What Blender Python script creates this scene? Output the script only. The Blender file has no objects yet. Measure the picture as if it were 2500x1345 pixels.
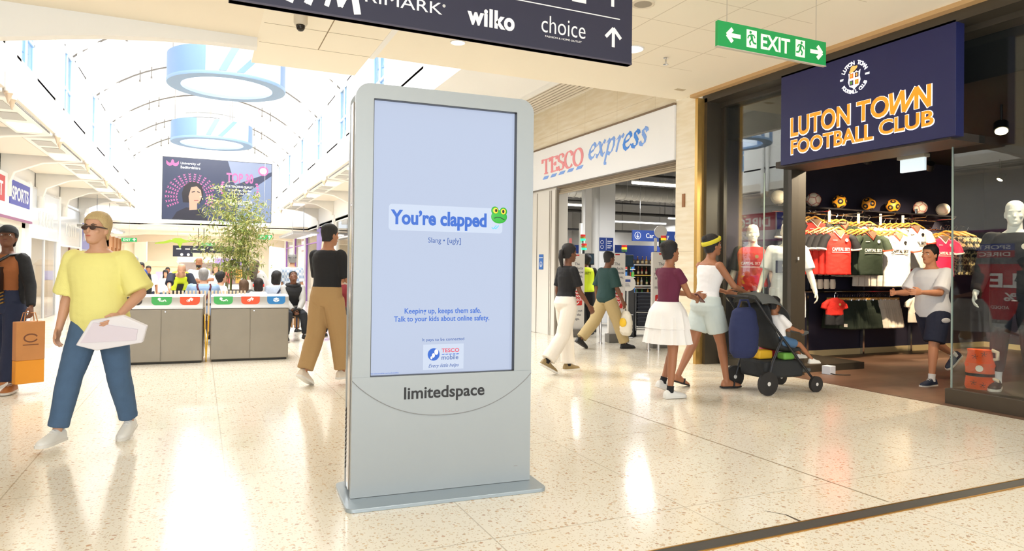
import bpy, bmesh, math, random
from math import sin, cos, pi, radians, sqrt, atan2, tan
from mathutils import Vector, Matrix, Quaternion, noise
random.seed(7)
SC = bpy.context.scene
COL = SC.collection
# ---------------------------------------------------------------- camera
CAMH = 1.35
cam_d = bpy.data.cameras.new('camera')
cam_d.sensor_width = 36.0
cam_d.lens = 1667.0 / 2500.0 * 36.0
cam_d.shift_y = -32.0 / 2500.0
cam_d.clip_start = 0.05
cam_d.clip_end = 300
cam = bpy.data.objects.new('camera', cam_d)
COL.objects.link(cam)
cam.matrix_world = (Matrix.Translation((0, 0, CAMH)) @ Matrix.Rotation(radians(-24.54), 4, 'Z')
                    @ Matrix.Rotation(radians(90.6), 4, 'X') @ Matrix.Rotation(radians(0.7), 4, 'Z'))
SC.camera = cam
# ---------------------------------------------------------------- colour management
SC.view_settings.view_transform = 'Standard'
SC.view_settings.look = 'None'
SC.view_settings.exposure = 0.0
SC.view_settings.gamma = 1.0
SC.view_settings.use_curve_mapping = False
# ---------------------------------------------------------------- world: bright overcast sky seen through the roof lights
W = bpy.data.worlds.new('sky')
SC.world = W
W.use_nodes = True
_bg = W.node_tree.nodes['Background']
_bg.inputs[0].default_value = (0.90, 0.955, 1.0, 1)
_bg.inputs[1].default_value = 2.3


def area(name, loc, rot, sx, sy, power, col=(1, 1, 1)):
    d = bpy.data.lights.new(name, 'AREA')
    d.shape = 'RECTANGLE'
    d.size, d.size_y, d.energy, d.color = sx, sy, power, col
    o = bpy.data.objects.new(name, d)
    COL.objects.link(o)
    o.location = loc
    o.rotation_euler = rot
    return o


# daylight falling through the roof light of the vault and through the clerestory
area('skylight_daylight', (0.3, 21.5, 7.35), (0, 0, 0), 1.9, 25, 2500, (1, 0.99, 0.975))
# added fill light behind the camera, brightening the near hall; its source is invented
area('rear_fill', (-2.8, -4.6, 3.0), (radians(86), 0, radians(-14)), 6.5, 3.4, 400, (0.97, 0.985, 1.0))


# ---------------------------------------------------------------- helpers
def lin(c):
    r = []
    for v in c[:3]:
        v = v / 255.0
        r.append(v / 12.92 if v <= 0.04045 else ((v + 0.055) / 1.055) ** 2.4)
    return tuple(r) + (1.0,)


MATS = {}


def mat(name, col=(200, 200, 200), rough=0.5, metal=0.0, emit=None, es=0.0, spec=0.5, bump=0.0, bscale=60.0, var=0.0, vscale=8.0,
        trans=0.0, coat=0.0, stretch=None, sss=0.0):
    """procedural principled material; var mixes noise into the base colour, bump adds a noise bump"""
    if name in MATS:
        return MATS[name]
    m = bpy.data.materials.new(name)
    m.use_nodes = True
    nt = m.node_tree
    b = nt.nodes['Principled BSDF']
    c = lin(col)
    b.inputs['Base Color'].default_value = c
    b.inputs['Roughness'].default_value = rough
    b.inputs['Metallic'].default_value = metal
    b.inputs['Specular IOR Level'].default_value = spec
    b.inputs['Transmission Weight'].default_value = trans
    b.inputs['Coat Weight'].default_value = coat
    if emit is not None:
        b.inputs['Emission Color'].default_value = lin(emit)
        b.inputs['Emission Strength'].default_value = es
    if var > 0 or bump > 0:
        tc = nt.nodes.new('ShaderNodeTexCoord')
        mp = nt.nodes.new('ShaderNodeMapping')
        nt.links.new(tc.outputs['Object'], mp.inputs['Vector'])
        if stretch:
            mp.inputs['Scale'].default_value = stretch
    if var > 0:
        n = nt.nodes.new('ShaderNodeTexNoise')
        n.inputs['Scale'].default_value = vscale
        n.inputs['Detail'].default_value = 4
        nt.links.new(mp.outputs[0], n.inputs['Vector'])
        mx = nt.nodes.new('ShaderNodeMix')
        mx.data_type = 'RGBA'
        mx.inputs['A'].default_value = tuple(max(0, v * (1 - var)) for v in c[:3]) + (1,)
        mx.inputs['B'].default_value = tuple(min(1, v * (1 + var)) for v in c[:3]) + (1,)
        nt.links.new(n.outputs['Fac'], mx.inputs['Factor'])
        nt.links.new(mx.outputs['Result'], b.inputs['Base Color'])
    if bump > 0:
        n2 = nt.nodes.new('ShaderNodeTexNoise')
        n2.inputs['Scale'].default_value = bscale
        n2.inputs['Detail'].default_value = 3
        nt.links.new(mp.outputs[0], n2.inputs['Vector'])
        bp = nt.nodes.new('ShaderNodeBump')
        bp.inputs['Strength'].default_value = bump
        bp.inputs['Distance'].default_value = 0.02
        nt.links.new(n2.outputs['Fac'], bp.inputs['Height'])
        nt.links.new(bp.outputs[0], b.inputs['Normal'])
    MATS[name] = m
    return m


def glass_mat(name, tint=(255, 255, 255), refl=0.1, rough=0.0, solid=0.0, solid_col=(200, 220, 240)):
    """thin pane: see-through with a mirror-like sheen"""
    if name in MATS:
        return MATS[name]
    m = bpy.data.materials.new(name)
    m.use_nodes = True
    nt = m.node_tree
    nt.nodes.clear()
    out = nt.nodes.new('ShaderNodeOutputMaterial')
    tr = nt.nodes.new('ShaderNodeBsdfTransparent')
    tr.inputs[0].default_value = lin(tint)
    gl = nt.nodes.new('ShaderNodeBsdfGlossy')
    gl.inputs['Roughness'].default_value = rough
    mx = nt.nodes.new('ShaderNodeMixShader')
    lw = nt.nodes.new('ShaderNodeLayerWeight')
    lw.inputs['Blend'].default_value = 0.25
    ad = nt.nodes.new('ShaderNodeMath')
    ad.operation = 'MULTIPLY_ADD'
    ad.inputs[1].default_value = 0.6
    ad.inputs[2].default_value = refl
    ad.use_clamp = True
    nt.links.new(lw.outputs['Fresnel'], ad.inputs[0])
    nt.links.new(ad.outputs[0], mx.inputs[0])
    nt.links.new(tr.outputs[0], mx.inputs[1])
    nt.links.new(gl.outputs[0], mx.inputs[2])
    last = mx
    if solid > 0:
        df = nt.nodes.new('ShaderNodeBsdfDiffuse')
        df.inputs[0].default_value = lin(solid_col)
        m2 = nt.nodes.new('ShaderNodeMixShader')
        m2.inputs[0].default_value = solid
        nt.links.new(mx.outputs[0], m2.inputs[1])
        nt.links.new(df.outputs[0], m2.inputs[2])
        last = m2
    nt.links.new(last.outputs[0], out.inputs[0])
    MATS[name] = m
    return m


def vec(p):
    return Vector(p)


class MB:
    """collects solid shapes, then links them as ONE mesh object"""

    def __init__(self):
        self.v, self.f, self.mi = [], [], []
        self.cur = 0
        self.M = None

    def add(self, vs, fs):
        o = len(self.v)
        if self.M is not None:
            vs = [self.M @ Vector(p) for p in vs]
        self.v.extend(tuple(p) for p in vs)
        for f in fs:
            self.f.append(tuple(i + o for i in f))
            self.mi.append(self.cur)
        return self

    def box(self, x0, y0, z0, x1, y1, z1):
        vs = [(x0, y0, z0), (x1, y0, z0), (x1, y1, z0), (x0, y1, z0), (x0, y0, z1), (x1, y0, z1), (x1, y1, z1), (x0, y1, z1)]
        return self.add(vs, [(3, 2, 1, 0), (4, 5, 6, 7), (0, 1, 5, 4), (1, 2, 6, 5), (2, 3, 7, 6), (3, 0, 4, 7)])

    def obox(self, c, size, R=None):
        sx, sy, sz = (s / 2 for s in size)
        vs = [(x, y, z) for z in (-sz, sz) for x, y in ((-sx, -sy), (sx, -sy), (sx, sy), (-sx, sy))]
        if R is not None:
            vs = [R @ Vector(p) for p in vs]
        vs = [Vector(p) + Vector(c) for p in vs]
        return self.add(vs, [(3, 2, 1, 0), (4, 5, 6, 7), (0, 1, 5, 4), (1, 2, 6, 5), (2, 3, 7, 6), (3, 0, 4, 7)])

    def loft(self, rings, cap=True, closed=False):
        n = len(rings[0])
        vs = [p for r in rings for p in r]
        fs = []
        m = len(rings)
        for i in range(m if closed else m - 1):
            a, b = i * n, ((i + 1) % m) * n
            for k in range(n):
                fs.append((a + k, a + (k + 1) % n, b + (k + 1) % n, b + k))
        if cap and not closed:
            fs.append(tuple(reversed(range(n))))
            fs.append(tuple((m - 1) * n + k for k in range(n)))
        return self.add(vs, fs)

    def cyl(self, p0, p1, r0, r1=None, n=12, cap=True):
        r1 = r0 if r1 is None else r1
        p0, p1 = Vector(p0), Vector(p1)
        x, y = basis(p1 - p0)
        return self.loft([[p + x * (r * cos(2 * pi * k / n)) + y * (r * sin(2 * pi * k / n)) for k in range(n)] for p, r in ((p0, r0), (p1, r1))], cap)

    def tube(self, pts, r, n=8, closed=False):
        pts = [Vector(p) for p in pts]
        m = len(pts)
        rings = []
        x = None
        for i, p in enumerate(pts):
            a = pts[i - 1] if (i > 0 or closed) else p
            b = pts[(i + 1) % m] if (i < m - 1 or closed) else p
            t = (b - a).normalized()
            if x is None:
                x, y = basis(t)
            else:
                x = (x - t * x.dot(t))
                x = x.normalized() if x.length > 1e-6 else basis(t)[0]
                y = t.cross(x)
            rr = r[i] if isinstance(r, (list, tuple)) else r
            rings.append([p + x * (rr * cos(2 * pi * k / n)) + y * (rr * sin(2 * pi * k / n)) for k in range(n)])
        return self.loft(rings, True, closed)

    def lathe(self, prof, c=(0, 0, 0), n=24, axis='z', cap=True):
        rings = []
        for r, h in prof:
            ring = []
            for k in range(n):
                a = 2 * pi * k / n
                p = {'z': (r * cos(a), r * sin(a), h), 'y': (r * cos(a), h, r * sin(a)), 'x': (h, r * cos(a), r * sin(a))}[axis]
                ring.append(Vector(p) + Vector(c))
            rings.append(ring)
        return self.loft(rings, cap)

    def ell(self, c, r, seg=16, ring=10, R=None):
        rings = []
        for i in range(ring + 1):
            t = -pi / 2 + pi * i / ring
            t = max(-pi / 2 + 0.02, min(pi / 2 - 0.02, t))
            q = []
            for k in range(seg):
                a = 2 * pi * k / seg
                p = Vector((r[0] * cos(t) * cos(a), r[1] * cos(t) * sin(a), r[2] * sin(t)))
                if R is not None:
                    p = R @ p
                q.append(p + Vector(c))
            rings.append(q)
        return self.loft(rings)

    def prism(self, poly, o, u, v, d):
        """2-D polygon placed at o + u*px + v*py, extruded along d"""
        o, u, v, d = Vector(o), Vector(u), Vector(v), Vector(d)
        a = [o + u * p[0] + v * p[1] for p in poly]
        return self.loft([a, [p + d for p in a]])

    def quad(self, a, b, c, d):
        return self.add([a, b, c, d], [(0, 1, 2, 3)])

    def mesh(self, name, mats, smooth=30, recalc=True):
        me = bpy.data.meshes.new(name)
        me.from_pydata([tuple(p) for p in self.v], [], self.f)
        mats = mats if isinstance(mats, (list, tuple)) else [mats]
        for m in mats:
            me.materials.append(m)
        if len(mats) > 1:
            me.polygons.foreach_set('material_index', self.mi)
        if recalc:
            bm = bmesh.new()
            bm.from_mesh(me)
            bmesh.ops.recalc_face_normals(bm, faces=bm.faces)
            bm.to_mesh(me)
            bm.free()
        if smooth:
            me.polygons.foreach_set('use_smooth', [True] * len(me.polygons))
            me.set_sharp_from_angle(angle=radians(smooth))
        me.update()
        return me

    def build(self, name, mats, parent=None, smooth=30, bevel=0.0, loc=None, rotz=0.0, recalc=True):
        o = bpy.data.objects.new(name, self.mesh(name, mats, smooth, recalc))
        COL.objects.link(o)
        if parent is not None:
            o.parent = parent
        if loc is not None:
            o.location = loc
        if rotz:
            o.rotation_euler = (0, 0, rotz)
        if bevel > 0:
            bv = o.modifiers.new('bevel', 'BEVEL')
            bv.width = bevel
            bv.segments = 2
            bv.limit_method = 'ANGLE'
        return o


def basis(t):
    t = Vector(t).normalized()
    a = Vector((0, 0, 1)) if abs(t.z) < 0.95 else Vector((1, 0, 0))
    x = a.cross(t).normalized()
    return x, t.cross(x)


def thing(name, label, cat, loc=(0, 0, 0), rotz=0.0, group=None):
    o = bpy.data.objects.new(name, None)
    COL.objects.link(o)
    o.empty_display_size = 0.1
    o.location = loc
    o.rotation_euler = (0, 0, rotz)
    return tag(o, label, cat, group)


def tag(o, label, cat, group=None):
    o['label'] = label
    o['category'] = cat
    if group:
        o['group'] = group
    return o


def struct(o):
    o['kind'] = 'structure'
    return o


def dup(o, loc=None, rotz=None, label=None, group=None):
    r = o.copy()
    COL.objects.link(r)
    if loc is not None:
        r.location = loc
    if rotz is not None:
        r.rotation_euler = (0, 0, rotz)
    if label:
        r['label'] = label
    if group:
        r['group'] = group
    for ch in list(o.children):
        c = ch.copy()
        COL.objects.link(c)
        c.parent = r
        for g in list(ch.children):
            d = g.copy()
            COL.objects.link(d)
            d.parent = c
    return r


FR = {  # facing -> (text x axis, text y axis, normal)
    '-y': ((1, 0, 0), (0, 0, 1), (0, -1, 0)),
    '+y': ((-1, 0, 0), (0, 0, 1), (0, 1, 0)),
    '-x': ((0, -1, 0), (0, 0, 1), (-1, 0, 0)),
    '+x': ((0, 1, 0), (0, 0, 1), (1, 0, 0)),
}


def frame_mat(facing, loc):
    u, v, n = (FR[facing] if isinstance(facing, str) else facing)
    m = Matrix((Vector(u), Vector(v), Vector(n))).transposed().to_4x4()
    m.translation = Vector(loc)
    return m


def text(name, s, size, facing, loc, m, parent=None, bold=0.0, ext=0.002, align='CENTER', width=None, shear=0.0, space=1.0, xs=1.0, height=None, line=1.0):
    """letters as one mesh, baseline at loc, thickness ext outwards; width/height fit the text box"""
    c = bpy.data.curves.new('t', 'FONT')
    c.body = s
    c.size = size
    c.align_x = align
    c.extrude = ext / 2
    c.offset = bold
    c.shear = shear
    c.space_character = space
    c.space_line = line
    c.resolution_u = 4
    o = bpy.data.objects.new('t', c)
    COL.objects.link(o)
    dg = bpy.context.evaluated_depsgraph_get()
    me = bpy.data.meshes.new_from_object(o.evaluated_get(dg))
    bpy.data.objects.remove(o)
    bpy.data.curves.remove(c)
    me.name = name
    xsn = [v.co.x for v in me.vertices]
    ysn = [v.co.y for v in me.vertices]
    fx = xs
    if width:
        fx = width / (max(xsn) - min(xsn))
    fy = 1.0
    if height:
        fy = height / (max(ysn) - min(ysn))
    M = frame_mat(facing, loc) @ Matrix.Translation((0, 0, ext / 2)) @ Matrix.Diagonal((fx, fy, 1, 1))
    me.transform(M)
    me.materials.clear()
    me.materials.append(m)
    for p in me.polygons:
        p.material_index = 0
    ob = bpy.data.objects.new(name, me)
    COL.objects.link(ob)
    if parent is not None:
        ob.parent = parent
    return ob


def rrect(x0, y0, x1, y1, r, n=6, corners=(1, 1, 1, 1)):
    """rounded rectangle outline, counter-clockwise from bottom-left; corners = bl, br, tr, tl"""
    pts = []
    for (cx, cy, a0, on, px, py) in ((x0 + r, y0 + r, pi, corners[0], x0, y0), (x1 - r, y0 + r, 1.5 * pi, corners[1], x1, y0),
                                     (x1 - r, y1 - r, 0, corners[2], x1, y1), (x0 + r, y1 - r, 0.5 * pi, corners[3], x0, y1)):
        if on:
            pts += [(cx + r * cos(a0 + pi / 2 * k / n), cy + r * sin(a0 + pi / 2 * k / n)) for k in range(n + 1)]
        else:
            pts.append((px, py))
    return pts


def flat(name, poly, facing, loc, m, parent=None, ext=0.002):
    """a thin plate with the outline poly, standing proud of loc by ext"""
    u, v, n = (FR[facing] if isinstance(facing, str) else facing)
    b = MB().prism(poly, loc, u, v, Vector(n) * ext)
    return b.build(name, m, parent, smooth=0)


def stroke(pts, w, nib=None):
    """outline pieces of a pen stroke as quads (list of 4-point polys); nib = pen angle for a broad nib"""
    out = []
    for a, b in zip(pts[:-1], pts[1:]):
        dx, dy = b[0] - a[0], b[1] - a[1]
        L = sqrt(dx * dx + dy * dy) or 1e-6
        nx, ny = -dy / L, dx / L
        if nib is not None:
            f = abs(sin(atan2(dy, dx) - nib)) * 0.85 + 0.15
        else:
            f = 1.0
        h = w * f / 2
        ex = 0.15 * h
        ax, ay, bx, by = a[0] - dx / L * ex, a[1] - dy / L * ex, b[0] + dx / L * ex, b[1] + dy / L * ex
        out.append([(ax + nx * h, ay + ny * h), (ax - nx * h, ay - ny * h), (bx - nx * h, by - ny * h), (bx + nx * h, by + ny * h)])
    return out


def polys(name, plist, facing, loc, m, parent=None, ext=0.002):
    u, v, n = (FR[facing] if isinstance(facing, str) else facing)
    b = MB()
    for k, p in enumerate(plist):
        b.prism(p, Vector(loc) , u, v, Vector(n) * (ext + 0.00004 * (k % 7)))
    return b.build(name, m, parent, smooth=0)


def arc(cx, cy, rx, ry, a0, a1, n=14):
    return [(cx + rx * cos(radians(a0 + (a1 - a0) * k / n)), cy + ry * sin(radians(a0 + (a1 - a0) * k / n))) for k in range(n + 1)]


def join_me(objs):
    pass
# ================================================================ procedural surfaces of the setting
def nodes_of(m):
    return m.node_tree, m.node_tree.nodes['Principled BSDF']


def N(nt, t, **kw):
    n = nt.nodes.new(t)
    for k, v in kw.items():
        setattr(n, k, v)
    return n


def mixc(nt, fac, a, b):
    mx = N(nt, 'ShaderNodeMix', data_type='RGBA')
    for sock, val in (('A', a), ('B', b)):
        if isinstance(val, tuple):
            mx.inputs[sock].default_value = val
        else:
            nt.links.new(val, mx.inputs[sock])
    if isinstance(fac, (int, float)):
        mx.inputs['Factor'].default_value = fac
    else:
        nt.links.new(fac, mx.inputs['Factor'])
    return mx.outputs['Result']


def mth(nt, op, a, b=None, c=None, clamp=False):
    n = N(nt, 'ShaderNodeMath', operation=op, use_clamp=clamp)
    for i, v in enumerate((a, b, c)):
        if v is None:
            continue
        if isinstance(v, (int, float)):
            n.inputs[i].default_value = v
        else:
            nt.links.new(v, n.inputs[i])
    return n.outputs[0]


def gridline(nt, sep, axis, period, offs, half):
    """1 on thin lines every period along axis"""
    x = mth(nt, 'SUBTRACT', sep.outputs[axis], offs)
    f = mth(nt, 'FRACT', mth(nt, 'DIVIDE', x, period))
    d = mth(nt, 'ABSOLUTE', mth(nt, 'SUBTRACT', f, 0.5))
    return mth(nt, 'GREATER_THAN', d, 0.5 - half / period)


def terrazzo_mat():
    m = mat('terrazzo', (228, 216, 190), rough=0.13, spec=0.5)
    nt, b = nodes_of(m)
    g = N(nt, 'ShaderNodeNewGeometry')
    sep = N(nt, 'ShaderNodeSeparateXYZ')
    nt.links.new(g.outputs['Position'], sep.inputs[0])
    # warped coordinates make the chips irregular
    nz = N(nt, 'ShaderNodeTexNoise')
    nz.inputs['Scale'].default_value = 30
    nt.links.new(g.outputs['Position'], nz.inputs['Vector'])
    wv = N(nt, 'ShaderNodeVectorMath', operation='MULTIPLY_ADD')
    wv.inputs[1].default_value = (0.022, 0.022, 0)
    nt.links.new(nz.outputs['Color'], wv.inputs[0])
    nt.links.new(g.outputs['Position'], wv.inputs[2])
    big = N(nt, 'ShaderNodeTexNoise')
    big.inputs['Scale'].default_value = 0.9
    nt.links.new(g.outputs['Position'], big.inputs['Vector'])
    base = mixc(nt, big.outputs['Fac'], lin((229, 220, 199)), lin((241, 234, 219)))
    for sc, thr, keep, cols in ((27, 0.30, 0.50, ((186, 138, 84), (214, 178, 128))), (46, 0.30, 0.46, ((176, 140, 96), (214, 186, 140))),
                                (64, 0.3, 0.55, ((160, 136, 104), (206, 176, 130))), (20, 0.24, 0.80, ((150, 104, 62), (184, 120, 66)))):
        vo = N(nt, 'ShaderNodeTexVoronoi', voronoi_dimensions='2D')
        vo.inputs['Scale'].default_value = sc
        nt.links.new(wv.outputs[0], vo.inputs['Vector'])
        sc2 = N(nt, 'ShaderNodeSeparateColor')
        nt.links.new(vo.outputs['Color'], sc2.inputs[0])
        size = mth(nt, 'MULTIPLY', sc2.outputs[1], thr)
        inside = mth(nt, 'LESS_THAN', vo.outputs['Distance'], size)
        on = mth(nt, 'MULTIPLY', inside, mth(nt, 'GREATER_THAN', sc2.outputs[0], keep))
        chip = mixc(nt, sc2.outputs[2], lin(cols[0]), lin(cols[1]))
        base = mixc(nt, mth(nt, 'MULTIPLY', on, 0.62), base, chip)
    sx = gridline(nt, sep, 0, 1.19, 0.17, 0.004)
    sy = gridline(nt, sep, 1, 1.6, 1.56, 0.004)
    base = mixc(nt, mth(nt, 'MULTIPLY', mth(nt, 'MAXIMUM', sx, sy), 0.45), base, lin((150, 132, 104)))
    nt.links.new(base, b.inputs['Base Color'])
    rn = N(nt, 'ShaderNodeTexNoise')
    rn.inputs['Scale'].default_value = 2.2
    nt.links.new(g.outputs['Position'], rn.inputs['Vector'])
    nt.links.new(mth(nt, 'MULTIPLY_ADD', rn.outputs['Fac'], 0.12, 0.09), b.inputs['Roughness'])
    return m


def ceiling_mat():
    m = mat('ceiling_tile', (250, 242, 224), rough=0.85)
    nt, b = nodes_of(m)
    g = N(nt, 'ShaderNodeNewGeometry')
    sep = N(nt, 'ShaderNodeSeparateXYZ')
    nt.links.new(g.outputs['Position'], sep.inputs[0])
    sx = gridline(nt, sep, 0, 0.607, 3.578, 0.006)
    sy = gridline(nt, sep, 1, 0.637, 5.785, 0.005)
    inb = mth(nt, 'MULTIPLY', mth(nt, 'LESS_THAN', sep.outputs[1], 7.08), mth(nt, 'MULTIPLY', mth(nt, 'LESS_THAN', sep.outputs[0], 5.75), mth(nt, 'GREATER_THAN', sep.outputs[0], 2.0)))
    line = mth(nt, 'MULTIPLY', mth(nt, 'MAXIMUM', sx, sy), mth(nt, 'MULTIPLY', inb, 0.5))
    c = mixc(nt, line, lin((250, 242, 224)), lin((182, 166, 138)))
    nt.links.new(c, b.inputs['Base Color'])
    return m


def stone_mat():
    m = mat('limestone', (226, 210, 178), rough=0.32)
    nt, b = nodes_of(m)
    g = N(nt, 'ShaderNodeNewGeometry')
    mp = N(nt, 'ShaderNodeMapping')
    mp.inputs['Scale'].default_value = (1, 0.9, 7)
    mp.inputs['Rotation'].default_value = (0.12, 0, 0)
    nt.links.new(g.outputs['Position'], mp.inputs[0])
    n = N(nt, 'ShaderNodeTexNoise')
    n.inputs['Scale'].default_value = 2.6
    n.inputs['Detail'].default_value = 8
    nt.links.new(mp.outputs[0], n.inputs['Vector'])
    cr = N(nt, 'ShaderNodeValToRGB')
    cr.color_ramp.elements[0].position = 0.36
    cr.color_ramp.elements[0].color = lin((234, 220, 190))
    cr.color_ramp.elements[1].position = 0.66
    cr.color_ramp.elements[1].color = lin((244, 234, 212))
    nt.links.new(n.outputs['Fac'], cr.inputs[0])
    sep = N(nt, 'ShaderNodeSeparateXYZ')
    nt.links.new(g.outputs['Position'], sep.inputs[0])
    sy = gridline(nt, sep, 1, 1.1, 0.2, 0.003)
    sz = gridline(nt, sep, 2, 1.25, 0.4, 0.003)
    c = mixc(nt, mth(nt, 'MULTIPLY', mth(nt, 'MAXIMUM', sy, sz), 0.5), cr.outputs[0], lin((170, 148, 112)))
    nt.links.new(c, b.inputs['Base Color'])
    return m


def wood_floor_mat():
    m = mat('wood_floor', (104, 78, 62), rough=0.42)
    nt, b = nodes_of(m)
    g = N(nt, 'ShaderNodeNewGeometry')
    br = N(nt, 'ShaderNodeTexBrick')
    br.inputs['Scale'].default_value = 1.0
    br.inputs['Brick Width'].default_value = 1.2
    br.inputs['Row Height'].default_value = 0.16
    br.inputs['Mortar Size'].default_value = 0.003
    br.inputs['Color1'].default_value = lin((112, 84, 66))
    br.inputs['Color2'].default_value = lin((92, 68, 54))
    br.inputs['Mortar'].default_value = lin((58, 42, 34))
    nt.links.new(g.outputs['Position'], br.inputs['Vector'])
    mp = N(nt, 'ShaderNodeMapping')
    mp.inputs['Scale'].default_value = (1.2, 14, 1)
    nt.links.new(g.outputs['Position'], mp.inputs[0])
    n = N(nt, 'ShaderNodeTexNoise')
    n.inputs['Scale'].default_value = 3
    n.inputs['Detail'].default_value = 6
    nt.links.new(mp.outputs[0], n.inputs['Vector'])
    c = mixc(nt, mth(nt, 'MULTIPLY', n.outputs['Fac'], 0.5), br.outputs['Color'], lin((128, 100, 80)))
    nt.links.new(c, b.inputs['Base Color'])
    return m


TERR, CEIL, STONE, WOODF = terrazzo_mat(), ceiling_mat(), stone_mat(), wood_floor_mat()
WHITE = mat('white_paint', (244, 243, 240), rough=0.6)
WARMW = mat('warm_white_paint', (240, 231, 214), rough=0.6)
PANEL = mat('white_fascia_panel', (236, 236, 238), rough=0.3)
GREYL = mat('light_grey_paint', (206, 205, 202), rough=0.5)
BRASS = mat('brass', (196, 150, 78), rough=0.28, metal=0.9)
DARKFR = mat('dark_bronze_frame', (62, 56, 47), rough=0.4)
BLACK = mat('black_plastic', (18, 18, 20), rough=0.45)
CHROME = mat('chrome', (210, 210, 212), rough=0.12, metal=1.0)
STEEL = mat('brushed_steel', (186, 182, 174), rough=0.34, metal=0.85, var=0.05, vscale=2, stretch=(1, 1, 12))
NAVY = mat('navy_panel', (33, 36, 66), rough=0.38)
WHITELET = mat('white_lettering', (250, 248, 246), rough=0.5)
CLEAR = glass_mat('clear_glass', refl=0.07)
SHOPGL = glass_mat('shop_glass', tint=(246, 250, 249), refl=0.035)

# ---------------------------------------------------------------- floor, with the slight fall of the mall towards its far end
b = MB()
X0, X1 = -9.0, 17.0
ys = [(-4.5, 0), (13.0, 0), (27.0, -0.42), (75, -0.42)]
b.loft([[(X0, y, z), (X1, y, z), (X1, y, z - 0.2), (X0, y, z - 0.2)] for y, z in ys])
struct(b.build('floor', TERR, smooth=0))
b = MB()
b.prism([(7.02, -2), (13.5, -2), (13.5, 8.05), (7.02, 8.05)], (0, 0, 0.001), (1, 0, 0), (0, 1, 0), (0, 0, 0.004))
struct(b.build('floor_shop', WOODF, smooth=0))
b = MB().box(-4.6, 2.625, 0.0005, 7.02, 2.715, 0.004)
t = struct(b.build('trim_1', mat('rubber_joint', (70, 66, 60), rough=0.6, var=0.25, vscale=5, stretch=(1, 30, 1)), smooth=0))
for y in (2.618, 2.715):
    MB().box(-4.6, y, 0.0005, 7.02, y + 0.009, 0.006).build('edge', BRASS, t, smooth=0)
b = MB().box(3.726, 2.76, 0.0004, 3.733, 6.2, 0.0012)
struct(b.build('trim_2', mat('floor_joint', (140, 122, 96), rough=0.7), smooth=0))
b = MB()
b.loft([[(2.98, 2.725, 0.0004), (3.0, 2.725, 0.0004), (3.0, 2.725, 0.001), (2.98, 2.725, 0.001)], [(2.99, 2.84, 0.0004), (3.0, 2.84, 0.0004), (3.0, 2.84, 0.001), (2.99, 2.84, 0.001)],
        [(2.93, 2.93, 0.0004), (2.934, 2.93, 0.0004), (2.934, 2.93, 0.001), (2.93, 2.93, 0.001)]])
struct(b.build('trim_3', mat('floor_crack', (84, 72, 58), rough=0.8), smooth=0))

# ---------------------------------------------------------------- low ceiling over the cross mall
ZC = 3.944
b = MB()
b.box(1.93, -3.0, ZC, 6.56, 8.33, ZC + 0.75)          # right field
b.box(0.55, -3.0, ZC, 1.86, 9.27, ZC + 0.5)           # tiled soffit over the screen
b.box(-6.5, -3.0, ZC + 0.42, 0.55, 8.22, ZC + 0.9)    # left field, a step higher
struct(b.build('ceiling', CEIL, smooth=0))
struct(MB().box(1.86, -3.0, ZC - 0.003, 1.93, 8.42, ZC + 0.4).build('trim_11', WHITE, smooth=0))
b = MB()
for y in (7.22, 7.68, 8.36):
    b.box(0.58, y, ZC - 0.001, 1.86, y + 0.008, ZC + 0.001)
b.box(1.235, 0, ZC - 0.001, 1.247, 8.36, ZC + 0.001)
struct(b.build('ceiling_joint', mat('ceiling_joint', (150, 132, 104), rough=0.8), smooth=0))
b = MB().box(6.5, -3, ZC - 0.045, 6.6, 8.02, ZC + 0.3)
struct(b.build('trim_4', mat('oak_trim', (196, 160, 112), rough=0.5), smooth=0))
# left: downstand beam with the warm soffit in front of the arch
b = MB().box(-6.5, -3, ZC + 0.0, 0.55, 8.22, ZC + 0.42)
struct(b.build('ceiling_beam', mat('warm_soffit', (248, 238, 218), rough=0.8), smooth=0))
# arch plate closing the end of the vault
arch = [(-6.5, 3.05), (-3.2, 3.22), (-2.4, 3.45), (-1.84, 3.584), (-1.36, 3.67), (-0.965, 3.735), (-0.39, 3.796), (0.09, 3.824), (0.55, 3.832), (0.55, 4.5), (-6.5, 4.5)]
b = MB().prism(arch, (0, 8.22, 0), (1, 0, 0), (0, 0, 1), (0, 0.14, 0))
struct(b.build('wall_arch', WHITE, smooth=0))

# ---------------------------------------------------------------- long mall: walls, clerestory and vault
XL, XR = -2.8, 3.4
ZG, ZS, RISE = 4.25, 6.33, 1.25
YA, YB = 8.5, 36.0
CXV = (XL + XR) / 2


def vz(x):
    """height of the vault over x (segmental arch)"""
    w = (XR - XL) / 2
    R = (w * w + RISE * RISE) / (2 * RISE)
    return ZS + RISE - R + sqrt(R * R - (x - CXV) ** 2)


bays = [10.9 + 4.0 * k for k in range(7)]     # rib positions 10.9 .. 34.9
# vault shell: two white flanks, the crown stays open as a roof light
for nm, xs in (('ceiling_vault_left', [XL - 0.05, -2.4, -2.0, -1.5, -1.05, -0.65]), ('ceiling_vault_right', [1.25, 1.65, 2.1, 2.6, 3.0, XR + 0.05])):
    b = MB()
    xs2 = [min(max(x, XL), XR) for x in xs]
    rings = []
    for y in (YA, YB):
        lo = [(x, y, vz(x)) for x in xs2]
        hi = [(x, y, vz(x) + 0.12) for x in reversed(xs2)]
        rings.append(lo + hi)
    b.loft(rings)
    struct(b.build(nm, WHITE, smooth=60))
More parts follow.
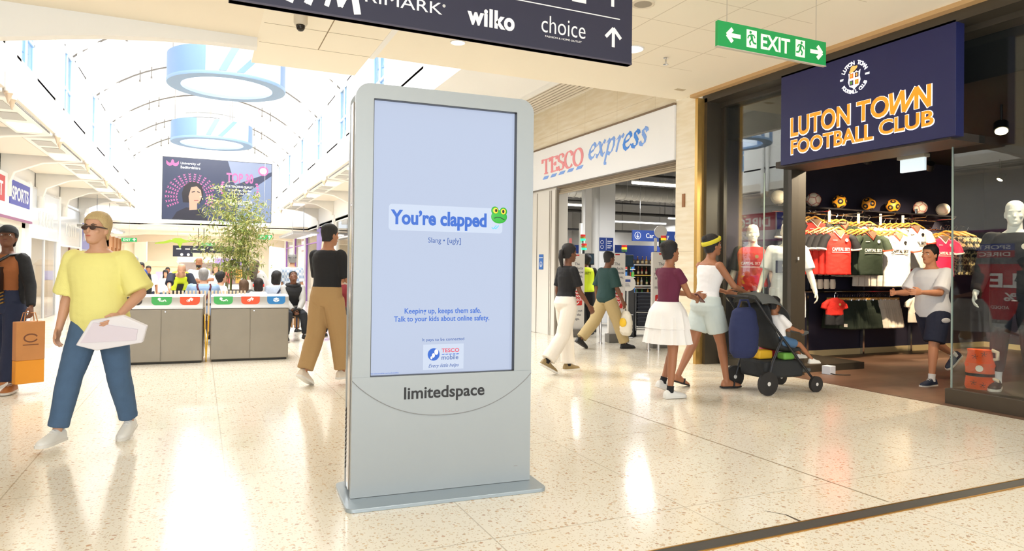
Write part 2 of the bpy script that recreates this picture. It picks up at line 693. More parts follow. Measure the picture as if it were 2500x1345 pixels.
# roof light: panes between glazing bars
b = MB()
xs2 = [-0.65, -0.2, 0.3, 0.8, 1.25]
b.loft([[(x, y, vz(x)) for x in xs2] + [(x, y, vz(x) + 0.02) for x in reversed(xs2)] for y in (YA, YB)])
struct(b.build('window_1', glass_mat('rooflight_glass', tint=(250, 252, 255), refl=0.04), smooth=60))
b = MB()
for y in [YA + 2.0 * k for k in range(14)]:
    b.tube([(x, y, vz(x) + 0.03) for x in xs2], 0.03, 6)
for x in xs2:
    b.box(x - 0.03, YA, vz(x), x + 0.03, YB, vz(x) + 0.07)
struct(b.build('window_1_frame', WHITE, smooth=30))
# ribs: thin tie arches below the shell, each with small hangers
RIB = mat('rib_grey', (112, 108, 104), rough=0.6)
for k, y in enumerate(bays):
    b = MB()
    xs3 = [XL + (XR - XL) * i / 20 for i in range(21)]
    b.tube([(x, y, vz(x) - 0.10) for x in xs3], 0.022, 6)
    for x in (-1.7, -1.4, 2.0, 2.3):
        b.cyl((x, y, vz(x) - 0.3), (x, y, vz(x)), 0.014, n=6)
        b.cyl((x, y, vz(x) - 0.34), (x, y, vz(x) - 0.28), 0.03, 0.02, n=8)
    struct(b.build('ceiling_rib', RIB, smooth=40))
    b = MB()
    for x in (XL + 0.05, XR - 0.05):
        b.tube([(x, y, ZS - 0.5), (x + (0.1 if x < 0 else -0.1), y, ZS + 0.1), (x + (0.5 if x < 0 else -0.5), y, vz(x + (0.5 if x < 0 else -0.5)) - 0.12)], [0.03, 0.06, 0.02], 8)
    struct(b.build('ceiling_rib_foot', WHITE, smooth=40))
# clerestory: piers, sill band and head band; tall blue-tinted panes between
PANE = glass_mat('clerestory_glass', tint=(206, 230, 250), refl=0.06)
wn = 2
for side, x0, x1 in (('left', XL - 0.16, XL), ('right', XR, XR + 0.16)):
    b = MB()
    y0 = YA if side == 'left' else YA
    b.box(x0, y0, ZG, x1, YB, ZG + 0.55)
    b.box(x0, y0, ZS - 0.14, x1, YB, ZS + 0.06)
    yy = y0
    for y in bays:
        b.box(x0, yy, ZG + 0.5, x1, y - 0.62 - 0.35, ZS - 0.1)
        yy = y + 0.62 - 0.35
    b.box(x0, yy, ZG + 0.5, x1, YB, ZS - 0.1)
    struct(b.build('wall_clerestory_' + side, WHITE, smooth=0))
    for y in bays:
        p = MB().box((x0 + x1) / 2 - 0.006, y - 0.62 - 0.35, ZG + 0.55, (x0 + x1) / 2 + 0.006, y + 0.62 - 0.35, ZS - 0.14)
        w = struct(p.build('window_%d' % wn, PANE, smooth=0))
        p = MB()
        for q in (y - 0.97, y - 0.35, y + 0.23):
            p.box((x0 + x1) / 2 - 0.03, q, ZG + 0.55, (x0 + x1) / 2 + 0.03, q + 0.05, ZS - 0.14)
        p.box((x0 + x1) / 2 - 0.03, y - 0.97, ZG + 1.1, (x0 + x1) / 2 + 0.03, y + 0.27, ZG + 1.15)
        p.build('window_frame', mat('pale_blue_frame', (206, 226, 244), rough=0.4), w, smooth=0)
        wn += 1
# end wall over the far concourse
b = MB()
xs3 = [XL + (XR - XL) * i / 20 for i in range(21)]
b.prism([(x, vz(x) + 0.1) for x in xs3] + [(XR, 3.6), (XL, 3.6)], (0, YB, 0), (1, 0, 0), (0, 0, 1), (0, 0.2, 0))
struct(b.build('wall_vault_end', WHITE, smooth=0))
# first gable over the low ceiling, above the arch plate
b = MB().prism([(x, vz(x) + 0.1) for x in xs3] + [(XR, 4.3), (XL, 4.3)], (0, YA - 0.15, 0), (1, 0, 0), (0, 0, 1), (0, 0.14, 0))
struct(b.build('wall_vault_front', WHITE, smooth=0))

# left shop wall
XW = -4.6
b = MB()
b.box(XW - 0.2, -3, 3.62, XW, YB, 4.45)            # band over the fascias
b.box(XW - 0.2, -3, -0.6, XW + 0.02, 8.4, 0.12)
for y in (-3, 2.2, 8.3, 13.9, 17.7, 23.66, 28.25, 33.0, 38.0, 42.5, 47):
    b.box(XW - 0.2, y, -0.6, XW + 0.1, y + 0.34, 3.7)
struct(b.build('wall_left', WHITE, smooth=0))
b = MB().box(XW - 0.2, -3, 4.31, XL - 0.1, YB, 4.42)
struct(b.build('ceiling_canopy_left', WHITE, smooth=0))
# right wall beyond the stone pier, and the ceiling of the right-hand aisle
b = MB()
XQ = 5.0
b.box(XQ, 15.0, 3.35, XQ + 0.2, 46, 4.45)
for y in (15.0, 19.5, 24.0, 28.5, 32.6, 36.9, 41.6, 46):
    b.box(XQ - 0.06, y, -0.6, XQ + 0.2, y + 0.26, 3.5)
struct(b.build('wall_right', WHITE, smooth=0))
b = MB()
b.box(XR + .1, 8.33, 4.74, 6.9, 15.2, 4.86)
b.box(XR + .1, 15.0, 4.31, XQ + 0.2, YB, 4.42)
struct(b.build('ceiling_canopy_right', WHITE, smooth=0))
b = MB().box(1.93, 8.33, 4.6, 6.9, 8.45, 4.86)
struct(b.build('ceiling_step', WHITE, smooth=0))
# ================================================================ the freestanding display
ALU = mat('silver_paint', (158, 163, 164), rough=0.36, metal=0.25, var=0.015, vscale=3)
ALUSIDE = mat('polished_aluminium', (196, 190, 186), rough=0.2, metal=0.85)
KX, KY = 0.8035, 3.953


def kiosk():
    ang = atan2(3.886 - 3.953, 1.915 - 0.8035)
    t = thing('advertising_display', 'tall silver freestanding digital advertising display with a lit portrait screen', 'display stand', (KX, KY, 0), ang)
    Wd, Ht, D = 1.1135, 2.425, 0.275
    # base plate
    p = rrect(-0.045, -0.18, Wd + 0.045, D + 0.075, 0.05)
    MB().prism(p, (0, 0, 0.0), (1, 0, 0), (0, 1, 0), (0, 0, 0.022)).build('base_plate', mat('base_steel', (164, 176, 184), rough=0.3, metal=0.5), t, bevel=0.003)
    # front shell with the screen opening
    x0, x1, z0, z1 = 0.105, 0.997, 0.718, 2.337
    b = MB()
    outer = rrect(0, 0.024, Wd, Ht, 0.085, 8, (0, 0, 1, 1))
    # frame: built as a ring of strips round the opening
    b.prism([(0, 0.024), (Wd, 0.024), (Wd, z0), (0, z0)], (0, 0, 0), (1, 0, 0), (0, 0, 1), (0, 0.045, 0))
    b.prism([(0, z0), (x0, z0), (x0, z1), (0, z1)], (0, 0, 0), (1, 0, 0), (0, 0, 1), (0, 0.045, 0))
    b.prism([(x1, z0), (Wd, z0), (Wd, z1), (x1, z1)], (0, 0, 0), (1, 0, 0), (0, 0, 1), (0, 0.045, 0))
    top = [(0, z1), (Wd, z1)] + [q for q in outer if q[1] > z1]
    b.prism(top, (0, 0, 0), (1, 0, 0), (0, 0, 1), (0, 0.045, 0))
    b.build('front_panel', ALU, t, smooth=30)
    # lens-shaped cover below the screen: its lower edge is an arc from side to side
    def arcz(x):
        u = (x - Wd / 2) / (Wd / 2)
        return 0.700 - 0.228 * (1 - abs(u) ** 2.25) ** 0.92
    xs = [Wd * i / 40 for i in range(41)]
    lens = [(x, arcz(x)) for x in xs] + [(Wd, z0 - 0.003), (0, z0 - 0.003)]
    MB().prism(lens, (0, -0.004, 0), (1, 0, 0), (0, 0, 1), (0, 0.006, 0)).build('lower_cover', ALU, t, smooth=30)
    MB().tube([(x, -0.0045, arcz(x) - 0.001) for x in xs], 0.0022, 6).build('cover_seam', mat('seam_shadow', (126, 126, 124), rough=0.5), t)
    # body: set-back core, polished side posts
    b = MB().prism(rrect(0.02, 0.024, Wd - 0.02, Ht - 0.02, 0.075, 8, (0, 0, 1, 1)), (0, 0.045, 0), (1, 0, 0), (0, 0, 1), (0, D - 0.09, 0))
    b.build('core', ALUSIDE, t)
    b = MB().prism(rrect(0, 0.024, Wd, Ht, 0.085, 8, (0, 0, 1, 1)), (0, D - 0.05, 0), (1, 0, 0), (0, 0, 1), (0, 0.05, 0))
    b.build('back_panel', ALU, t)
    for sx in (-0.004, Wd - 0.012):
        MB().box(sx, 0.075, 0.05, sx + 0.016, 0.165, Ht - 0.1).build('side_post', ALUSIDE, t, bevel=0.004)
    b = MB()
    for k in range(14):
        z = 0.16 + k * 0.026
        b.obox((-0.003, 0.198, z), (0.006, 0.045, 0.008), Matrix.Rotation(radians(-35), 3, 'X'))
    b.build('vent_slots', mat('vent_dark', (84, 80, 78), rough=0.6), t, smooth=0)
    MB().cyl((-0.006, 0.12, 1.72), (0.0, 0.12, 1.72), 0.012, n=12).build('lock', CHROME, t)
    # recess walls and lit screen
    b = MB()
    for q in ((x0 - 0.002, z0 - 0.002, x0 + 0.001, z1), (x1 - 0.001, z0, x1 + 0.002, z1), (x0, z1 - 0.001, x1, z1 + 0.002), (x0, z0 - 0.002, x1, z0 + 0.001)):
        b.box(q[0], -0.001, q[1], q[2], 0.044, q[3])
    b.build('bezel', mat('bezel_black', (46, 46, 44), rough=0.35), t, smooth=0)
    scr = MB().box(x0, 0.036, z0, x1, 0.043, z1).build('screen', mat('lit_screen', (40, 44, 52), rough=0.12, emit=(206, 219, 246), es=0.76), t, smooth=0)
    SB = 0.0355
    cx = (x0 + x1) / 2
    blue = mat('screen_blue', (20, 60, 130), rough=0.4, emit=(24, 92, 190), es=0.7)
    navy = mat('screen_deep_blue', (20, 50, 110), rough=0.4, emit=(30, 82, 160), es=0.6)
    pale = mat('screen_bubble', (50, 54, 60), rough=0.2, emit=(217, 229, 250), es=0.84)
    zz = lambda py: z0 + (z1 - z0) * (912 - py) / (912 - 258.5)      # image rows at the middle of the screen
    # speech bubble
    flat('speech_bubble', rrect(x0 + 0.10, zz(566), x1 - 0.075, zz(503), 0.02) , '-y', (0, SB, 0), pale, scr, 0.0004)
    text('message', "You’re clapped", 0.115, '-y', (cx - 0.03, SB - 0.0006, zz(550)), blue, scr, bold=0.0042, ext=0.002, width=0.60)
    b2 = text('caption', "Slang • [ugly]", 0.045, '-y', (cx - 0.002, SB, zz(593.5)), navy, scr, ext=0.001, width=0.205, shear=0.0)
    text('message', "Keeping up, keeps them safe.", 0.045, '-y', (cx - 0.004, SB, zz(766)), blue, scr, bold=0.0006, ext=0.001, width=0.48)
    text('message', "Talk to your kids about online safety.", 0.045, '-y', (cx - 0.007, SB, zz(785)), blue, scr, bold=0.0006, ext=0.001, width=0.598)
    text('caption', "It pays to be connected", 0.026, '-y', (cx - 0.002, SB, zz(833.5)), navy, scr, ext=0.001, width=0.262)
    flat('logo_card', [(cx - 0.127, z0 + 0.02), (cx + 0.127, z0 + 0.02), (cx + 0.127, zz(842)), (cx - 0.127, zz(842))], '-y', (0, SB, 0), pale, scr, 0.0003)
    lc = (cx - 0.062, zz(866.5))
    polys('roundel', [arc(lc[0], lc[1], 0.037, 0.038, 0, 350, 24)], '-y', (0, SB - 0.0004, 0), blue, scr, 0.0006)
    polys('roundel_marks', [arc(lc[0] + 0.016, lc[1] + 0.014, 0.012, 0.017, 0, 340, 14), arc(lc[0] - 0.002, lc[1] - 0.006, 0.009, 0.013, 0, 340, 14), arc(lc[0] - 0.014, lc[1] - 0.02, 0.006, 0.009, 0, 340, 12)], '-y', (0, SB - 0.0012, 0), WHITELET, scr, 0.0004)
    red = mat('screen_red', (150, 30, 50), rough=0.4, emit=(205, 50, 84), es=0.7)
    text('wordmark', "TESCO", 0.04, '-y', (cx + 0.043, SB - 0.0005, zz(862)), red, scr, bold=0.0006, ext=0.001, width=0.112, height=0.024)
    polys('wordmark_dashes', [[(cx - 0.013 + 0.0225 * k, zz(868)), (cx + 0.003 + 0.0225 * k, zz(868)), (cx + 0.008 + 0.0225 * k, zz(866)), (cx - 0.008 + 0.0225 * k, zz(866))] for k in range(5)], '-y', (0, SB - 0.0005, 0), blue, scr, 0.0006)
    text('wordmark', "mobile", 0.04, '-y', (cx + 0.04, SB - 0.0005, zz(880)), navy, scr, ext=0.001, width=0.105)
    text('handwriting', "Every little helps", 0.03, '-y', (cx, SB - 0.0005, zz(898)), navy, scr, ext=0.001, width=0.19, shear=0.35)
    text('small_print', "See tescomobile.com/onlinesafety", 0.012, '-y', (x0 + 0.006, SB - 0.0003, z0 + 0.008), blue, scr, ext=0.0006, align='LEFT', width=0.165)
    # ticks
    tk = []
    for dx in (0, 0.016):
        tk += stroke([(x1 - 0.145 + dx, zz(551)), (x1 - 0.136 + dx, zz(555)), (x1 - 0.116 + dx, zz(546))], 0.005)
    polys('ticks', tk, '-y', (0, SB - 0.0006, 0), mat('screen_tick', (60, 150, 200), emit=(70, 170, 235), es=0.7), scr, 0.0006)
    # green frog face
    fx, fz = x1 - 0.098, zz(519)
    fg = mat('frog_green', (30, 140, 40), rough=0.4, emit=(44, 170, 48), es=0.42)
    fg2 = mat('frog_green_dark', (20, 110, 40), rough=0.4, emit=(26, 128, 40), es=0.4)
    R = MB()
    R.ell((fx, SB - 0.001, fz - 0.012), (0.053, 0.006, 0.042), 28, 12)
    R.ell((fx - 0.028, SB - 0.001, fz + 0.026), (0.025, 0.007, 0.026), 20, 10)
    R.ell((fx + 0.028, SB - 0.001, fz + 0.022), (0.025, 0.007, 0.026), 20, 10)
    fr = R.build('frog_face', fg, scr)
    for dx, dz in ((-.026, .026), (.026, .022)):
        MB().ell((fx + dx, SB - 0.007, fz + dz), (0.0165, 0.004, 0.018), 18, 8).build('frog_eye', mat('frog_yellow', (220, 180, 50), emit=(235, 190, 60), es=0.5), fr)
    for dx, dz in ((-.024, .026), (.024, .022)):
        MB().ell((fx + dx, SB - 0.011, fz + dz), (0.008, 0.003, 0.0105), 14, 8).build('frog_pupil', BLACK, fr)
    polys('frog_mouth', stroke([(fx - 0.034, fz - 0.022), (fx - 0.015, fz - 0.015), (fx + 0.008, fz - 0.017), (fx + 0.034, fz - 0.03)], 0.005), '-y', (0, SB - 0.007, 0), mat('frog_mouth', (10, 60, 30), rough=0.5), fr, 0.001)
    # glass over the screen
    # company lettering on the cover
    text('company_lettering', "limitedspace", 0.12, '-y', (cx, -0.0042, 0.578), mat('black_lettering', (30, 30, 32), rough=0.5), t, bold=0.0022, ext=0.0015, width=0.5, height=0.094)
    MB().box(Wd - 0.108, -0.0008, 0.118, Wd - 0.085, 0.001, 0.122).build('scratch', mat('scratch', (140, 138, 134), rough=0.6), t, smooth=0)
    return t


kiosk()
# ================================================================ figure builder: one continuous body, clothes as children
def fuse(b, voxel, smooth=2, wrinkle=0.0, wscale=9.0, mats=None, name='m', fac=0.5):
    """melts the collected closed shapes into one continuous surface"""
    me = b.mesh(name, mats or [], smooth=0)
    o = bpy.data.objects.new('tmp', me)
    COL.objects.link(o)
    r = o.modifiers.new('r', 'REMESH')
    r.mode = 'VOXEL'
    r.voxel_size = voxel
    r.use_smooth_shade = True
    if smooth:
        s = o.modifiers.new('s', 'SMOOTH')
        s.iterations = smooth
        s.factor = fac
    dg = bpy.context.evaluated_depsgraph_get()
    m2 = bpy.data.meshes.new_from_object(o.evaluated_get(dg))
    bpy.data.objects.remove(o)
    bpy.data.meshes.remove(me)
    m2.name = name
    if wrinkle:
        nn = [v.normal.copy() for v in m2.vertices]
        for v, q in zip(m2.vertices, nn):
            p = v.co
            v.co = p + q * (wrinkle * (noise.noise(Vector((p.x * wscale, p.y * wscale, p.z * wscale * 0.6))) + 0.5 * noise.noise(Vector((p.x, p.y, p.z * 1.7)) * wscale * 2.1)))
    m2.materials.clear()
    for m in (mats if isinstance(mats, (list, tuple)) else [mats]):
        if m:
            m2.materials.append(m)
    m2.polygons.foreach_set('material_index', [0] * len(m2.polygons))
    m2.polygons.foreach_set('use_smooth', [True] * len(m2.polygons))
    m2.update()
    return m2


def link(name, me, parent=None):
    o = bpy.data.objects.new(name, me)
    COL.objects.link(o)
    if parent is not None:
        o.parent = parent
    return o


SEC_M = [(-.12, .10, .085, 0), (-.06, .152, .108, -.012), (0, .166, .118, -.014), (.07, .158, .110, -.006), (.15, .145, .102, 0), (.24, .150, .108, .003),
         (.33, .166, .118, .004), (.41, .176, .114, -.002), (.465, .160, .092, -.010), (.505, .095, .068, -.012), (.53, .060, .060, -.006), (.615, .054, .057, .008)]
SEC_F = [(-.12, .10, .085, 0), (-.06, .158, .112, -.016), (0, .170, .122, -.02), (.07, .150, .105, -.008), (.15, .122, .090, 0), (.24, .128, .096, .004),
         (.33, .146, .120, .016), (.41, .152, .104, .004), (.465, .140, .084, -.008), (.505, .080, .060, -.010), (.53, .052, .053, -.006), (.615, .047, .050, .008)]
HEADP = [(-.122, .018, .016, .052), (-.115, .032, .034, .046), (-.10, .044, .052, .034), (-.075, .056, .076, .016), (-.04, .066, .090, .004), (0, .072, .096, -.002),
         (.035, .075, .099, -.005), (.07, .071, .094, -.008), (.095, .058, .078, -.010), (.112, .036, .050, -.010), (.119, .010, .014, -.010)]


def headrad(z):
    for a, c in zip(HEADP[:-1], HEADP[1:]):
        if a[0] <= z <= c[0]:
            t = (z - a[0]) / (c[0] - a[0])
            return tuple(a[i] + (c[i] - a[i]) * t for i in (1, 2, 3))
    return HEADP[-1][1:] if z > 0 else HEADP[3][1:]


def ring(c, X, Y, rx, ry, n=20):
    return [c + X * (rx * cos(2 * pi * k / n)) + Y * (ry * sin(2 * pi * k / n)) for k in range(n)]


def footring(w, h, y, F, A, side, up, n=8, z0=0.0):
    """one section of a foot or shoe: flat sole, rounded top"""
    out = []
    pts = [(-w, 0), (w, 0), (w * 1.02, h * .35), (w * .8, h * .75), (w * .35, h), (-w * .35, h), (-w * .8, h * .75), (-w * 1.02, h * .35)]
    for px_, pz in pts:
        out.append(A + side * px_ + F * y + up * (pz + z0))
    return out


SHOE = [(-.078, .018, .045), (-.068, .032, .078), (-.03, .036, .098), (.02, .037, .098), (.06, .043, .075), (.11, .047, .058), (.155, .043, .047), (.185, .030, .037), (.200, .012, .024)]
FOOT = [(-.062, .018, .04), (-.05, .028, .07), (-.01, .031, .09), (.03, .032, .082), (.07, .038, .058), (.12, .043, .04), (.16, .038, .028), (.185, .022, .02)]


def person(label, loc, rotz, h=1.72, sex='m', skin=(150, 104, 76), lean=0, twist=0, hips=0, head=(0, 0), legs=None, arms=None, belly=0.0, girth=1.0, headscale=1.0,
           top=None, vest=None, bottom=None, shoes=None, hair=None, hat=None, seat=None, detail=1, group=None, beard=None, z=0.0, name='person', cat='person', face=None):
    s = h / 1.72
    V = Vector
    SEC = SEC_F if sex == 'f' else SEC_M
    legs = legs or {}
    arms = arms or {}
    nm = name
    face = bool(detail) if face is None else face
    J = {}
    P0 = V((0, 0, .93 * s))
    RH = Matrix.Rotation(radians(hips), 3, 'Z')
    # ---------------- spine
    zs = [q[0] for q in SEC]
    spine = []
    p = P0.copy()
    zc = 0.0
    steps = 60

    def ang(zv):
        return radians(lean) * max(0.0, min(1.0, (zv + 0.02) / 0.26))

    def tw(zv):
        return radians(hips) + radians(twist - hips) * max(0.0, min(1.0, zv / 0.36))
    path = {}
    pts = [(0.0, P0.copy())]
    zz_, q_ = 0.0, P0.copy()
    while zz_ < .66:
        a = ang(zz_)
        t_ = tw(zz_)
        d = Matrix.Rotation(t_, 3, 'Z') @ V((0, sin(a), cos(a)))
        q_ = q_ + d * (.01 * s)
        zz_ += .01
        pts.append((zz_, q_.copy()))

    def sp(zv):
        if zv <= 0:
            return P0 + V((0, 0, zv * s)), 0.0, radians(hips)
        i = min(int(zv / .01), len(pts) - 2)
        f = (zv - pts[i][0]) / .01
        return pts[i][1].lerp(pts[i + 1][1], f), ang(zv), tw(zv)

    def spf(zv):
        c, a, t_ = sp(zv)
        R = Matrix.Rotation(t_, 3, 'Z') @ Matrix.Rotation(-a, 3, 'X')
        return c, R @ V((1, 0, 0)), R @ V((0, 1, 0)), R @ V((0, 0, 1))

    def torso(b, z0, z1, ease=0.0, n=22, bel=belly, taper=0.0):
        zz = [z0] + [q for q in zs if z0 + .01 < q < z1 - .01] + [z1]
        rr = []
        for zv in zz:
            for a, c in zip(SEC[:-1], SEC[1:]):
                if a[0] <= zv <= c[0] + 1e-6:
                    t_ = (zv - a[0]) / (c[0] - a[0])
                    rx, ry, yo = (a[i] + (c[i] - a[i]) * t_ for i in (1, 2, 3))
                    break
            else:
                rx, ry, yo = SEC[0][1:] if zv < 0 else SEC[-1][1:]
            g = bel * max(0, 1 - abs((zv - .13) / .2))
            gg = girth if zv < .5 else 1.0
            c, X, Y, Z = spf(zv)
            e = ease
            rr.append(ring(c + Y * ((yo + g * .7) * s), X, Y, (rx * gg + e + g * .35) * s, (ry * gg + e + g * .5) * s, n))
        b.loft(rr)

    # ---------------- legs
    for sd, sg in (('L', -1), ('R', 1)):
        f, k, ab = (list(legs.get(sd, (0, 0, 3))) + [3])[:3] if len(legs.get(sd, (0, 0, 3))) < 3 else legs.get(sd, (0, 0, 3))[:3]
        fp = legs[sd][3] if sd in legs and len(legs[sd]) > 3 else 0
        hip = P0 + RH @ V((sg * .088 * s, 0, -.03 * s))
        a1, a2 = radians(f), radians(f - k)
        ab_ = radians(ab)

        def dr(a):
            return RH @ V((sg * sin(ab_), sin(a) * cos(ab_), -cos(a) * cos(ab_)))
        knee = hip + dr(a1) * (.42 * s)
        ank = knee + dr(a2) * (.405 * s)
        fa = radians(fp)
        F = RH @ V((sg * .10, cos(fa), -sin(fa))).normalized()
        F.normalize()
        side = F.cross(V((0, 0, 1))).normalized()
        up = side.cross(F).normalized()
        J['leg' + sd] = (hip, knee, ank, F, side, up)
    if seat is not None:
        dz = seat - (P0.z - .115 * s)
    else:
        lows = []
        for sd in 'LR':
            hip, knee, ank, F, side, up = J['leg' + sd]
            o = ank - up * (.085 * s)
            lows += [(o + F * (-.07 * s)).z, (o + F * (.2 * s)).z]
        dz = -min(lows)
    D = V((0, 0, dz))
    P0 += D
    pts = [(a, q + D) for a, q in pts]
    for sd in 'LR':
        q = J['leg' + sd]
        J['leg' + sd] = (q[0] + D, q[1] + D, q[2] + D) + q[3:]
    # ---------------- arms
    for sd, sg in (('L', -1), ('R', 1)):
        c, X, Y, Z = spf(.455)
        sw = (.158 if sex == 'f' else .178) * (0.5 + 0.5 * girth)
        S = c + X * (sg * sw * s) + Y * (-.008 * s) - Z * (.012 * s)
        la, lf = .285 * s, .25 * s
        spec = arms.get(sd, ('fk', 3, 6, 12, 10))
        t_ = tw(.4)
        Rz_ = Matrix.Rotation(t_, 3, 'Z')
        if spec[0] == 'fk':
            f, ab, e, twi = (radians(v) for v in spec[1:5])
            u = Rz_ @ V((sg * sin(ab), sin(f) * cos(ab), -cos(f) * cos(ab)))
            yy = Rz_ @ V((0, 1, 0))
            if abs(u.dot(yy)) > .97:
                yy = Rz_ @ V((0, 0, 1))
            fw = (yy - u * yy.dot(u)).normalized()
            iv = Rz_ @ V((-sg, 0, 0))
            iv = (iv - u * iv.dot(u) - fw * iv.dot(fw)).normalized()
            bb = fw * cos(twi) + iv * sin(twi)
            E_ = S + u * la
            fd = (u * cos(e) + bb * sin(e)).normalized()
            Wr = E_ + fd * lf
        else:
            T = V(spec[1]) * s
            d = T - S
            L = min(d.length, (la + lf) * .995)
            d.normalize()
            a0 = math.acos(max(-1, min(1, (la * la + L * L - lf * lf) / (2 * la * L))))
            hint = V(spec[2]) if len(spec) > 2 and spec[2] else Rz_ @ V((sg * .5, -.5, -.7))
            hp = (hint - d * hint.dot(d)).normalized()
            E_ = S + d * (la * cos(a0)) + hp * (la * sin(a0))
            Wr = S + d * L
            fd = (Wr - E_).normalized()
        J['arm' + sd] = (S, E_, Wr, fd, Rz_)
    # ---------------- head frame
    c, X, Y, Z = spf(.615)
    yaw = tw(.6) + radians(head[1])
    pit = radians(head[0])
    RHd = (Matrix.Rotation(yaw, 3, 'Z') @ Matrix.Rotation(-pit, 3, 'X'))
    hs = s * headscale
    HC = c + (RHd @ V((0, .014, .062))) * hs
    HM = Matrix.Translation(HC) @ RHd.to_4x4() @ Matrix.Diagonal((hs, hs, hs, 1))
    # ---------------- body
    b = MB()
    torso(b, -.12, .615)
    leg_r = [.086, .078, .066, .054, .052, .05, .034, .032]
    gl = .5 + .5 * girth
    for sd in 'LR':
        hip, knee, ank, F, side, up = J['leg' + sd]
        pl = [hip, hip.lerp(knee, .35), hip.lerp(knee, .7), knee, knee.lerp(ank, .15), knee.lerp(ank, .33), knee.lerp(ank, .8), ank]
        b.tube(pl, [r * s * gl for r in leg_r], 14)
        b.ell(knee, (.052 * s * gl,) * 3, 12, 8)
        o = ank - up * (.085 * s)
        if (shoes or {}).get('kind') in (None, 'sandal', 'clog'):
            b.loft([footring(w * s, hh * s, y * s, F, o, side, up, z0=.012 * s) for y, w, hh in FOOT])
        b.cyl(ank, o + up * (.05 * s), .033 * s, .035 * s, 12)
    for sd, sg in (('L', -1), ('R', 1)):
        S, E_, Wr, fd, Rz_ = J['arm' + sd]
        g = (0.82 if sex == 'f' else 1.0) * (.6 + .4 * girth)
        b.ell(S, (.058 * s * g, .058 * s * g, .06 * s * g), 14, 8)
        b.tube([S, S.lerp(E_, .4), S.lerp(E_, .8), E_], [.056 * s * g, .049 * s * g, .041 * s * g, .039 * s * g], 12)
        b.ell(E_, (.0395 * s * g,) * 3, 10, 6)
        b.tube([E_, E_.lerp(Wr, .25), E_.lerp(Wr, .7), Wr, Wr + fd * (.02 * s)], [.039 * s * g, .041 * s * g, .031 * s * g, .026 * s * g, .027 * s * g], 12)
        # hand: palm, four bent fingers of unequal length, thumb from the side of the palm
        inw = Rz_ @ V((-sg, 0, 0))
        pn = (inw - fd * inw.dot(fd))
        if pn.length < .25:
            pn = V((0, 0, -1)) - fd * V((0, 0, -1)).dot(fd)
        pn.normalize()
        acr = fd.cross(pn).normalized()
        if acr.dot(Rz_ @ V((0, 1, 0.4))) < 0:
            acr = -acr
        spec = arms.get(sd, ())
        curl = radians(28)
        if isinstance(spec[-1] if spec else None, dict):
            curl = radians(spec[-1].get('curl', 28))
        hsz = s * (0.92 if sex == 'f' else 1.0)
        b.loft([ring(Wr + fd * (d * hsz), acr, pn, w * hsz, t_ * hsz, 12) for d, w, t_ in ((.0, .027, .02), (.025, .035, .019), (.06, .042, .016), (.088, .041, .013), (.096, .036, .009))])
        for k, (o_, L) in enumerate(((.031, .074), (.0105, .082), (-.0105, .076), (-.031, .06))):
            q = Wr + fd * (.086 * hsz) + acr * (o_ * hsz)
            d = (fd + acr * (o_ * 2.0)).normalized()
            rr = [.0092, .0088, .008, .0068]
            pp = [q]
            dd = d.copy()
            for j, fr in enumerate((.42, .32, .26)):
                cu = curl * (.7 if j == 0 else 1.0) * (1 + .12 * k)
                dd = (dd * cos(cu) + pn * sin(cu)).normalized() if True else dd
                # keep bending plane: rebuild normal
                pp.append(pp[-1] + dd * (L * fr * hsz))
                pn2 = pn
            b.tube(pp, [r * hsz for r in rr], 8)
            b.ell(pp[-1], (.0066 * hsz,) * 3, 8, 6)
        q = Wr + fd * (.028 * hsz) + acr * (.028 * hsz)
        d1 = (fd * .72 + acr * .62 + pn * .3).normalized()
        d2 = (fd * .9 + acr * .15 + pn * .4).normalized()
        b.tube([q - d1 * .012 * hsz, q + d1 * (.034 * hsz), q + d1 * (.034 * hsz) + d2 * (.03 * hsz), q + d1 * (.034 * hsz) + d2 * (.052 * hsz)], [.014 * hsz, .0115 * hsz, .0098 * hsz, .0075 * hsz], 8)
        J['hand' + sd] = (Wr + fd * (.09 * hsz) + pn * (.02 * hsz), fd, pn, acr)
    # head
    hb = MB()
    hb.M = HM
    hb.loft([ring(V((0, yo, zv)), V((1, 0, 0)), V((0, 1, 0)), rx, ry, 24) for zv, rx, ry, yo in HEADP])
    hb.ell((0, .092 if face or cat == 'person' else .084, -.028), (.012, .02, .024), 10, 8)
    hb.ell((0, .103, -.036), (.0135, .013, .010), 10, 8)
    hb.ell((0, .082, .018), (.05, .014, .010), 14, 8)
    hb.ell((0, .086, -.068), (.023, .012, .010), 12, 8)
    hb.ell((0, .078, -.098), (.022, .016, .014), 12, 8)
    for sg in (-1, 1):
        hb.ell((sg * .04, .062, -.03), (.022, .024, .02), 10, 8)
        hb.ell((sg * .074, -.006, -.015), (.009, .018, .031), 10, 8)
    b.v_off = len(b.v)
    o_ = len(b.v)
    b.v.extend(hb.v)
    b.f.extend(tuple(i + o_ for i in f) for f in hb.f)
    b.mi.extend(hb.mi)
    skm = mat('skin_%d_%d_%d' % skin, skin, rough=0.55, bump=0.08, bscale=90, var=0.05, vscale=7)
    vox = (.0062 if detail else .0095)
    body = link(nm, fuse(b, vox, 2, mats=skm, name=nm, fac=.4))
    body.location = (loc[0], loc[1], (loc[2] if len(loc) > 2 else 0) + z)
    body.rotation_euler = (0, 0, rotz)
    tag(body, label, cat, group)
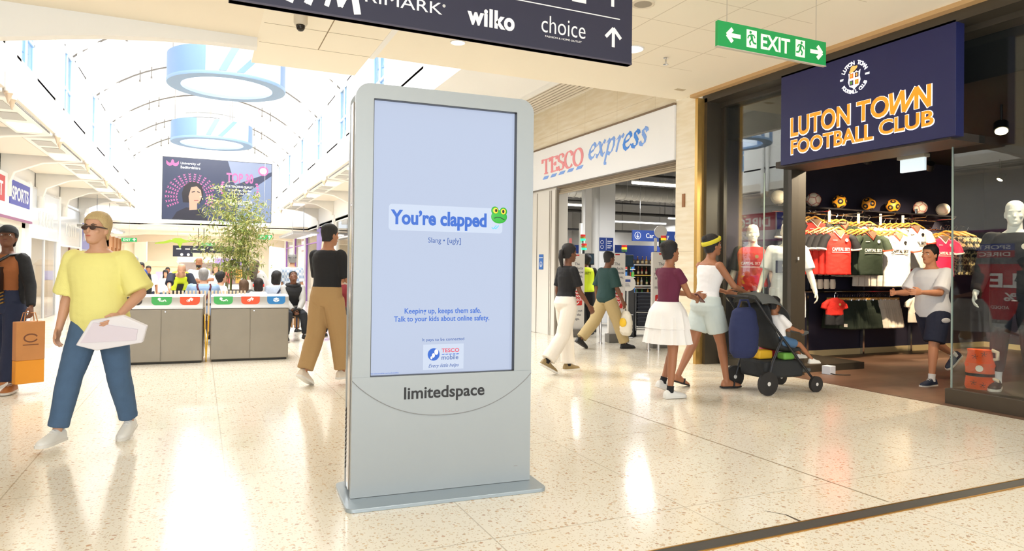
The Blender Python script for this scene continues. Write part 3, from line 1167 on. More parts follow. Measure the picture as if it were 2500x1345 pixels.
    # face details
    if face:
        for sg in (-1, 1):
            e = MB()
            e.M = HM
            e.ell((sg * .031, .0765, -.005), (.0135, .0135, .0085), 12, 8)
            eo = e.build('eye', mat('eye_white', (226, 220, 212), rough=0.25), body)
            e = MB()
            e.M = HM
            e.ell((sg * .031, .0845, -.005), (.0062, .0062, .0062), 10, 6)
            e.build('iris', mat('iris_brown', (44, 28, 20), rough=0.2), eo)
            e = MB()
            e.M = HM
            e.tube([(sg * .014, .096, .016), (sg * .030, .094, .021), (sg * .048, .080, .017)], [.003, .004, .002], 6)
            e.build('eyebrow', mat('brow_dark', (46, 34, 28), rough=0.8), body)
        e = MB()
        e.M = HM
        e.ell((0, .0975, -.0675), (.021, .0045, .0055), 12, 8)
        lip = tuple(max(0, min(255, int(v))) for v in (skin[0] * .86 + 12, skin[1] * .66, skin[2] * .66))
        e.build('mouth', mat('lips_%d_%d_%d' % lip, lip, rough=0.45), body)

    # ---------------- hair
    def haircap(style, m, name='hair'):
        e = MB()
        e.M = HM
        n = 36
        th = {'short': .013, 'crop': .007, 'long': .018, 'bun': .012, 'pony': .012, 'curly': .03, 'bob': .02}.get(style, .010)

        def zstart(az):  # az 0 = front (+y)
            a = abs(az)
            fr, si, ba = .058, (.0 if style in ('crop', 'short', 'bun', 'pony') else -.04), -.075
            if style == 'long':
                si, ba = -.2, -.36
                fr = .05
            if style in ('bob', 'curly'):
                si, ba = -.09, -.13
            if a < radians(42):
                return fr
            if a < radians(75):
                t_ = (a - radians(42)) / radians(33)
                return fr + (si - fr) * t_
            t_ = min(1, (a - radians(75)) / radians(45))
            return si + (ba - si) * t_
        rows = 12
        outer, inner = [], []
        for i in range(rows + 1):
            ro, ri = [], []
            for k in range(n):
                az = -pi + 2 * pi * k / n
                z0 = zstart(az)
                t_ = i / rows
                zv = z0 + (.119 - z0) * (1 - (1 - t_) ** 1.35)
                rx, ry, yo = headrad(max(zv, -.03))
                thk = th * (0.5 + .5 * min(1, t_ * 6)) if style not in ('long', 'bob', 'curly') else th
                if style == 'long' and zv < -.05:
                    thk = th + .015 * min(1, (-.05 - zv) / .15)
                wob = 1 + (.06 * noise.noise(Vector((sin(az) * 3.2, cos(az) * 3.2, zv * 18))) if style in ('curly', 'long', 'bob') else .02 * noise.noise(Vector((sin(az) * 6, cos(az) * 6, zv * 30))))
                if i == rows:
                    rx = ry = .004
                ro.append(V(((rx + thk) * sin(az) * wob, (ry + thk) * cos(az) * wob + yo, zv + thk * 1.5 * t_ ** 2.5)))
                ri.append(V((rx * .93 * sin(az), ry * .93 * cos(az) + yo, zv)))
            outer.append(ro)
            inner.append(ri)
        e.loft(list(reversed(inner[:-1])) + outer, True)
        if style == 'bun':
            e.ell((0, -.085, .085), (.04, .04, .038), 14, 10)
        if style == 'pony':
            e.tube([(0, -.095, .04), (0, -.135, .02), (0, -.14, -.06), (0, -.12, -.16), (0, -.11, -.22)], [.022, .03, .032, .024, .006], 10)
        return e.build(name, m, body, smooth=60)
    if hair:
        haircap(hair[0], mat('hair_%d_%d_%d' % hair[1], hair[1], rough=0.6, bump=0.5, bscale=120, stretch=(1, 1, .25), var=.25, vscale=30))
    if beard:
        e = MB()
        e.M = HM
        e.loft([ring(V((0, yo + .004, zv)), V((1, 0, 0)), V((0, 1, 0)), rx + .004, ry + .005, 24) for zv, rx, ry, yo in HEADP[:4] + [(-.055, .052, .07, .016)]])
        e.build('beard', mat('hair_%d_%d_%d' % beard, beard, rough=0.7), body, smooth=60)
    if hat:
        kind, hc = hat
        e = MB()
        e.M = HM
        rr = []
        for zv, k in ((.028, 1.0), (.06, 1.0), (.09, .93), (.115, .72), (.13, .42), (.136, .08)):
            rx, ry, yo = headrad(min(zv, .05))
            rr.append(ring(V((0, -.004, zv)), V((1, 0, 0)), V((0, 1, 0)), (rx + .014) * k, (ry + .014) * k, 24))
        e.loft(rr)
        hm = mat('hat_%d_%d_%d' % hc, hc, rough=0.8, bump=.2, bscale=80)
        ho = e.build('cap' if kind == 'cap' else 'hat', hm, body, smooth=60)
        e = MB()
        e.M = HM
        if kind == 'cap':
            out = [(.078 * cos(a), .075 + .085 * sin(a)) for a in [pi * k / 14 for k in range(15)]]
            e.prism(out, (0, .02, .03), (1, 0, 0), (0, .97, -.22), (0, 0, .006))
            e.build('peak', hm, ho)
        elif kind == 'band':
            pass
    # ---------------- clothes
    if bottom:
        b = MB()
        bm_ = bottom['mat']
        ez = bottom.get('ease', .016)
        kind = bottom['kind']
        if kind in ('trousers', 'shorts'):
            torso(b, -.115, bottom.get('waist', .10), ease=ez * .7 + .004)
            ln = bottom.get('length', .97 if kind == 'trousers' else .40)
            fl_ = bottom.get('flare', 0.0)
            for sd in 'LR':
                hip, knee, ank, F, side, up = J['leg' + sd]
                full = [(0, .086), (.17, .080), (.36, .068), (.51, .056), (.66, .051), (.9, .036), (1, .034)]
                pp, rr = [], []
                for t_, r in full + [(ln, None)]:
                    if t_ > ln:
                        continue
                    if r is None:
                        for (ta, ra), (tb, rb) in zip(full[:-1], full[1:]):
                            if ta <= t_ <= tb:
                                r = ra + (rb - ra) * (t_ - ta) / (tb - ta)
                    q = hip.lerp(knee, t_ / .51) if t_ <= .51 else knee.lerp(ank, (t_ - .51) / .49)
                    if pp and abs(t_ - last) < .01:
                        continue
                    last = t_
                    loose = bottom.get('loose', 0.0)
                    rmin = bottom.get('rmin', 0.0)
                    pp.append(q)
                    rr.append(max(r + ez + loose * t_ + fl_ * max(0, t_ - .55), rmin) * s * gl)
                b.tube(pp, rr, 16)
            me = fuse(b, .0105 if detail else .014, 3, wrinkle=.0035 * (1 if detail else 0), mats=bm_, name=kind)
            link(kind, me, body)
        else:  # skirt
            n = 48
            zt, ln, fl_ = bottom.get('waist', .10), bottom.get('len', .42), bottom.get('flare', .10)
            tiers = bottom.get('tiers', 1)
            for ti in range(tiers):
                rr, ri = [], []
                za = zt - (ln * .55 if ti else 0)
                zb = zt - (ln * .64 if (tiers > 1 and ti == 0) else ln)
                for i in range(11):
                    t_ = i / 10
                    zv = za + (zb - za) * t_
                    base = zt - zv
                    c0 = spf(zt)[0] + V((0, 0, (zv - zt) * s))
                    q = []
                    qi = []
                    for k in range(n):
                        a = 2 * pi * k / n
                        pl = 1 + bottom.get('pleat', .05) * cos(a * bottom.get('npleat', 16)) * min(1, base / .2)
                        hx = (.135 + .05 * min(1, base / .1) + fl_ * base / ln + (.012 if tiers > 1 and ti == 0 else 0) + .012)
                        hy = (.10 + .04 * min(1, base / .1) + fl_ * base / ln + .012 + (.012 if tiers > 1 and ti == 0 else 0))
                        q.append(c0 + RH @ V((hx * pl * cos(a) * s, hy * pl * sin(a) * s - .01 * s, 0)))
                        qi.append(c0 + RH @ V((hx * pl * cos(a) * s * .96, hy * pl * sin(a) * s * .96 - .01 * s, 0)))
                    rr.append(q)
                    ri.append(qi)
                b.loft(rr + list(reversed(ri)), True)
            b.build('skirt', bm_, body, smooth=50)

    def topcloth(t_, name):
        b = MB()
        ez = t_.get('ease', .018)
        torso(b, t_.get('hem', -.04), t_.get('neck', .50), ease=ez, bel=belly)
        sl = t_.get('sleeve', .5)
        for sd in 'LR':
            S, E_, Wr, fd, Rz_ = J['arm' + sd]
            g = (0.82 if sex == 'f' else 1.0) * (.6 + .4 * girth)
            if sl <= 0:
                continue
            L1 = .53
            c0 = spf(.44)[0]
            pp, rr = [S.lerp(c0, .35), S], [(.054 * g + ez * .5) * s, (.056 * g + ez * .6) * s]
            se = t_.get('sease', ez)
            if sl <= L1:
                pp.append(S.lerp(E_, sl / L1))
                rr.append((.050 * g + se + t_.get('sflare', .006)) * s)
            else:
                pp += [S.lerp(E_, .5), E_, E_.lerp(Wr, .4)]
                rr += [(.048 * g + se) * s, (.042 * g + se) * s, (.038 * g + se) * s]
                pp.append(E_.lerp(Wr, min(1, (sl - L1) / (1 - L1))))
                rr.append((.029 * g + se * .8) * s)
            b.tube(pp, rr, 14)
            b.ell(S, ((.056 * g + ez * .6) * s,) * 3, 12, 8)
            if sl > L1:
                b.ell(E_, ((.042 * g + se) * s,) * 3, 10, 6)
        me = fuse(b, .0105 if detail else .014, 3, wrinkle=t_.get('wrinkle', .004) * (1 if detail else 0), mats=t_['mat'], name=name)
        return link(name, me, body)
    if top:
        to = topcloth(top, top.get('name', 'shirt'))
    if vest:
        topcloth(vest, vest.get('name', 'waistcoat'))
    # ---------------- shoes
    if shoes:
        kind = shoes.get('kind', 'trainer')
        for sd in 'LR':
            hip, knee, ank, F, side, up = J['leg' + sd]
            o = ank - up * (.085 * s)
            if kind == 'sandal':
                b = MB()
                pl = [(w, y) for y, w, hh in SHOE]
                out = [(w * s, y * s) for w, y in pl] + [(-w * s, y * s) for w, y in reversed(pl)]
                b.prism(out, o, side, F, up * (.014 * s))
                sh = b.build('sandal', shoes['mat'], body, smooth=40)
                b = MB()
                b.tube([o + side * (.045 * s) + F * (.07 * s) + up * .01, o + side * (.03 * s) + F * (.085 * s) + up * (.06 * s), o - side * (.03 * s) + F * (.085 * s) + up * (.06 * s), o - side * (.045 * s) + F * (.07 * s) + up * .01], .011 * s, 8)
                b.build('strap', shoes['mat'], sh)
                continue
            b = MB()
            hk = {'trainer': 1.0, 'clog': .86, 'boot': 1.15}.get(kind, 1)
            b.loft([footring((w + (.006 if kind == 'clog' else 0.002)) * s, hh * hk * s, y * s, F, o, side, up, z0=.01 * s) for y, w, hh in SHOE])
            sh = link('shoe', fuse(b, .008, 3, mats=shoes['mat'], name='shoe'), body)
            b = MB()
            pl = [((w + .005) * s, y * 1.03 * s) for y, w, hh in SHOE]
            b.prism(pl + [(-w, y) for w, y in reversed(pl)], o, side, F, up * (.022 * s))
            b.build('sole', shoes.get('sole', mat('sole_white', (226, 222, 214), rough=.6)), sh, smooth=40)
            if kind == 'trainer' and detail:
                b = MB()
                for j in range(3):
                    q = o + F * ((.045 + .022 * j) * s) + up * ((.094 - .011 * j) * s)
                    b.tube([q - side * (.022 * s) - up * .008, q + up * .002, q + side * (.022 * s) - up * .008], .004 * s, 6)
                b.build('laces', mat('laces_white', (232, 230, 226), rough=.8), sh)
            if shoes.get('sock'):
                b = MB().tube([o + up * (.06 * s), ank + up * (.0 * s), ank.lerp(knee, .08), ank.lerp(knee, shoes.get('sockh', .14))], [.042 * s, .040 * s, .039 * s, .042 * s], 12)
                b.build('sock', shoes['sock'], body)
    J['HM'] = HM
    J['spf'] = spf
    J['s'] = s
    return body, J
# ================================================================ shopfront and sales floor of the football shop
NAVYW = mat('navy_wall', (44, 40, 58), rough=0.7)
BLACKC = mat('black_ceiling', (30, 28, 28), rough=0.8)
ORANGE = mat('orange_letter', (200, 110, 10), rough=0.4, emit=(255, 160, 36), es=0.78)
LEDW = mat('letter_edge_light', (255, 250, 245), rough=0.4, emit=(255, 246, 240), es=1.15)
SX = 6.72
b = MB()
b.box(7.05, 8.05, 0, 13.6, 8.17, 3.9)
struct(b.build('wall_shop_side', NAVYW, smooth=0))
struct(MB().box(13.5, -2.0, 0, 13.6, 8.1, 3.9).build('wall_shop_back', NAVYW, smooth=0))
struct(MB().box(7.05, -2.1, 0, 13.6, -2.0, 3.9).build('wall_shop_near', NAVYW, smooth=0))
struct(MB().box(7.25, -2.0, 3.35, 13.5, 8.05, 3.96).build('ceiling_shop', BLACKC, smooth=0))
b = MB().box(7.3, 8.03, 0.0, 13.5, 8.05, 0.10)
b.box(13.48, -2, 0, 13.5, 8.03, .1)
struct(b.build('baseboard_shop', mat('cream_skirting', (222, 200, 150), rough=0.5), smooth=0))
# stone pier and the stone band over the supermarket sign
b = MB()
b.box(6.6, 8.02, 0, 7.0, 8.462, 3.96)
struct(b.build('column_stone', STONE, smooth=0, bevel=0.004))
b = MB()
b.box(6.6, 8.462, 3.93, 6.8, 15.0, 4.76)
struct(b.build('wall_stone_band', STONE, smooth=0))
t = struct(MB().box(6.585, 8.23, 2.32, 6.6, 8.29, 2.52).build('trim_5', mat('copper_plate', (150, 104, 66), rough=0.4, metal=.5), smooth=0))
# frame of the shopfront
b = MB()
b.box(6.6, 7.96, 0, 6.72, 8.02, 3.9)
struct(b.build('trim_6', mat('brass_jamb', (206, 166, 96), rough=0.25, metal=0.75), smooth=0))
b = MB()
b.box(6.72, 7.9, 0, 7.06, 8.02, 3.9)
b.box(6.96, -1.9, 3.78, 7.2, 7.9, 3.95)
b.box(6.72, -1.9, 3.84, 6.96, 8.0, 3.95)
b.box(6.99, 7.84, 0, 7.05, 7.9, 3.8)
struct(b.build('trim_7', DARKFR, smooth=0))
# left window: pane, head, post, low plinth
w = struct(MB().box(7.02, 6.66, 0.10, 7.032, 7.86, 3.80).build('window_40', SHOPGL, smooth=0))
b = MB()
b.box(6.99, 6.6, 0.0, 7.06, 7.9, 0.10)
b.build('window_frame', DARKFR, w, smooth=0)
MB().box(7.018, 7.08, .1, 7.034, 7.086, 2.72).build('pane_joint', mat('pane_edge', (150, 166, 160), rough=.2), w, smooth=0)
b = MB().box(7.02, 6.6, 0, 7.14, 6.74, 2.74)
b.box(7.14, 6.62, 0, 7.30, 6.72, 2.74)
struct(b.build('trim_8', DARKFR, smooth=0, bevel=0.004))
b = MB().box(7.135, 6.585, 1.52, 7.15, 6.6, 1.56)
struct(b.build('trim_9', WHITELET, smooth=0))
struct(MB().box(7.07, 6.75, 0.0, 8.6, 8.04, 0.10).build('floor_display', DARKFR, smooth=0))
# right window on its plinth
struct(MB().box(7.13, -1.9, 0, 8.5, 4.64, 0.165).build('floor_display_near', mat('plinth_brown', (66, 56, 44), rough=0.45, var=.1), smooth=0, bevel=0.006))
w = struct(MB().box(7.20, -1.9, 0.165, 7.212, 4.615, 3.78).build('window_41', SHOPGL, smooth=0))
MB().box(7.196, 4.612, 0.165, 7.216, 4.622, 3.78).build('pane_edge', mat('pane_edge', (150, 166, 160), rough=.2), w, smooth=0)
# header beam over the entrance
b = MB().box(6.76, 4.35, 2.70, 7.3, 6.62, 2.78)
b.box(7.16, 4.62, 2.78, 7.3, 6.62, 3.8)
struct(b.build('ceiling_beam_entrance', mat('header_dark', (52, 44, 38), rough=0.5), smooth=0))

# ---- fascia sign
t = thing('shop_sign', 'dark blue box sign reading LUTON TOWN FOOTBALL CLUB in orange over the shop entrance', 'sign', (SX, 5.39, 2.72))
MB().box(0, -1.11, 0, 0.13, 1.11, 1.145).build('sign_box', mat('sign_navy', (30, 35, 88), rough=0.5), t, bevel=0.003)


def lit(s, y0, y1, z0, z1):
    w_, h_ = y0 - y1, z1 - z0
    loc = (-0.001, (y0 + y1) / 2 - 5.39, z0 - 2.72)
    text('letter_halo', s, 0.3, '-x', (loc[0], loc[1], loc[2]), LEDW, t, bold=0.0115, ext=0.004, width=w_ + .016, height=h_ + .016)
    text('lettering', s, 0.3, '-x', (loc[0] - .0045, loc[1], loc[2] + .008), ORANGE, t, bold=0.0075, ext=0.003, width=w_, height=h_)


lit('LUTON', 6.335, 5.475, 3.055, 3.295)
lit('FOOTBALL', 6.335, 5.19, 2.832, 3.012)
lit('CLUB', 5.11, 4.50, 2.862, 3.022)
lit('TO', 5.385, 4.985, 3.06, 3.29)
# the W and N share one zigzag
for nm, mm, wd, ex, xo in (('letter_halo', LEDW, .062, .004, .001), ('lettering', ORANGE, .044, .003, .0055)):
    y0 = -0.435
    zz0, zz1 = .345, .565
    pl = []
    for pts_ in ([(0, zz1), (0.02, zz0)], [(0.02, zz0), (.135, zz1)], [(.135, zz1), (.15, zz0)], [(.15, zz0), (.29, zz1)], [(.29, zz1), (.29, zz0)], [(.29, zz1), (.425, zz0)], [(.425, zz0), (.425, zz1)]):
        pl += stroke(pts_, wd)
    polys(nm, pl, '-x', (-xo, -0.42, 0.0), mm, t, ex)
# club crest
cy, cz = 5.425 - 5.39, 3.582 - 2.72
white = mat('crest_white', (250, 250, 252), rough=.4, emit=(250, 248, 250), es=.8)


def circ_text(s, R, a0, a1, size, inward, parent, facing, c, m, name):
    u, v, n = FR[facing]
    u, v, n = Vector(u), Vector(v), Vector(n)
    for k, ch in enumerate(s):
        if ch == ' ':
            continue
        a = radians(a0 + (a1 - a0) * k / (len(s) - 1))
        d = u * cos(a) + v * sin(a)
        tn = u * sin(a) - v * cos(a)
        if inward:
            tn = -tn
            upv = -d
        else:
            upv = d
        text(name, ch, size, (tuple(tn), tuple(upv), tuple(n)), tuple(Vector(c) + d * R), m, parent, bold=size * .03, ext=.004)


circ_text('LUTON TOWN', .142, 152, 28, .062, False, t, '-x', (-.001, cy, cz), white, 'crest_lettering')
circ_text('FOOTBALL CLUB', .186, 212, 328, .056, True, t, '-x', (-.001, cy, cz), white, 'crest_lettering')
text('crest_lettering', 'EST', .03, '-x', (-.001, cy + .165, cz - .01), white, t, bold=.001, ext=.003)
text('crest_lettering', '1885', .03, '-x', (-.001, cy - .165, cz - .01), white, t, bold=.001, ext=.003)
sh = [(-.075, .07), (-.05, .062), (-.03, .082), (0, .066), (.03, .082), (.05, .062), (.078, .085), (.07, .02), (.08, -.03), (.06, -.085), (.02, -.105), (0, -.13), (-.02, -.105), (-.06, -.085), (-.08, -.03), (-.07, .02)]
flat('crest_shield', sh, '-x', (-.001, cy, cz - .015), white, t, .004)
for nm, x0, z0, col in (('orange', -.058, .006, (232, 116, 44)), ('purple', .010, .006, (52, 30, 66)), ('purple2', -.058, -.074, (70, 40, 96)), ('orange2', .010, -.074, (222, 140, 50))):
    flat('crest_quarter', [(x0, z0), (x0 + .048, z0), (x0 + .048, z0 + .055), (x0, z0 + .055)], '-x', (-.005, cy, cz - .015), mat('crest_' + nm, col, rough=.4, emit=col, es=.35), t, .002)
for x0, z0, col in ((-.035, .034, (240, 190, 80)), (.034, .034, (230, 180, 90)), (-.035, -.046, (90, 160, 60)), (.034, -.046, (200, 190, 60))):
    flat('crest_charge', arc(x0, z0, .013, .02, 0, 340, 10), '-x', (-.0072, cy, cz - .015), mat('charge_%d' % int(x0 * 1000 + z0 * 10000), col, rough=.4, emit=col, es=.3), t, .001)
polys('crest_hat', [[(x * cos(.5) - y * sin(.5), x * sin(.5) + y * cos(.5)) for x, y in arc(0, 0, .06, .022, 0, 350, 20)], [(x * cos(.5) - y * sin(.5), x * sin(.5) + y * cos(.5)) for x, y in arc(0, .012, .035, .03, 0, 180, 12)]],
      '-x', (-.005, cy + .01, cz + .088), mat('crest_straw', (240, 196, 110), rough=.4, emit=(240, 196, 110), es=.4), t, .003)

# ---- blank light box under the header
t = thing('emergency_light', 'white lit rectangular emergency light box hanging over the shop entrance', 'light', (7.55, 5.30, 2.55))
MB().box(-0.02, -0.15, 0.0, 0.02, 0.15, 0.15).build('light_panel', mat('emergency_panel', (225, 235, 240), rough=.3, emit=(214, 232, 240), es=.75), t, bevel=.004)
MB().box(-0.05, -0.17, 0.15, 0.05, 0.17, 0.19).build('mount', mat('light_mount', (170, 164, 150), rough=.5), t, bevel=.004)
b = MB()
for y in (-.1, .1):
    b.cyl((0, y, .19), (0, y, .80), .008, n=6)
b.build('rods', DARKFR, t)

# ---- ceiling spots
WARM = mat('lamp_warm', (255, 240, 214), rough=.4, emit=(255, 226, 170), es=18)


def spot(label, p, target, power, zc=3.35, cone=70, r=.05):
    t = thing('ceiling_spotlight', label, 'spotlight', p, 0, 'ceiling spotlights of the football shop')
    d = (Vector(target) - Vector(p)).normalized()
    MB().cyl((0, 0, .02), (0, 0, zc - p[2]), .012, n=8).build('stem', BLACK, t)
    MB().cyl(-d * .11, d * .0, r * 1.02, r * 1.05, 16).build('housing', BLACK, t)
    x, y = basis(d)
    MB().cyl(d * .001, d * .006, r * .86, r * .86, 16).build('lens', WARM, t)
    L = bpy.data.lights.new('spot_lamp', 'SPOT')
    L.energy = power
    L.color = (1, .80, .55)
    L.spot_size = radians(cone)
    L.spot_blend = .6
    L.shadow_soft_size = r * .8
    o = bpy.data.objects.new('lamp', L)
    COL.objects.link(o)
    o.parent = t
    o.location = d * .03
    o.rotation_euler = d.to_track_quat('-Z', 'Y').to_euler()
    return t


spot('warm ceiling spotlight in the shop just right of the entrance post', (8.6, 6.72, 2.93), (9.5, 7.6, 1.5), 520)
spot('warm ceiling spotlight in the shop beside the hanging emergency light', (9.4, 6.35, 2.85), (10.6, 7.5, 1.6), 620)
spot('largest and brightest warm ceiling spotlight behind the near shop window', (8.5, 4.88, 3.04), (7.6, 4.3, 1.3), 260, r=.075)
spot('small warm ceiling spotlight below the brightest one in the near window', (12.5, 7.2, 3.0), (11.6, 7.7, 1.4), 420)
spot('warm ceiling spotlight hidden behind the entrance fascia over the window display', (8.9, 6.0, 3.1), (7.5, 7.35, 1.3), 420)
spot('warm ceiling spotlight deep in the shop behind the lit emergency panel', (8.2, 5.4, 3.12), (7.45, 7.4, 1.5), 300)
spot('added warm window spotlight lighting the white mannequin, unseen behind the fascia', (7.45, 6.82, 3.2), (7.5, 7.4, 1.4), 260, cone=80)  # added to brighten the mannequin behind the glass
spot('added unseen warm window spotlight lighting the near mannequin at the frame edge', (7.5, 3.5, 3.2), (7.6, 4.25, 1.5), 200, cone=80)  # added front light for the near mannequin, out of view

# ---- wall fixtures
t = thing('wall_rack', 'chrome and black wall rack holding the football shelf and shirt rails', 'rack', (8.0, 8.0, 0))
MB().box(-0.1, -0.32, 2.36, 4.1, 0.04, 2.385).build('shelf', mat('smoked_shelf', (36, 34, 36), rough=.15), t, bevel=.003)
for x in (.86, 2.15, 3.35):
    MB().box(x - .02, -.02, .0, x + .02, .03, 2.36).build('upright', CHROME, t)
MB().cyl((-.1, -.18, 2.29), (4.1, -.18, 2.29), .0125, n=8).build('upper_rail', CHROME, t)
MB().cyl((.5, -.18, 1.06), (3.0, -.18, 1.06), .0125, n=8).build('lower_rail', CHROME, t)
MB().box(.5, -.2, 1.075, 3.0, -.02, 1.09).build('lower_shelf', mat('smoked_shelf', (36, 34, 36), rough=.15), t)
ARMX = [8.56, 8.93, 9.28, 9.64, 10.02, 10.38, 10.78, 11.14, 11.5, 11.85]
for k, x in enumerate(ARMX):
    z = 2.29 if k % 2 == 0 else 2.13
    b = MB()
    b.tube([(x - 8, -.0, z), (x - 8, -.66, z - (.0 if k % 2 == 0 else .03)), (x - 8, -.68, z + .03)], .009, 8)
    b.build('arm', CHROME, t)
for x in (.38, 1.02, 1.68, 2.2, 2.75):
    MB().cyl((x, -.28, 2.16), (x, -.28, 2.34), .02, n=8).build('light_tube', mat('light_tube', (255, 240, 210), rough=.3, emit=(255, 220, 150), es=.9), t)
for x in (.32, 1.95, 3.1):
    MB().cyl((x, -.27, 2.385), (x, -.27, 2.47), .02, n=8).build('shelf_stop', CHROME, t)

# footballs
def football(kind):
    if kind == 'white':
        m = mat('ball_white', (226, 214, 196), rough=.35)
        l = mat('ball_red', (170, 44, 36), rough=.4)
    elif kind == 'orange':
        m = mat('ball_orange', (222, 148, 40), rough=.35)
        l = mat('ball_black', (26, 24, 30), rough=.4)
    else:
        m = mat('ball_cream', (222, 210, 190), rough=.35)
        l = mat('ball_line', (150, 110, 90), rough=.4)
    b = MB().ell((0, 0, 0), (.11, .11, .11), 28, 18)
    o = b.build('football', m, smooth=80)
    b = MB()
    ico = [(0, 1, 1.618), (0, -1, 1.618), (0, 1, -1.618), (0, -1, -1.618), (1, 1.618, 0), (-1, 1.618, 0), (1, -1.618, 0), (-1, -1.618, 0), (1.618, 0, 1), (-1.618, 0, 1), (1.618, 0, -1), (-1.618, 0, -1)]
    for d in ico:
        d = Vector(d).normalized()
        x, y = basis(d)
        if kind == 'orange':
            for r0, r1 in ((.043, .018),):
                rings = []
                for rr, hh in ((r0, -.004), (r0, .002), (r1, .0035), (r1, -.004)):
                    c = d * sqrt(max(0, .11 ** 2 - rr ** 2)) + d * hh
                    rings.append([c + x * (rr * cos(2 * pi * k / 20)) + y * (rr * sin(2 * pi * k / 20)) for k in range(20)])
                b.loft(rings, closed=True)
        elif kind == 'white':
            rr = .062
            c = d * sqrt(.11 ** 2 - rr ** 2)
            b.tube([c + x * (rr * cos(2 * pi * k / 28)) + y * (rr * sin(2 * pi * k / 28)) for k in range(28)], .0028, 6, closed=True)
    if kind == 'cream':
        for tt in (-.055, .0, .06):
            rr = sqrt(.11 ** 2 - tt ** 2)
            b.tube([(tt, rr * cos(2 * pi * k / 32), rr * sin(2 * pi * k / 32)) for k in range(32)], .0022, 6, closed=True)
    b.build('pattern', l, o)
    return o


fb = {k: football(k) for k in ('white', 'orange', 'cream')}
fused = set()
for k, x, lab, rz in (('cream', 7.98, 'cream football on the shelf end above the white mannequin in the left window', .4), ('white', 8.72, 'white football with red rings on the shelf, next to the entrance post', .3),
                  ('orange', 9.29, 'orange and black football, first of the three orange ones from the entrance post', .5),
                  ('orange', 9.96, 'orange and black football in the middle of the three orange ones', 1.4), ('orange', 10.55, 'orange and black football beside the white red-ringed ball on its right', 2.3),
                  ('white', 11.25, 'white football with red rings, between an orange ball and a cream ball', 1.2), ('cream', 11.85, 'cream football at the end of the shelf beside the pane edge', .2)):
    if k not in fused:
        o = fb[k]
        fused.add(k)
        o.location = (x, 7.76, 2.497)
        o.rotation_euler = (rz * .6, rz, rz * 2)
        tag(o, lab, 'football', 'footballs on the shop shelf')
    else:
        o = dup(fb[k], (x, 7.76, 2.496), None, lab)
        o.rotation_euler = (rz * .7, rz, rz * 2)


# ---- shirts on hangers
def tee(name, wd, ln, body, sleeve, trim, longer=0.0):
    """a football shirt hanging from (0,0,0) at the neck, facing -y, with its own collar, sleeves and prints"""
    b = MB()
    prof = [(0.0, .085, .03), (-.03, .16, .035), (-.07, .46, .04), (-.16, .50, .055), (-.30, .475, .06), (-.5, .465, .062), (-ln, .48, .066)]
    b.loft([ring(Vector((0, 0, z)), Vector((1, 0, 0)), Vector((0, 1, 0)), w * wd, d, 24) for z, w, d in prof])
    me = fuse(b, .011, 3, wrinkle=.006, wscale=7, mats=body, name=name)
    o = link(name, me)
    for sg in (-1, 1):
        b = MB().tube([(sg * wd * .36, 0, -.075), (sg * wd * .52, -.005, -.13), (sg * wd * .62, -.01, -.235), (sg * wd * .645, -.01, -.275)], [.05, .068, .076, .078], 12)
        so = link('sleeve', fuse(b, .011, 2, wrinkle=.004, mats=sleeve, name='sleeve'), o)
        b = MB().tube([(sg * wd * .640, -.01, -.262), (sg * wd * .648, -.01, -.284)], [.082, .082], 14)
        b.build('cuff', trim, so)
    b = MB().tube([(-.085, -.0, .0), (-.07, -.035, -.03), (0, -.062, -.115), (.07, -.035, -.03), (.085, 0, 0), (.05, .03, .012), (-.05, .03, .012)], .0085, 8, closed=True)
    b.build('collar', trim, o)
    b = MB().prism([(-.075, .0), (-.062, -.025), (0, -.10), (.062, -.025), (.075, .0), (.04, .012), (-.04, .012)], (0, -.052, 0), (1, 0, 0), (0, .1, 1), (0, .006, 0))
    b.build('neck_shade', mat('neck_shade_brown', (120, 96, 76), rough=.9), o)  # dark patch laid on for the shade inside the neck
    return o


def prints(o, ln, m, words='CAPITAL SKY', wd=.30):
    text('chest_print', words, .05, '-y', (-.0, -.067, -.30), m, o, bold=.0012, ext=.003, width=wd * 1.0, height=.05)
    MB().box(-wd / 2, -.0695, -.325, wd / 2, -.066, -.318).build('print_line', m, o, smooth=0)
    b = MB().lathe([(.026, -.0665), (.026, -.0695), (.016, -.0695), (.016, -.0665)], (.095, 0, -.14), 16, 'y')
    b.build('badge', m, o)
    MB().box(-.13, -.067, -.146, -.06, -.063, -.138).build('maker_print', m, o, smooth=0)


WOODH = mat('hanger_wood', (206, 150, 62), rough=.35)


def hanger_mesh():
    b = MB()
    b.tube([(-.20, 0, -.045), (-.12, 0, -.012), (-.03, 0, .03), (0, 0, .038), (.03, 0, .03), (.12, 0, -.012), (.20, 0, -.045)], [.008, .013, .015, .015, .015, .013, .008], 8)
    o = b.build('clothes_hanger', WOODH)
    b = MB().tube([(0, 0, .045), (0, 0, .085), (.018, 0, .10), (.026, 0, .12), (.012, 0, .14), (-.012, 0, .138)], .003, 6)
    b.build('hook', CHROME, o)
    return o


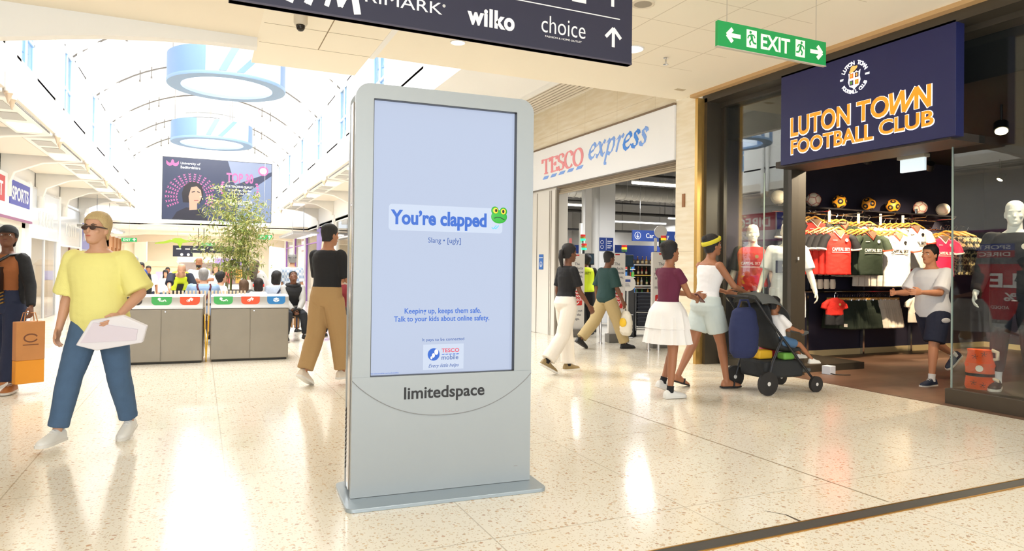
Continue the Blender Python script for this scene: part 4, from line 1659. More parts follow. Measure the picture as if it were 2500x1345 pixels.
RED, BLK = mat('shirt_red', (206, 38, 26), rough=.75, bump=.1), mat('shirt_black', (30, 30, 34), rough=.8, bump=.1)
GRN, PNK = mat('shirt_green', (38, 50, 34), rough=.8, bump=.1), mat('shirt_pink', (226, 40, 84), rough=.75, bump=.1)
WHT, TRIMR = mat('shirt_white', (232, 222, 206), rough=.8, bump=.1), mat('trim_rust', (160, 60, 34), rough=.8)
PW, PB = mat('print_white', (236, 226, 212), rough=.6), mat('print_black', (40, 36, 34), rough=.6)
PGO = mat('print_gold', (190, 160, 100), rough=.6)
CAMO = mat('camo_knit', (120, 108, 80), rough=.85)
_nt, _b = nodes_of(CAMO)
_tc = N(_nt, 'ShaderNodeTexCoord')
_n = N(_nt, 'ShaderNodeTexNoise')
_n.inputs['Scale'].default_value = 22
_nt.links.new(_tc.outputs['Object'], _n.inputs['Vector'])
_r = N(_nt, 'ShaderNodeValToRGB')
_r.color_ramp.interpolation = 'CONSTANT'
_r.color_ramp.elements[0].color = lin((36, 32, 26))
_r.color_ramp.elements[1].position = .5
_r.color_ramp.elements[1].color = lin((176, 156, 110))
_nt.links.new(_n.outputs['Fac'], _r.inputs[0])
_nt.links.new(_r.outputs[0], _b.inputs['Base Color'])
proto = {}
for k, (bd, sl, tr, pr_, ln) in dict(red=(RED, BLK, PW, PW, .66), green=(GRN, GRN, TRIMR, PW, .66), white=(WHT, WHT, TRIMR, PB, .84), ivory=(WHT, WHT, TRIMR, PB, .70), pink=(PNK, PNK, PW, PW, .66), camo=(CAMO, CAMO, BLK, None, .7)).items():
    o = tee('football_shirt' if k != 'camo' else 'camouflage_top', .46 if k != 'white' else .52, ln, bd, sl, tr)
    plain = o
    proto[k] = (o, pr_, ln)
hang0 = hanger_mesh()
hang_used = [False]
FIRST = set()


def place(k, x, y, z, rz, label, printed, group):
    o, pr_, ln = proto[k]
    if printed and pr_:
        c = dup(o, (x, y, z), rz, label, group)
        c['category'] = 'shirt'
        prints(c, ln, pr_)
    elif k in FIRST:
        c = dup(o, (x, y, z), rz, label, group)
        c['category'] = 'shirt'
    else:
        FIRST.add(k)
        c = o
        c.location = (x, y, z)
        c.rotation_euler = (0, 0, rz)
        tag(c, label, 'shirt', group)
    if printed and pr_:
        for ch in c.children:
            pass
    hl = label.replace('shirt', 'shirt', 1)
    if not hang_used[0]:
        h = hang0
        hang_used[0] = True
        h.location = (x, y + .005, z + .012)
        h.rotation_euler = (0, 0, rz)
    else:
        h = dup(hang0, (x, y + .005, z + .012), rz)
    tag(h, 'wooden hanger of the %s %s%s' % ('front' if printed else 'edge-on', {'football_shirt': 'football shirt', 'camouflage_top': 'camouflage top'}[proto[k][0].name.split('.')[0]] if k == 'camo' else label.split(' football')[0] + ' shirt', hang_tail[0]), 'hanger', 'wooden hangers on the shirt rails')
    return c


hang_tail = ['']
RACKS = [  # kind, x of the arm, height of the neck, how many behind, words for the row, y of the front shirt
    ('red', 8.60, 2.17, 3, 'upper row, beside the entrance post', 7.62), ('red', 8.72, 1.99, 4, 'lower row, nearest the entrance post', 7.30),
    ('green', 9.20, 2.15, 3, 'upper row, next to the red', 7.62), ('green', 9.42, 1.99, 4, 'lower row, next to the red', 7.30),
    ('white', 9.80, 2.14, 4, 'upper row, behind the long ones', 7.62), ('white', 10.03, 1.99, 5, 'lower row, the longest of all', 7.30),
    ('ivory', 10.62, 2.14, 5, 'upper row, beside the pink ones', 7.42), ('pink', 11.02, 2.10, 2, 'upper row, behind the lower pink ones', 7.66), ('pink', 11.15, 1.98, 4, 'lower row, beside the pane edge', 7.30)]
for k, x, z, nb, words, yf in RACKS:
    col = {'red': 'red', 'green': 'dark green', 'white': 'white', 'ivory': 'ivory white', 'pink': 'pink'}[k]
    g = '%s football shirts, %s' % (col, words.split(',')[0])
    hang_tail[0] = ' on the rail'
    hang_tail[0] = ', ' + words
    place(k, x, yf, z, radians(-14), '%s football shirt hanging in front, %s' % (col, words), True, g)
    for j in range(nb):
        yy = yf + .075 * (j + 1)
        if yy > 7.93:
            break
        place(k, x - .045 * (j + 1), yy, z, radians(-14), '%s football shirt edge-on behind the front one, %s' % (col, words), False, g)
hang_tail[0] = ' by the pane edge'
for j in range(6):
    place('camo', 11.62 + .10 * j, 7.55 + .02 * (j % 2), 2.05, radians(-72), 'camouflage patterned training top hanging edge-on beside the pink shirts', False, 'camouflage tops')


# ---- shorts on clip hangers, children's kits, socks
def shorts(mat_, name):
    b = MB()
    b.loft([ring(Vector((0, 0, z)), Vector((1, 0, 0)), Vector((0, 1, 0)), w, d, 20) for z, w, d in ((0, .17, .025), (-.05, .18, .035), (-.2, .2, .045))])
    for sg in (-1, 1):
        b.loft([ring(Vector((sg * x, 0, z)), Vector((1, 0, 0)), Vector((0, 1, 0)), w, d, 16) for z, x, w, d in ((-.14, .10, .10, .04), (-.3, .115, .112, .045), (-.46, .125, .12, .05))])
    return link(name, fuse(b, .011, 2, wrinkle=.007, wscale=9, mats=mat_, name=name))


def clip():
    b = MB().box(-.16, -.012, .0, .16, .012, .035)
    o = b.build('clip_hanger', WOODH, bevel=.004)
    MB().tube([(0, 0, .035), (0, 0, .07), (.014, 0, .085), (.0, 0, .1), (-.012, 0, .09)], .003, 6).build('hook', CHROME, o)
    for x in (-.12, .12):
        MB().box(x - .012, -.016, -.03, x + .012, .016, .012).build('clip', CHROME, o)
    return o


c0 = clip()
for kind, mt, xs, colr in (('g', mat('shorts_green', (34, 44, 32), rough=.85, bump=.1), [9.22 + .055 * i for i in range(14)], 'dark green'), ('w', WHT, [10.02 + .05 * i for i in range(9)], 'white')):
    s0 = shorts(mt, 'football_shorts')
    MB().box(.10, -.052, -.42, .15, -.048, -.37).build('leg_badge', PB if kind == 'w' else PW, s0, smooth=0)
    for i, x in enumerate(xs):
        rz = radians(-58 + 4 * (i % 3)) if i < len(xs) - 1 else radians(-30)
        z = .93
        lab = '%s football shorts clipped edge-on in a row on the lower rail' % colr
        if i == len(xs) - 1:
            lab = '%s football shorts at the front end of their row on the lower rail' % colr
        if i == 0:
            s0.location = (x, 7.72, z)
            s0.rotation_euler = (0, 0, rz)
            tag(s0, lab, 'shorts', colr + ' shorts on the lower rail')
        else:
            dup(s0, (x, 7.72, z), rz, lab)
        lab2 = 'wooden clip hanger holding %s shorts on the lower rail' % colr
        if kind == 'g' and i == 0:
            c0.location = (x, 7.72, z)
            c0.rotation_euler = (0, 0, rz)
            tag(c0, lab2, 'hanger', 'clip hangers with %s shorts' % colr)
        else:
            dup(c0, (x, 7.72, z), rz, lab2, 'clip hangers with %s shorts' % colr)
for x, y, col, m, l1, l2 in ((8.83, 7.45, 'red', RED, "small child's red football kit with black shorts under the red shirts", BLK), (10.72, 7.45, 'white', WHT, "small child's white football kit at the end of the white shorts", WHT)):
    t = thing('child_kit', l1, 'kit', (x, y, .98), radians(-14))
    b = MB()
    b.loft([ring(Vector((0, 0, z)), Vector((1, 0, 0)), Vector((0, 1, 0)), w, d, 20) for z, w, d in ((0, .05, .02), (-.03, .11, .03), (-.08, .15, .04), (-.27, .155, .05))])
    for sg in (-1, 1):
        b.tube([(sg * .10, 0, -.05), (sg * .17, 0, -.11), (sg * .185, 0, -.17)], [.035, .045, .048], 10)
    link('top', fuse(b, .01, 2, wrinkle=.004, mats=m, name='top'), t)
    b = MB()
    for sg in (-1, 1):
        b.loft([ring(Vector((sg * .07, 0, z)), Vector((1, 0, 0)), Vector((0, 1, 0)), w, d, 16) for z, w, d in ((-.25, .085, .04), (-.42, .092, .045))])
    link('shorts', fuse(b, .01, 2, wrinkle=.004, mats=l2, name='shorts'), t)
    MB().lathe([(.018, -.046), (.018, -.05)], (.06, 0, -.1), 14, 'y').build('badge', PGO, t)
    MB().tube([(0, 0, .0), (0, 0, .06), (.02, 0, .075)], .004, 6).build('hook', CHROME, t)
for r in range(2):
    for c in range(4):
        b = MB().loft([ring(Vector((0, 0, z)), Vector((1, 0, 0)), Vector((0, 1, 0)), w, d, 14) for z, w, d in ((0, .045, .03), (-.06, .055, .035), (-.13, .05, .035), (-.15, .04, .025))])
        o = b.build('sock_pack', mat('sock_cream', (230, 220, 200), rough=.8), None, smooth=60)
        o.location = (8.5 + .135 * c, 7.55, 1.47 - .21 * r)
        tag(o, 'cream folded sock pack hanging in the two rows under the red shirts', 'socks', 'folded sock packs')
        MB().box(-.03, -.02, 0, .03, .02, .045).build('header_card', BLK, o)

# white box and cable on the floor by the post
t = thing('white_box', 'small white box on the shop floor behind the entrance post', 'box', (7.62, 6.55, .005), radians(10))
MB().box(-.01, -.06, 0, .12, .06, .11).build('box', mat('box_white', (214, 220, 232), rough=.5), t, bevel=.004)
MB().tube([(.0, -.05, .02), (.0, -.12, .012), (.08, -.2, .01), (.16, -.24, .01)], .006, 6).build('cable', BLACK, t)
# ================================================================ supermarket front and interior
T_X = 6.57
DGREY = mat('dark_grey_ceiling', (92, 90, 87), rough=.9)
GALV = mat('galvanised_duct', (206, 204, 198), rough=.4, metal=.45, var=.06, vscale=10)
TBLUE = mat('supermarket_blue', (36, 62, 136), rough=.45)
LSTRIP = mat('light_strip', (255, 252, 244), rough=.4, emit=(255, 250, 238), es=5)
CARD = mat('white_card', (226, 222, 216), rough=.55)
REDT = mat('label_red', (204, 44, 38), rough=.5)
GREYTX = mat('grey_lettering', (96, 96, 104), rough=.6)
# shell
struct(MB().box(6.8, 8.17, 4.35, 17.1, 30.0, 4.5).build('ceiling_supermarket', DGREY, smooth=0))
struct(MB().box(17.0, 8.17, 0, 17.15, 30.0, 4.4).build('wall_supermarket_right', mat('shop_wall_grey', (186, 184, 180), rough=.7), smooth=0))
struct(MB().box(6.6, 30.0, 0, 17.15, 30.15, 4.4).build('wall_supermarket_back', mat('shop_wall_grey', (186, 184, 180), rough=.7), smooth=0))
struct(MB().box(7.0, 8.17, 0, 17.0, 8.3, 4.4).build('wall_supermarket_side', mat('shop_wall_grey', (186, 184, 180), rough=.7), smooth=0))
b = MB().box(6.62, 12.36, 0, 6.9, 13.4, 3.06)
struct(b.build('column_shutter', mat('pilaster_white', (226, 222, 214), rough=.4), smooth=0, bevel=.004))
b = MB()
b.box(6.60, 12.30, 0, 6.66, 12.36, 3.0)
for y in (12.55, 12.62, 13.2):
    b.box(6.612, y, 0, 6.62, y + .02, 3.0)
struct(b.build('trim_10', mat('shutter_guide', (150, 142, 130), rough=.4, metal=.4), smooth=0))
b = MB().box(6.7, 13.4, 0, 6.9, 15.0, 3.06)
b.box(6.8, 12.4, 3.0, 6.9, 30, 4.4)
b.box(4.94, 15.0, -.1, 6.9, 15.12, 4.75)
struct(b.build('wall_supermarket_left', mat('pilaster_white', (226, 222, 214), rough=.4), smooth=0))
t = thing('roller_shutter', 'rolled-up beige slatted shutter housed under the supermarket sign', 'shutter', (6.62, 8.47, 2.9))
b = MB()
for k in range(5):
    b.cyl((.05 + .012 * k, 0, .02 + .035 * k), (.05 + .012 * k, 3.85, .02 + .035 * k), .02, n=8)
b.build('slats', mat('shutter_slat', (172, 158, 136), rough=.45, metal=.2), t)
MB().box(.0, 0, .12, .12, 3.85, .17).build('housing', mat('shutter_housing', (140, 126, 108), rough=.5), t, bevel=.004)
t = thing('blue_plaque', 'small blue plaque with a white arrow in a circle on the white pilaster', 'sign', (6.615, 12.99, 1.36))
MB().box(-.006, -.10, 0, 0, .10, .32).build('plate', mat('plaque_blue', (46, 108, 190), rough=.4), t, bevel=.002)
polys('arrow', stroke(arc(0, .11, .055, .055, 0, 360, 20), .009) + stroke([(0, .15), (0, .075)], .01) + stroke([(-.025, .10), (0, .073), (.025, .10)], .01) , '-x', (-.0065, 0, 0), WHITELET, t, .001)
MB().box(-.0065, -.09, .245, -.005, .09, .255).build('stripe', WHITELET, t, smooth=0)
# lettering glyphs drawn with a broad pen
t = thing('shop_sign', 'long white fascia sign reading TESCO express over the supermarket entrance', 'sign', (T_X, 11.0, 3.06))
MB().box(0, -2.53, 0, .05, 3.6, .845).build('sign_panel', mat('added_glow_panel', (238, 238, 238), rough=.3, emit=(250, 248, 246), es=.06), t, bevel=.004)  # faint glow added to lift the brightness of the panel
MB().box(-.012, -2.535, .845, .06, 3.6, .875).build('sign_trim', mat('sign_trim_brown', (128, 106, 82), rough=.5), t, smooth=0)
MB().box(-.006, -2.535, -.018, .05, 3.6, .0).build('sign_base', mat('sign_trim_grey', (128, 122, 116), rough=.5), t, smooth=0)
RL = mat('faded_red_letter', (240, 150, 156), rough=.4)
BL = mat('mid_blue_letter', (64, 142, 240), rough=.4)
BL2 = mat('pale_blue_letter', (128, 172, 246), rough=.4)
W_ = .27
GL = {  # unit glyphs: (advance, [strokes]) with capital height 1
    'T': (.86, [[(.0, .94), (.78, .94)], [(.39, .96), (.39, .0)], [(.0, .98), (.0, .76)], [(.78, .98), (.78, .76)], [(.2, .03), (.58, .03)]]),
    'E': (.72, [[(.14, 1), (.14, 0)], [(.0, .95), (.58, .95)], [(.14, .5), (.46, .5)], [(.0, .04), (.62, .04)], [(.58, .97), (.58, .78)], [(.62, .02), (.64, .24)], [(.46, .6), (.46, .4)]]),
    'S': (.66, [[(.52, .78), (.5, .9), (.38, .98), (.22, .98), (.09, .9), (.05, .76), (.1, .62), (.3, .5), (.48, .4), (.55, .26), (.5, .1), (.36, .01), (.2, .01), (.06, .1), (.03, .24)]]),
    'C': (.78, [arc(.40, .5, .36, .5, 48, 318, 22), [(.66, .92), (.66, .72)]]),
    'O': (.9, [arc(.42, .5, .38, .5, 0, 360, 26)]),
}
GX = {  # slanted script with x-height 1
    'e': (.72, [[(.12, .42), (.45, .55), (.62, .74), (.60, .92), (.46, 1.0), (.28, .9), (.14, .66), (.09, .38), (.16, .12), (.34, .0), (.52, .08), (.66, .26)]]),
    'x': (.82, [[(.06, .78), (.18, .96), (.3, .92), (.42, .5), (.54, .08), (.66, .03), (.78, .2)], [(.76, .9), (.66, .98), (.5, .72), (.30, .25), (.16, .03), (.06, .1)]]),
    'p': (.86, [[(.10, .80), (.24, .98), (.30, .9), (.20, .3), (.04, -.60)], [(.02, -.6), (.2, -.6)], [(.27, .62), (.44, .92), (.62, 1.0), (.74, .84), (.72, .5), (.60, .16), (.42, .0), (.24, .1)]]),
    'r': (.62, [[(.08, .80), (.24, .98), (.30, .88), (.14, .0)], [(.24, .55), (.40, .88), (.54, 1.0), (.62, .9)]]),
    's': (.60, [[(.52, .78), (.46, .95), (.34, 1.0), (.2, .9), (.2, .72), (.34, .52), (.44, .34), (.40, .12), (.26, .0), (.1, .04), (.04, .22)]]),
}


def pen(word, G, x0, y0, wd, hgt, m, nib, w, slant, parent, loc, name, each=None):
    tot = sum(G[c][0] for c in word)
    sx = wd / tot
    x = x0
    for k, c in enumerate(word):
        pl = []
        for st in G[c][1]:
            pts_ = [(x + sx * p[0] + slant * hgt * p[1], y0 + hgt * p[1]) for p in st]
            pl += stroke(pts_, w, nib)
        polys(name, pl, '-x', loc, (each[k] if each else m), parent, .006)
        x += sx * G[c][0]


pen('TESCO', GL, -1.885, .305, 1.70, .32, RL, radians(8), .085, 0.0, t, (-.001, 0, 0), 'lettering')
polys('lettering_dashes', [[(-1.87 + .35 * k, .195 + .008 * k), (-1.66 + .35 * k, .195 + .008 * k), (-1.585 + .35 * k, .255 + .008 * k), (-1.79 + .35 * k, .255 + .008 * k)] for k in range(5)], '-x', (-.001, 0, 0), BL2, t, .006)
pen('express', GX, -.02, .365, 1.86, .26, BL, radians(35), .075, .16, t, (-.001, 0, 0), 'lettering', [BL2, BL2, BL2, BL2, BL, BL, BL2])

# ---- lights, ducts, column
for k, (x0, x1, y, nm) in enumerate(((9.10, 10.98, 17.1, 'ceiling light strip at the left, just under the silver duct'), (8.31, 10.1, 12.1, 'nearest ceiling light strip, by the stone pier above the duct'),
                                      (13.85, 16.7, 22.0, 'ceiling light strip right of the white column, over the blue banner'), (14.4, 16.9, 27.2, 'farthest ceiling light strip, low at the left behind the poles'),
                                      (15.0, 16.9, 19.6, 'short ceiling light strip over the blue wall band'))):
    t = thing('strip_light', nm, 'light', ((x0 + x1) / 2, y, 3.2), 0, 'supermarket strip lights')
    h = (x1 - x0) / 2
    MB().box(-h, -.04, 0, h, .04, .05).build('diffuser', LSTRIP, t, bevel=.01)
    MB().box(-h, -.045, .05, h, .045, .075).build('tray', WHITE, t)
    b = MB()
    for x in (-h * .8, h * .8):
        b.cyl((x, 0, .07), (x, 0, 1.15), .006, n=6)
    b.build('hangers', BLACK, t)
    L = area('lamp', (0, 0, -.02), (0, 0, 0), 2 * h, .08, 150)
    L.parent = t
t = thing('air_duct', 'large round silver spiral air duct under the supermarket ceiling', 'duct', (11.0, 16.2, 3.55))
b = MB().cyl((-2.2, 0, 0), (4.5, 0, .02), .21, n=24)
for k in range(34):
    b.lathe([(.213, -2.2 + .2 * k), (.218, -2.19 + .2 * k), (.213, -2.18 + .2 * k)], n=24, axis='x')
b.build('straight_run', GALV, t)
b = MB().tube([(-2.15, 0, 0), (-2.5, .1, .0), (-2.75, .5, -.02), (-2.85, 1.2, -.06), (-2.9, 2.6, -.1)], .225, 20)
b.build('elbow', GALV, t)
b = MB()
for x in (-1.8, -.2, 1.4, 3.0):
    b.tube([(x, .23 * cos(a), .23 * sin(a)) for a in [radians(q) for q in range(-180, 1, 20)]] + [(x, .23, .8)], .006, 6)
    b.cyl((x, -.23, 0), (x, -.23, .8), .006, n=6)
b.build('straps', GALV, t)
t = thing('air_duct', 'square galvanised duct box hanging left of the white column', 'duct', (9.15, 18.6, 2.85))
MB().box(-.5, -.3, 0, .4, .3, .42).build('box_duct', GALV, t, bevel=.01)
MB().cyl((.1, 0, .42), (.1, 0, 1.5), .18, n=18).build('riser', GALV, t)
b = MB()
for y, z, r in ((14.0, 3.72, .035), (18.5, 3.2, .05), (20.5, 3.75, .03), (24, 3.0, .05), (11.0, 3.86, .03)):
    b = MB().cyl((7.2, y, z), (16.9, y, z), r, n=10)
    for x in (8, 10, 12, 14, 16):
        b.cyl((x, y, z), (x, y, 4.35), .008, n=6)
    o = b.build('service_pipe', mat('dark_pipe', (52, 50, 48), rough=.5), None)
    tag(o, {14.0: 'thin dark service pipe crossing the ceiling in front of the silver duct', 18.5: 'thick dark pipe level with the strip light behind the white column', 20.5: 'thin dark pipe high behind the silver duct', 24: 'thick dark pipe low over the far light strips', 11.0: 'thin dark pipe closest to the entrance of the supermarket'}[y], 'pipe')
t = struct(MB().box(9.15, 15.0, 0, 9.78, 15.6, 4.36).build('column_white', WHITE, smooth=0, bevel=.01))
t = struct(MB().cyl((9.0, 14.7, 0), (9.0, 14.7, 4.36), .10, n=18).build('column_round', GREYL, smooth=40))
for x, y, z, nm in ((8.53, 14.5, 4.3, 'slim white pole with a green lit lamp head left of the column'), (8.17, 14.0, 2.46, 'shorter white pole beside the tall one, left of the column')):
    t = thing('till_pole', nm, 'pole', (x, y, 0), 0, 'white till poles')
    MB().cyl((0, 0, .02), (0, 0, z), .045, n=14).build('pole', WHITE, t)
    MB().cyl((0, 0, 0), (0, 0, .03), .12, n=18).build('base', GREYL, t)
# till lamps
GRL = mat('lamp_green', (40, 210, 140), rough=.4, emit=(40, 230, 150), es=1.6)
AML = mat('lamp_amber', (240, 190, 40), rough=.4, emit=(255, 190, 40), es=.9)
RDL = mat('lamp_red', (180, 30, 30), rough=.4, emit=(200, 40, 34), es=.5)
for x, y, z, on, nm in ((8.172, 13.9, 2.05, 'g', 'till signal lamp glowing green, topmost of the two green ones'), (7.674, 13.0, 1.80, 'g', 'till signal lamp glowing green below the other green one'),
                        (8.053, 12.0, 1.75, 'a', 'till signal lamp glowing amber beside the second white banner'), (8.301, 11.0, 1.915, 'a', 'till signal lamp glowing amber beside the round white disc')):
    t = thing('till_lamp', nm, 'signal lamp', (x, y, z), radians(35), 'till signal lamps')
    for k, (c, mm) in enumerate((('green', GRL if on == 'g' else mat('lamp_green_off', (60, 120, 80), rough=.4)), ('amber', AML if on == 'a' else mat('lamp_amber_off', (180, 140, 60), rough=.4)), ('red', RDL))):
        MB().box(-.055, -.04, .048 * k, .055, .04, .048 * k + .045).build('lamp_%s' % c, mm, t, bevel=.004)
    MB().cyl((0, 0, -z), (0, 0, 0), .015, n=8).build('post', BLACK, t)
    MB().cyl((0, 0, -z), (0, 0, -z + .02), .09, n=14).build('foot', BLACK, t)
# hanging blue sign
t = thing('hanging_sign', 'blue hanging sign with white arrows in circles over the tills', 'sign', (10.55, 14, 2.09))
MB().box(-.93, -.02, 0, .9, .02, .27).build('panel', mat('care_blue', (52, 78, 152), rough=.45), t, bevel=.004)
text('lettering', 'Car', .16, '-y', (-.42, -.0215, .085), WHITELET, t, ext=.003, bold=.001)
text('lettering', 'y', .16, '-y', (.13, -.0215, .085), WHITELET, t, ext=.003, bold=.001)
for x in (-.78, .42):
    polys('arrow', stroke(arc(x, .135, .085, .085, 0, 360, 24), .012) + stroke([(x, .185), (x, .085)], .013) + stroke([(x - .04, .125), (x, .082), (x + .04, .125)], .013), '-y', (0, -.0215, 0), WHITELET, t, .003)
b = MB()
for x in (-.7, .7):
    b.cyl((x, 0, .27), (x, 0, 2.26), .006, n=6)
b.build('wires', CHROME, t)
t = thing('hanging_sign', 'small blue notice board on the white column with white lettering', 'sign', (9.46, 14.98, 1.86))
MB().box(-.2, -.02, 0, .24, .0, .34).build('panel', TBLUE, t, bevel=.003)
for i, (s_, x, z) in enumerate((('Meal', -.06, .23), ('deals', .12, .23), ('Try it', -.06, .06), ('Clubs', .12, .06))):
    pass
MB().box(.02, -.022, .02, .03, -.018, .32).build('divider', WHITELET, t, smooth=0)
for z in (.1, .22):
    polys('marks', stroke(arc(-.1, z, .045, .045, 0, 360, 16), .009) + stroke([(.06, z + .03), (.2, z + .03)], .02) + stroke([(.06, z - .02), (.16, z - .02)], .02), '-y', (0, -.0205, 0), WHITELET, t, .001)
struct(MB().box(12.2, 20.0, 0, 17.0, 20.15, 2.25).build('wall_shelving', TBLUE, smooth=0))
struct(MB().box(9.9, 21.0, 1.5, 12.2, 21.1, 2.25).build('wall_shelving_left', TBLUE, smooth=0))
text('wall_lettering', 'le', .34, '-y', (10.75, 20.995, 1.82), WHITELET, bpy.data.objects['wall_shelving_left'], ext=.004)

# shelving with bottles
t = thing('shelf_unit', 'long black supermarket shelf unit under the blue wall band', 'shelving', (14.4, 19.6, 0))
MB().box(-2.2, .3, 0, 2.5, .38, 1.75).build('back', mat('shelf_back', (60, 56, 52), rough=.7), t)
for k in range(5):
    MB().box(-2.2, -.15, .12 + .36 * k, 2.5, .32, .14 + .36 * k).build('shelf', BLACK, t)
    MB().box(-2.2, -.165, .105 + .36 * k, 2.5, -.15, .145 + .36 * k).build('price_rail', mat('price_yellow', (220, 190, 90), rough=.5) if k % 2 else CARD, t)
b = MB().lathe([(.036, 0), (.038, .12), (.034, .17), (.014, .205), (.013, .26)], n=12)
bottle = b.build('bottle', mat('bottle_brown', (96, 58, 28), rough=.2), None)
cap_ = MB().lathe([(.015, .258), (.015, .285)], n=10).build('cap', mat('cap_gold', (200, 160, 60), rough=.4), bottle)
MB().lathe([(.0385, .04), (.0395, .05), (.0385, .12)], n=12).build('label', mat('bottle_label', (222, 200, 150), rough=.6), bottle)
bcol = [mat('bottle_brown', (96, 58, 28)), mat('bottle_green', (60, 110, 50), rough=.2), mat('bottle_red', (150, 50, 40), rough=.2), mat('bottle_amber', (190, 130, 40), rough=.2), mat('bottle_white', (220, 214, 200), rough=.3)]
bm_ = []
for m in bcol:
    me = bottle.data.copy()
    me.materials[0] = m
    bm_.append(me)
nb = 0
names_ = ['brown', 'green', 'red', 'amber', 'white']
for k in range(5):
    for i in range(24):
        x = 12.4 + i * .19 + random.uniform(-.02, .02)
        c = random.choice([0, 0, 3, 2]) if k >= 3 else random.choice([1, 1, 4, 3, 2])
        lab = '%s bottle standing in the rows on the shelf unit under the blue band' % names_[c]
        if nb == 0:
            o = bottle
            o.location = (x, 19.62, .14 + .36 * k)
            tag(o, '%s bottle standing in the rows on the shelf unit under the blue band' % names_[0], 'bottle', 'brown bottles on the supermarket shelves')
        else:
            o = dup(bottle, (x, 19.62 + random.uniform(-.05, .05), .14 + .36 * k), 0, lab, names_[c] + ' bottles on the supermarket shelves')
            o.data = bm_[c]
        nb += 1
# promotional blue bin tower in front of the shelves
t = thing('display_stand', 'blue cardboard display stand with white shelves before the bottle shelves', 'display stand', (9.85, 14.6, 0), radians(-20))
MB().box(-.2, -.15, 0, .2, .15, .95).build('body', mat('display_blue', (40, 110, 180), rough=.5), t, bevel=.005)
for k in range(3):
    MB().box(-.19, -.22, .98 + .2 * k, .19, .12, 1.0 + .2 * k).build('tray', CARD, t)
    for i in range(4):
        MB().box(-.17 + .09 * i, -.19, 1.0 + .2 * k, -.10 + .09 * i, -.05, 1.12 + .2 * k).build('pack', mat('pack_%d' % ((i + k) % 3), [(190, 60, 50), (90, 160, 70), (60, 120, 190)][(i + k) % 3], rough=.5), t)
MB().box(-.2, .1, .95, .2, .14, 1.6).build('header', mat('display_blue', (40, 110, 180), rough=.5), t)

# ---- security gates wrapped in price-match covers
def banner(x, y, rz, label, wd=.33, h=1.69):
    t = thing('security_gate', label, 'security gate', (x, y, 0), rz, 'security gates in white price covers')
    MB().box(-wd / 2 - .02, -.10, 0, wd / 2 + .06, .10, .16).build('plinth', mat('gate_plinth', (120, 116, 110), rough=.45, metal=.3), t, bevel=.006)
    MB().prism(rrect(-wd / 2, .16, wd / 2, h, .02), (0, -.035, 0), (1, 0, 0), (0, 0, 1), (0, .07, 0)).build('cover', CARD, t)
    f = -.0355
    MB().box(-.045, f - .002, h - .045, .045, f, h - .02).build('tab', REDT, t, smooth=0)
    for i, s_ in enumerate(('The', 'products', 'you know', 'and love,', 'price', 'matched.')):
        text('lettering', s_, .075, '-y', (0, f, 1.455 - .082 * i), GREYTX, t, ext=.002, bold=.0006, xs=.92)
    flat('price_badge', rrect(-.115, .64, .115, .935, .025), '-y', (0, f, 0), REDT, t, .003)
    for s_, z_, sz in (('Aldi', .875, .055), ('Price', .805, .085), ('Match', .735, .085)):
        text('lettering', s_, sz, '-y', (0, f - .003, z_), WHITELET, t, ext=.002, bold=.001)
    polys('tick', stroke([(-.02, .69), (.005, .665), (.05, .715)], .018), '-y', (0, f - .003, 0), WHITELET, t, .002)
    for i, s_ in enumerate(('Look out', 'for the', 'logo.')):
        text('lettering', s_, .07, '-y', (0, f, .51 - .082 * i), GREYTX, t, ext=.002, bold=.0006, xs=.92)
    return t


banner(6.97, 12.10, radians(-8), 'white security gate with a red price badge, left one by the shutter pilaster')
banner(7.18, 10.95, radians(-8), 'white security gate with a red price badge, behind the man in the dark green shirt')
banner(7.42, 9.92, radians(-8), 'white security gate partly hidden behind the woman in the maroon top')
for x, y in ((7.205, 12.25), (6.78, 10.86), (7.16, 10.70), (6.95, 9.60), (7.12, 9.55)):
    o = MB().lathe([(.04, 0), (.04, .02), (.026, .02), (.026, .5), (.02, .52)], n=14).build('bollard', CHROME, None, smooth=40)
    o.location = (x, y, 0)
    tag(o, 'short chrome guard post at the foot of the security gates', 'post', 'chrome guard posts')
# lollipop markers and discs
for x, y, z, r, nm, mm in ((8.90, 11.9, 2.19, .135, 'large white blank disc on a black post in front of the blue hanging sign', CARD), (7.02, 12.45, 1.88, .03, 'thin pink edge-on marker on a black stem left of the tills', mat('pink_marker', (226, 130, 130), rough=.5)),
                           (8.55, 11.6, 1.9, .03, 'thin white edge-on marker on a black stem near the disc', CARD)):
    t = thing('queue_marker', nm, 'marker', (x, y, 0), radians(-25))
    if r > .1:
        MB().cyl((0, -.012, z), (0, .012, z), r, n=36).build('disc', mm, t)
        MB().box(-.035, -.02, z - .33, .035, .02, z - .13).build('bracket', BLACK, t, bevel=.006)
    else:
        MB().prism(rrect(-r, z - .14, r, z + .14, r * .9), (0, -.01, 0), (1, 0, 0), (0, 0, 1), (0, .02, 0)).build('blade', mm, t)
        MB().box(-.025, -.02, z - .3, .025, .02, z - .14).build('bracket', BLACK, t, bevel=.006)
    MB().cyl((0, 0, 0), (0, 0, z - .14), .014, n=8).build('post', BLACK, t)
    MB().cyl((0, 0, 0), (0, 0, .02), .1, n=16).build('foot', BLACK, t)
t = thing('round_notice', 'round white notice panel with a blue label by the till cabinet', 'sign', (7.81, 11.5, 0), radians(-30))
MB().cyl((0, -.012, 1.10), (0, .012, 1.10), .155, n=36).build('panel', CARD, t)
MB().box(-.05, -.016, 1.13, .05, -.011, 1.18).build('label', TBLUE, t, smooth=0)
for k in range(4):
    MB().box(-.05, -.0135, 1.03 + .022 * k, .05 - .01 * k, -.0115, 1.037 + .022 * k).build('text_line', GREYTX, t, smooth=0)
MB().cyl((0, .02, 0), (0, .02, 1.1), .02, n=10).build('post', GREYL, t)
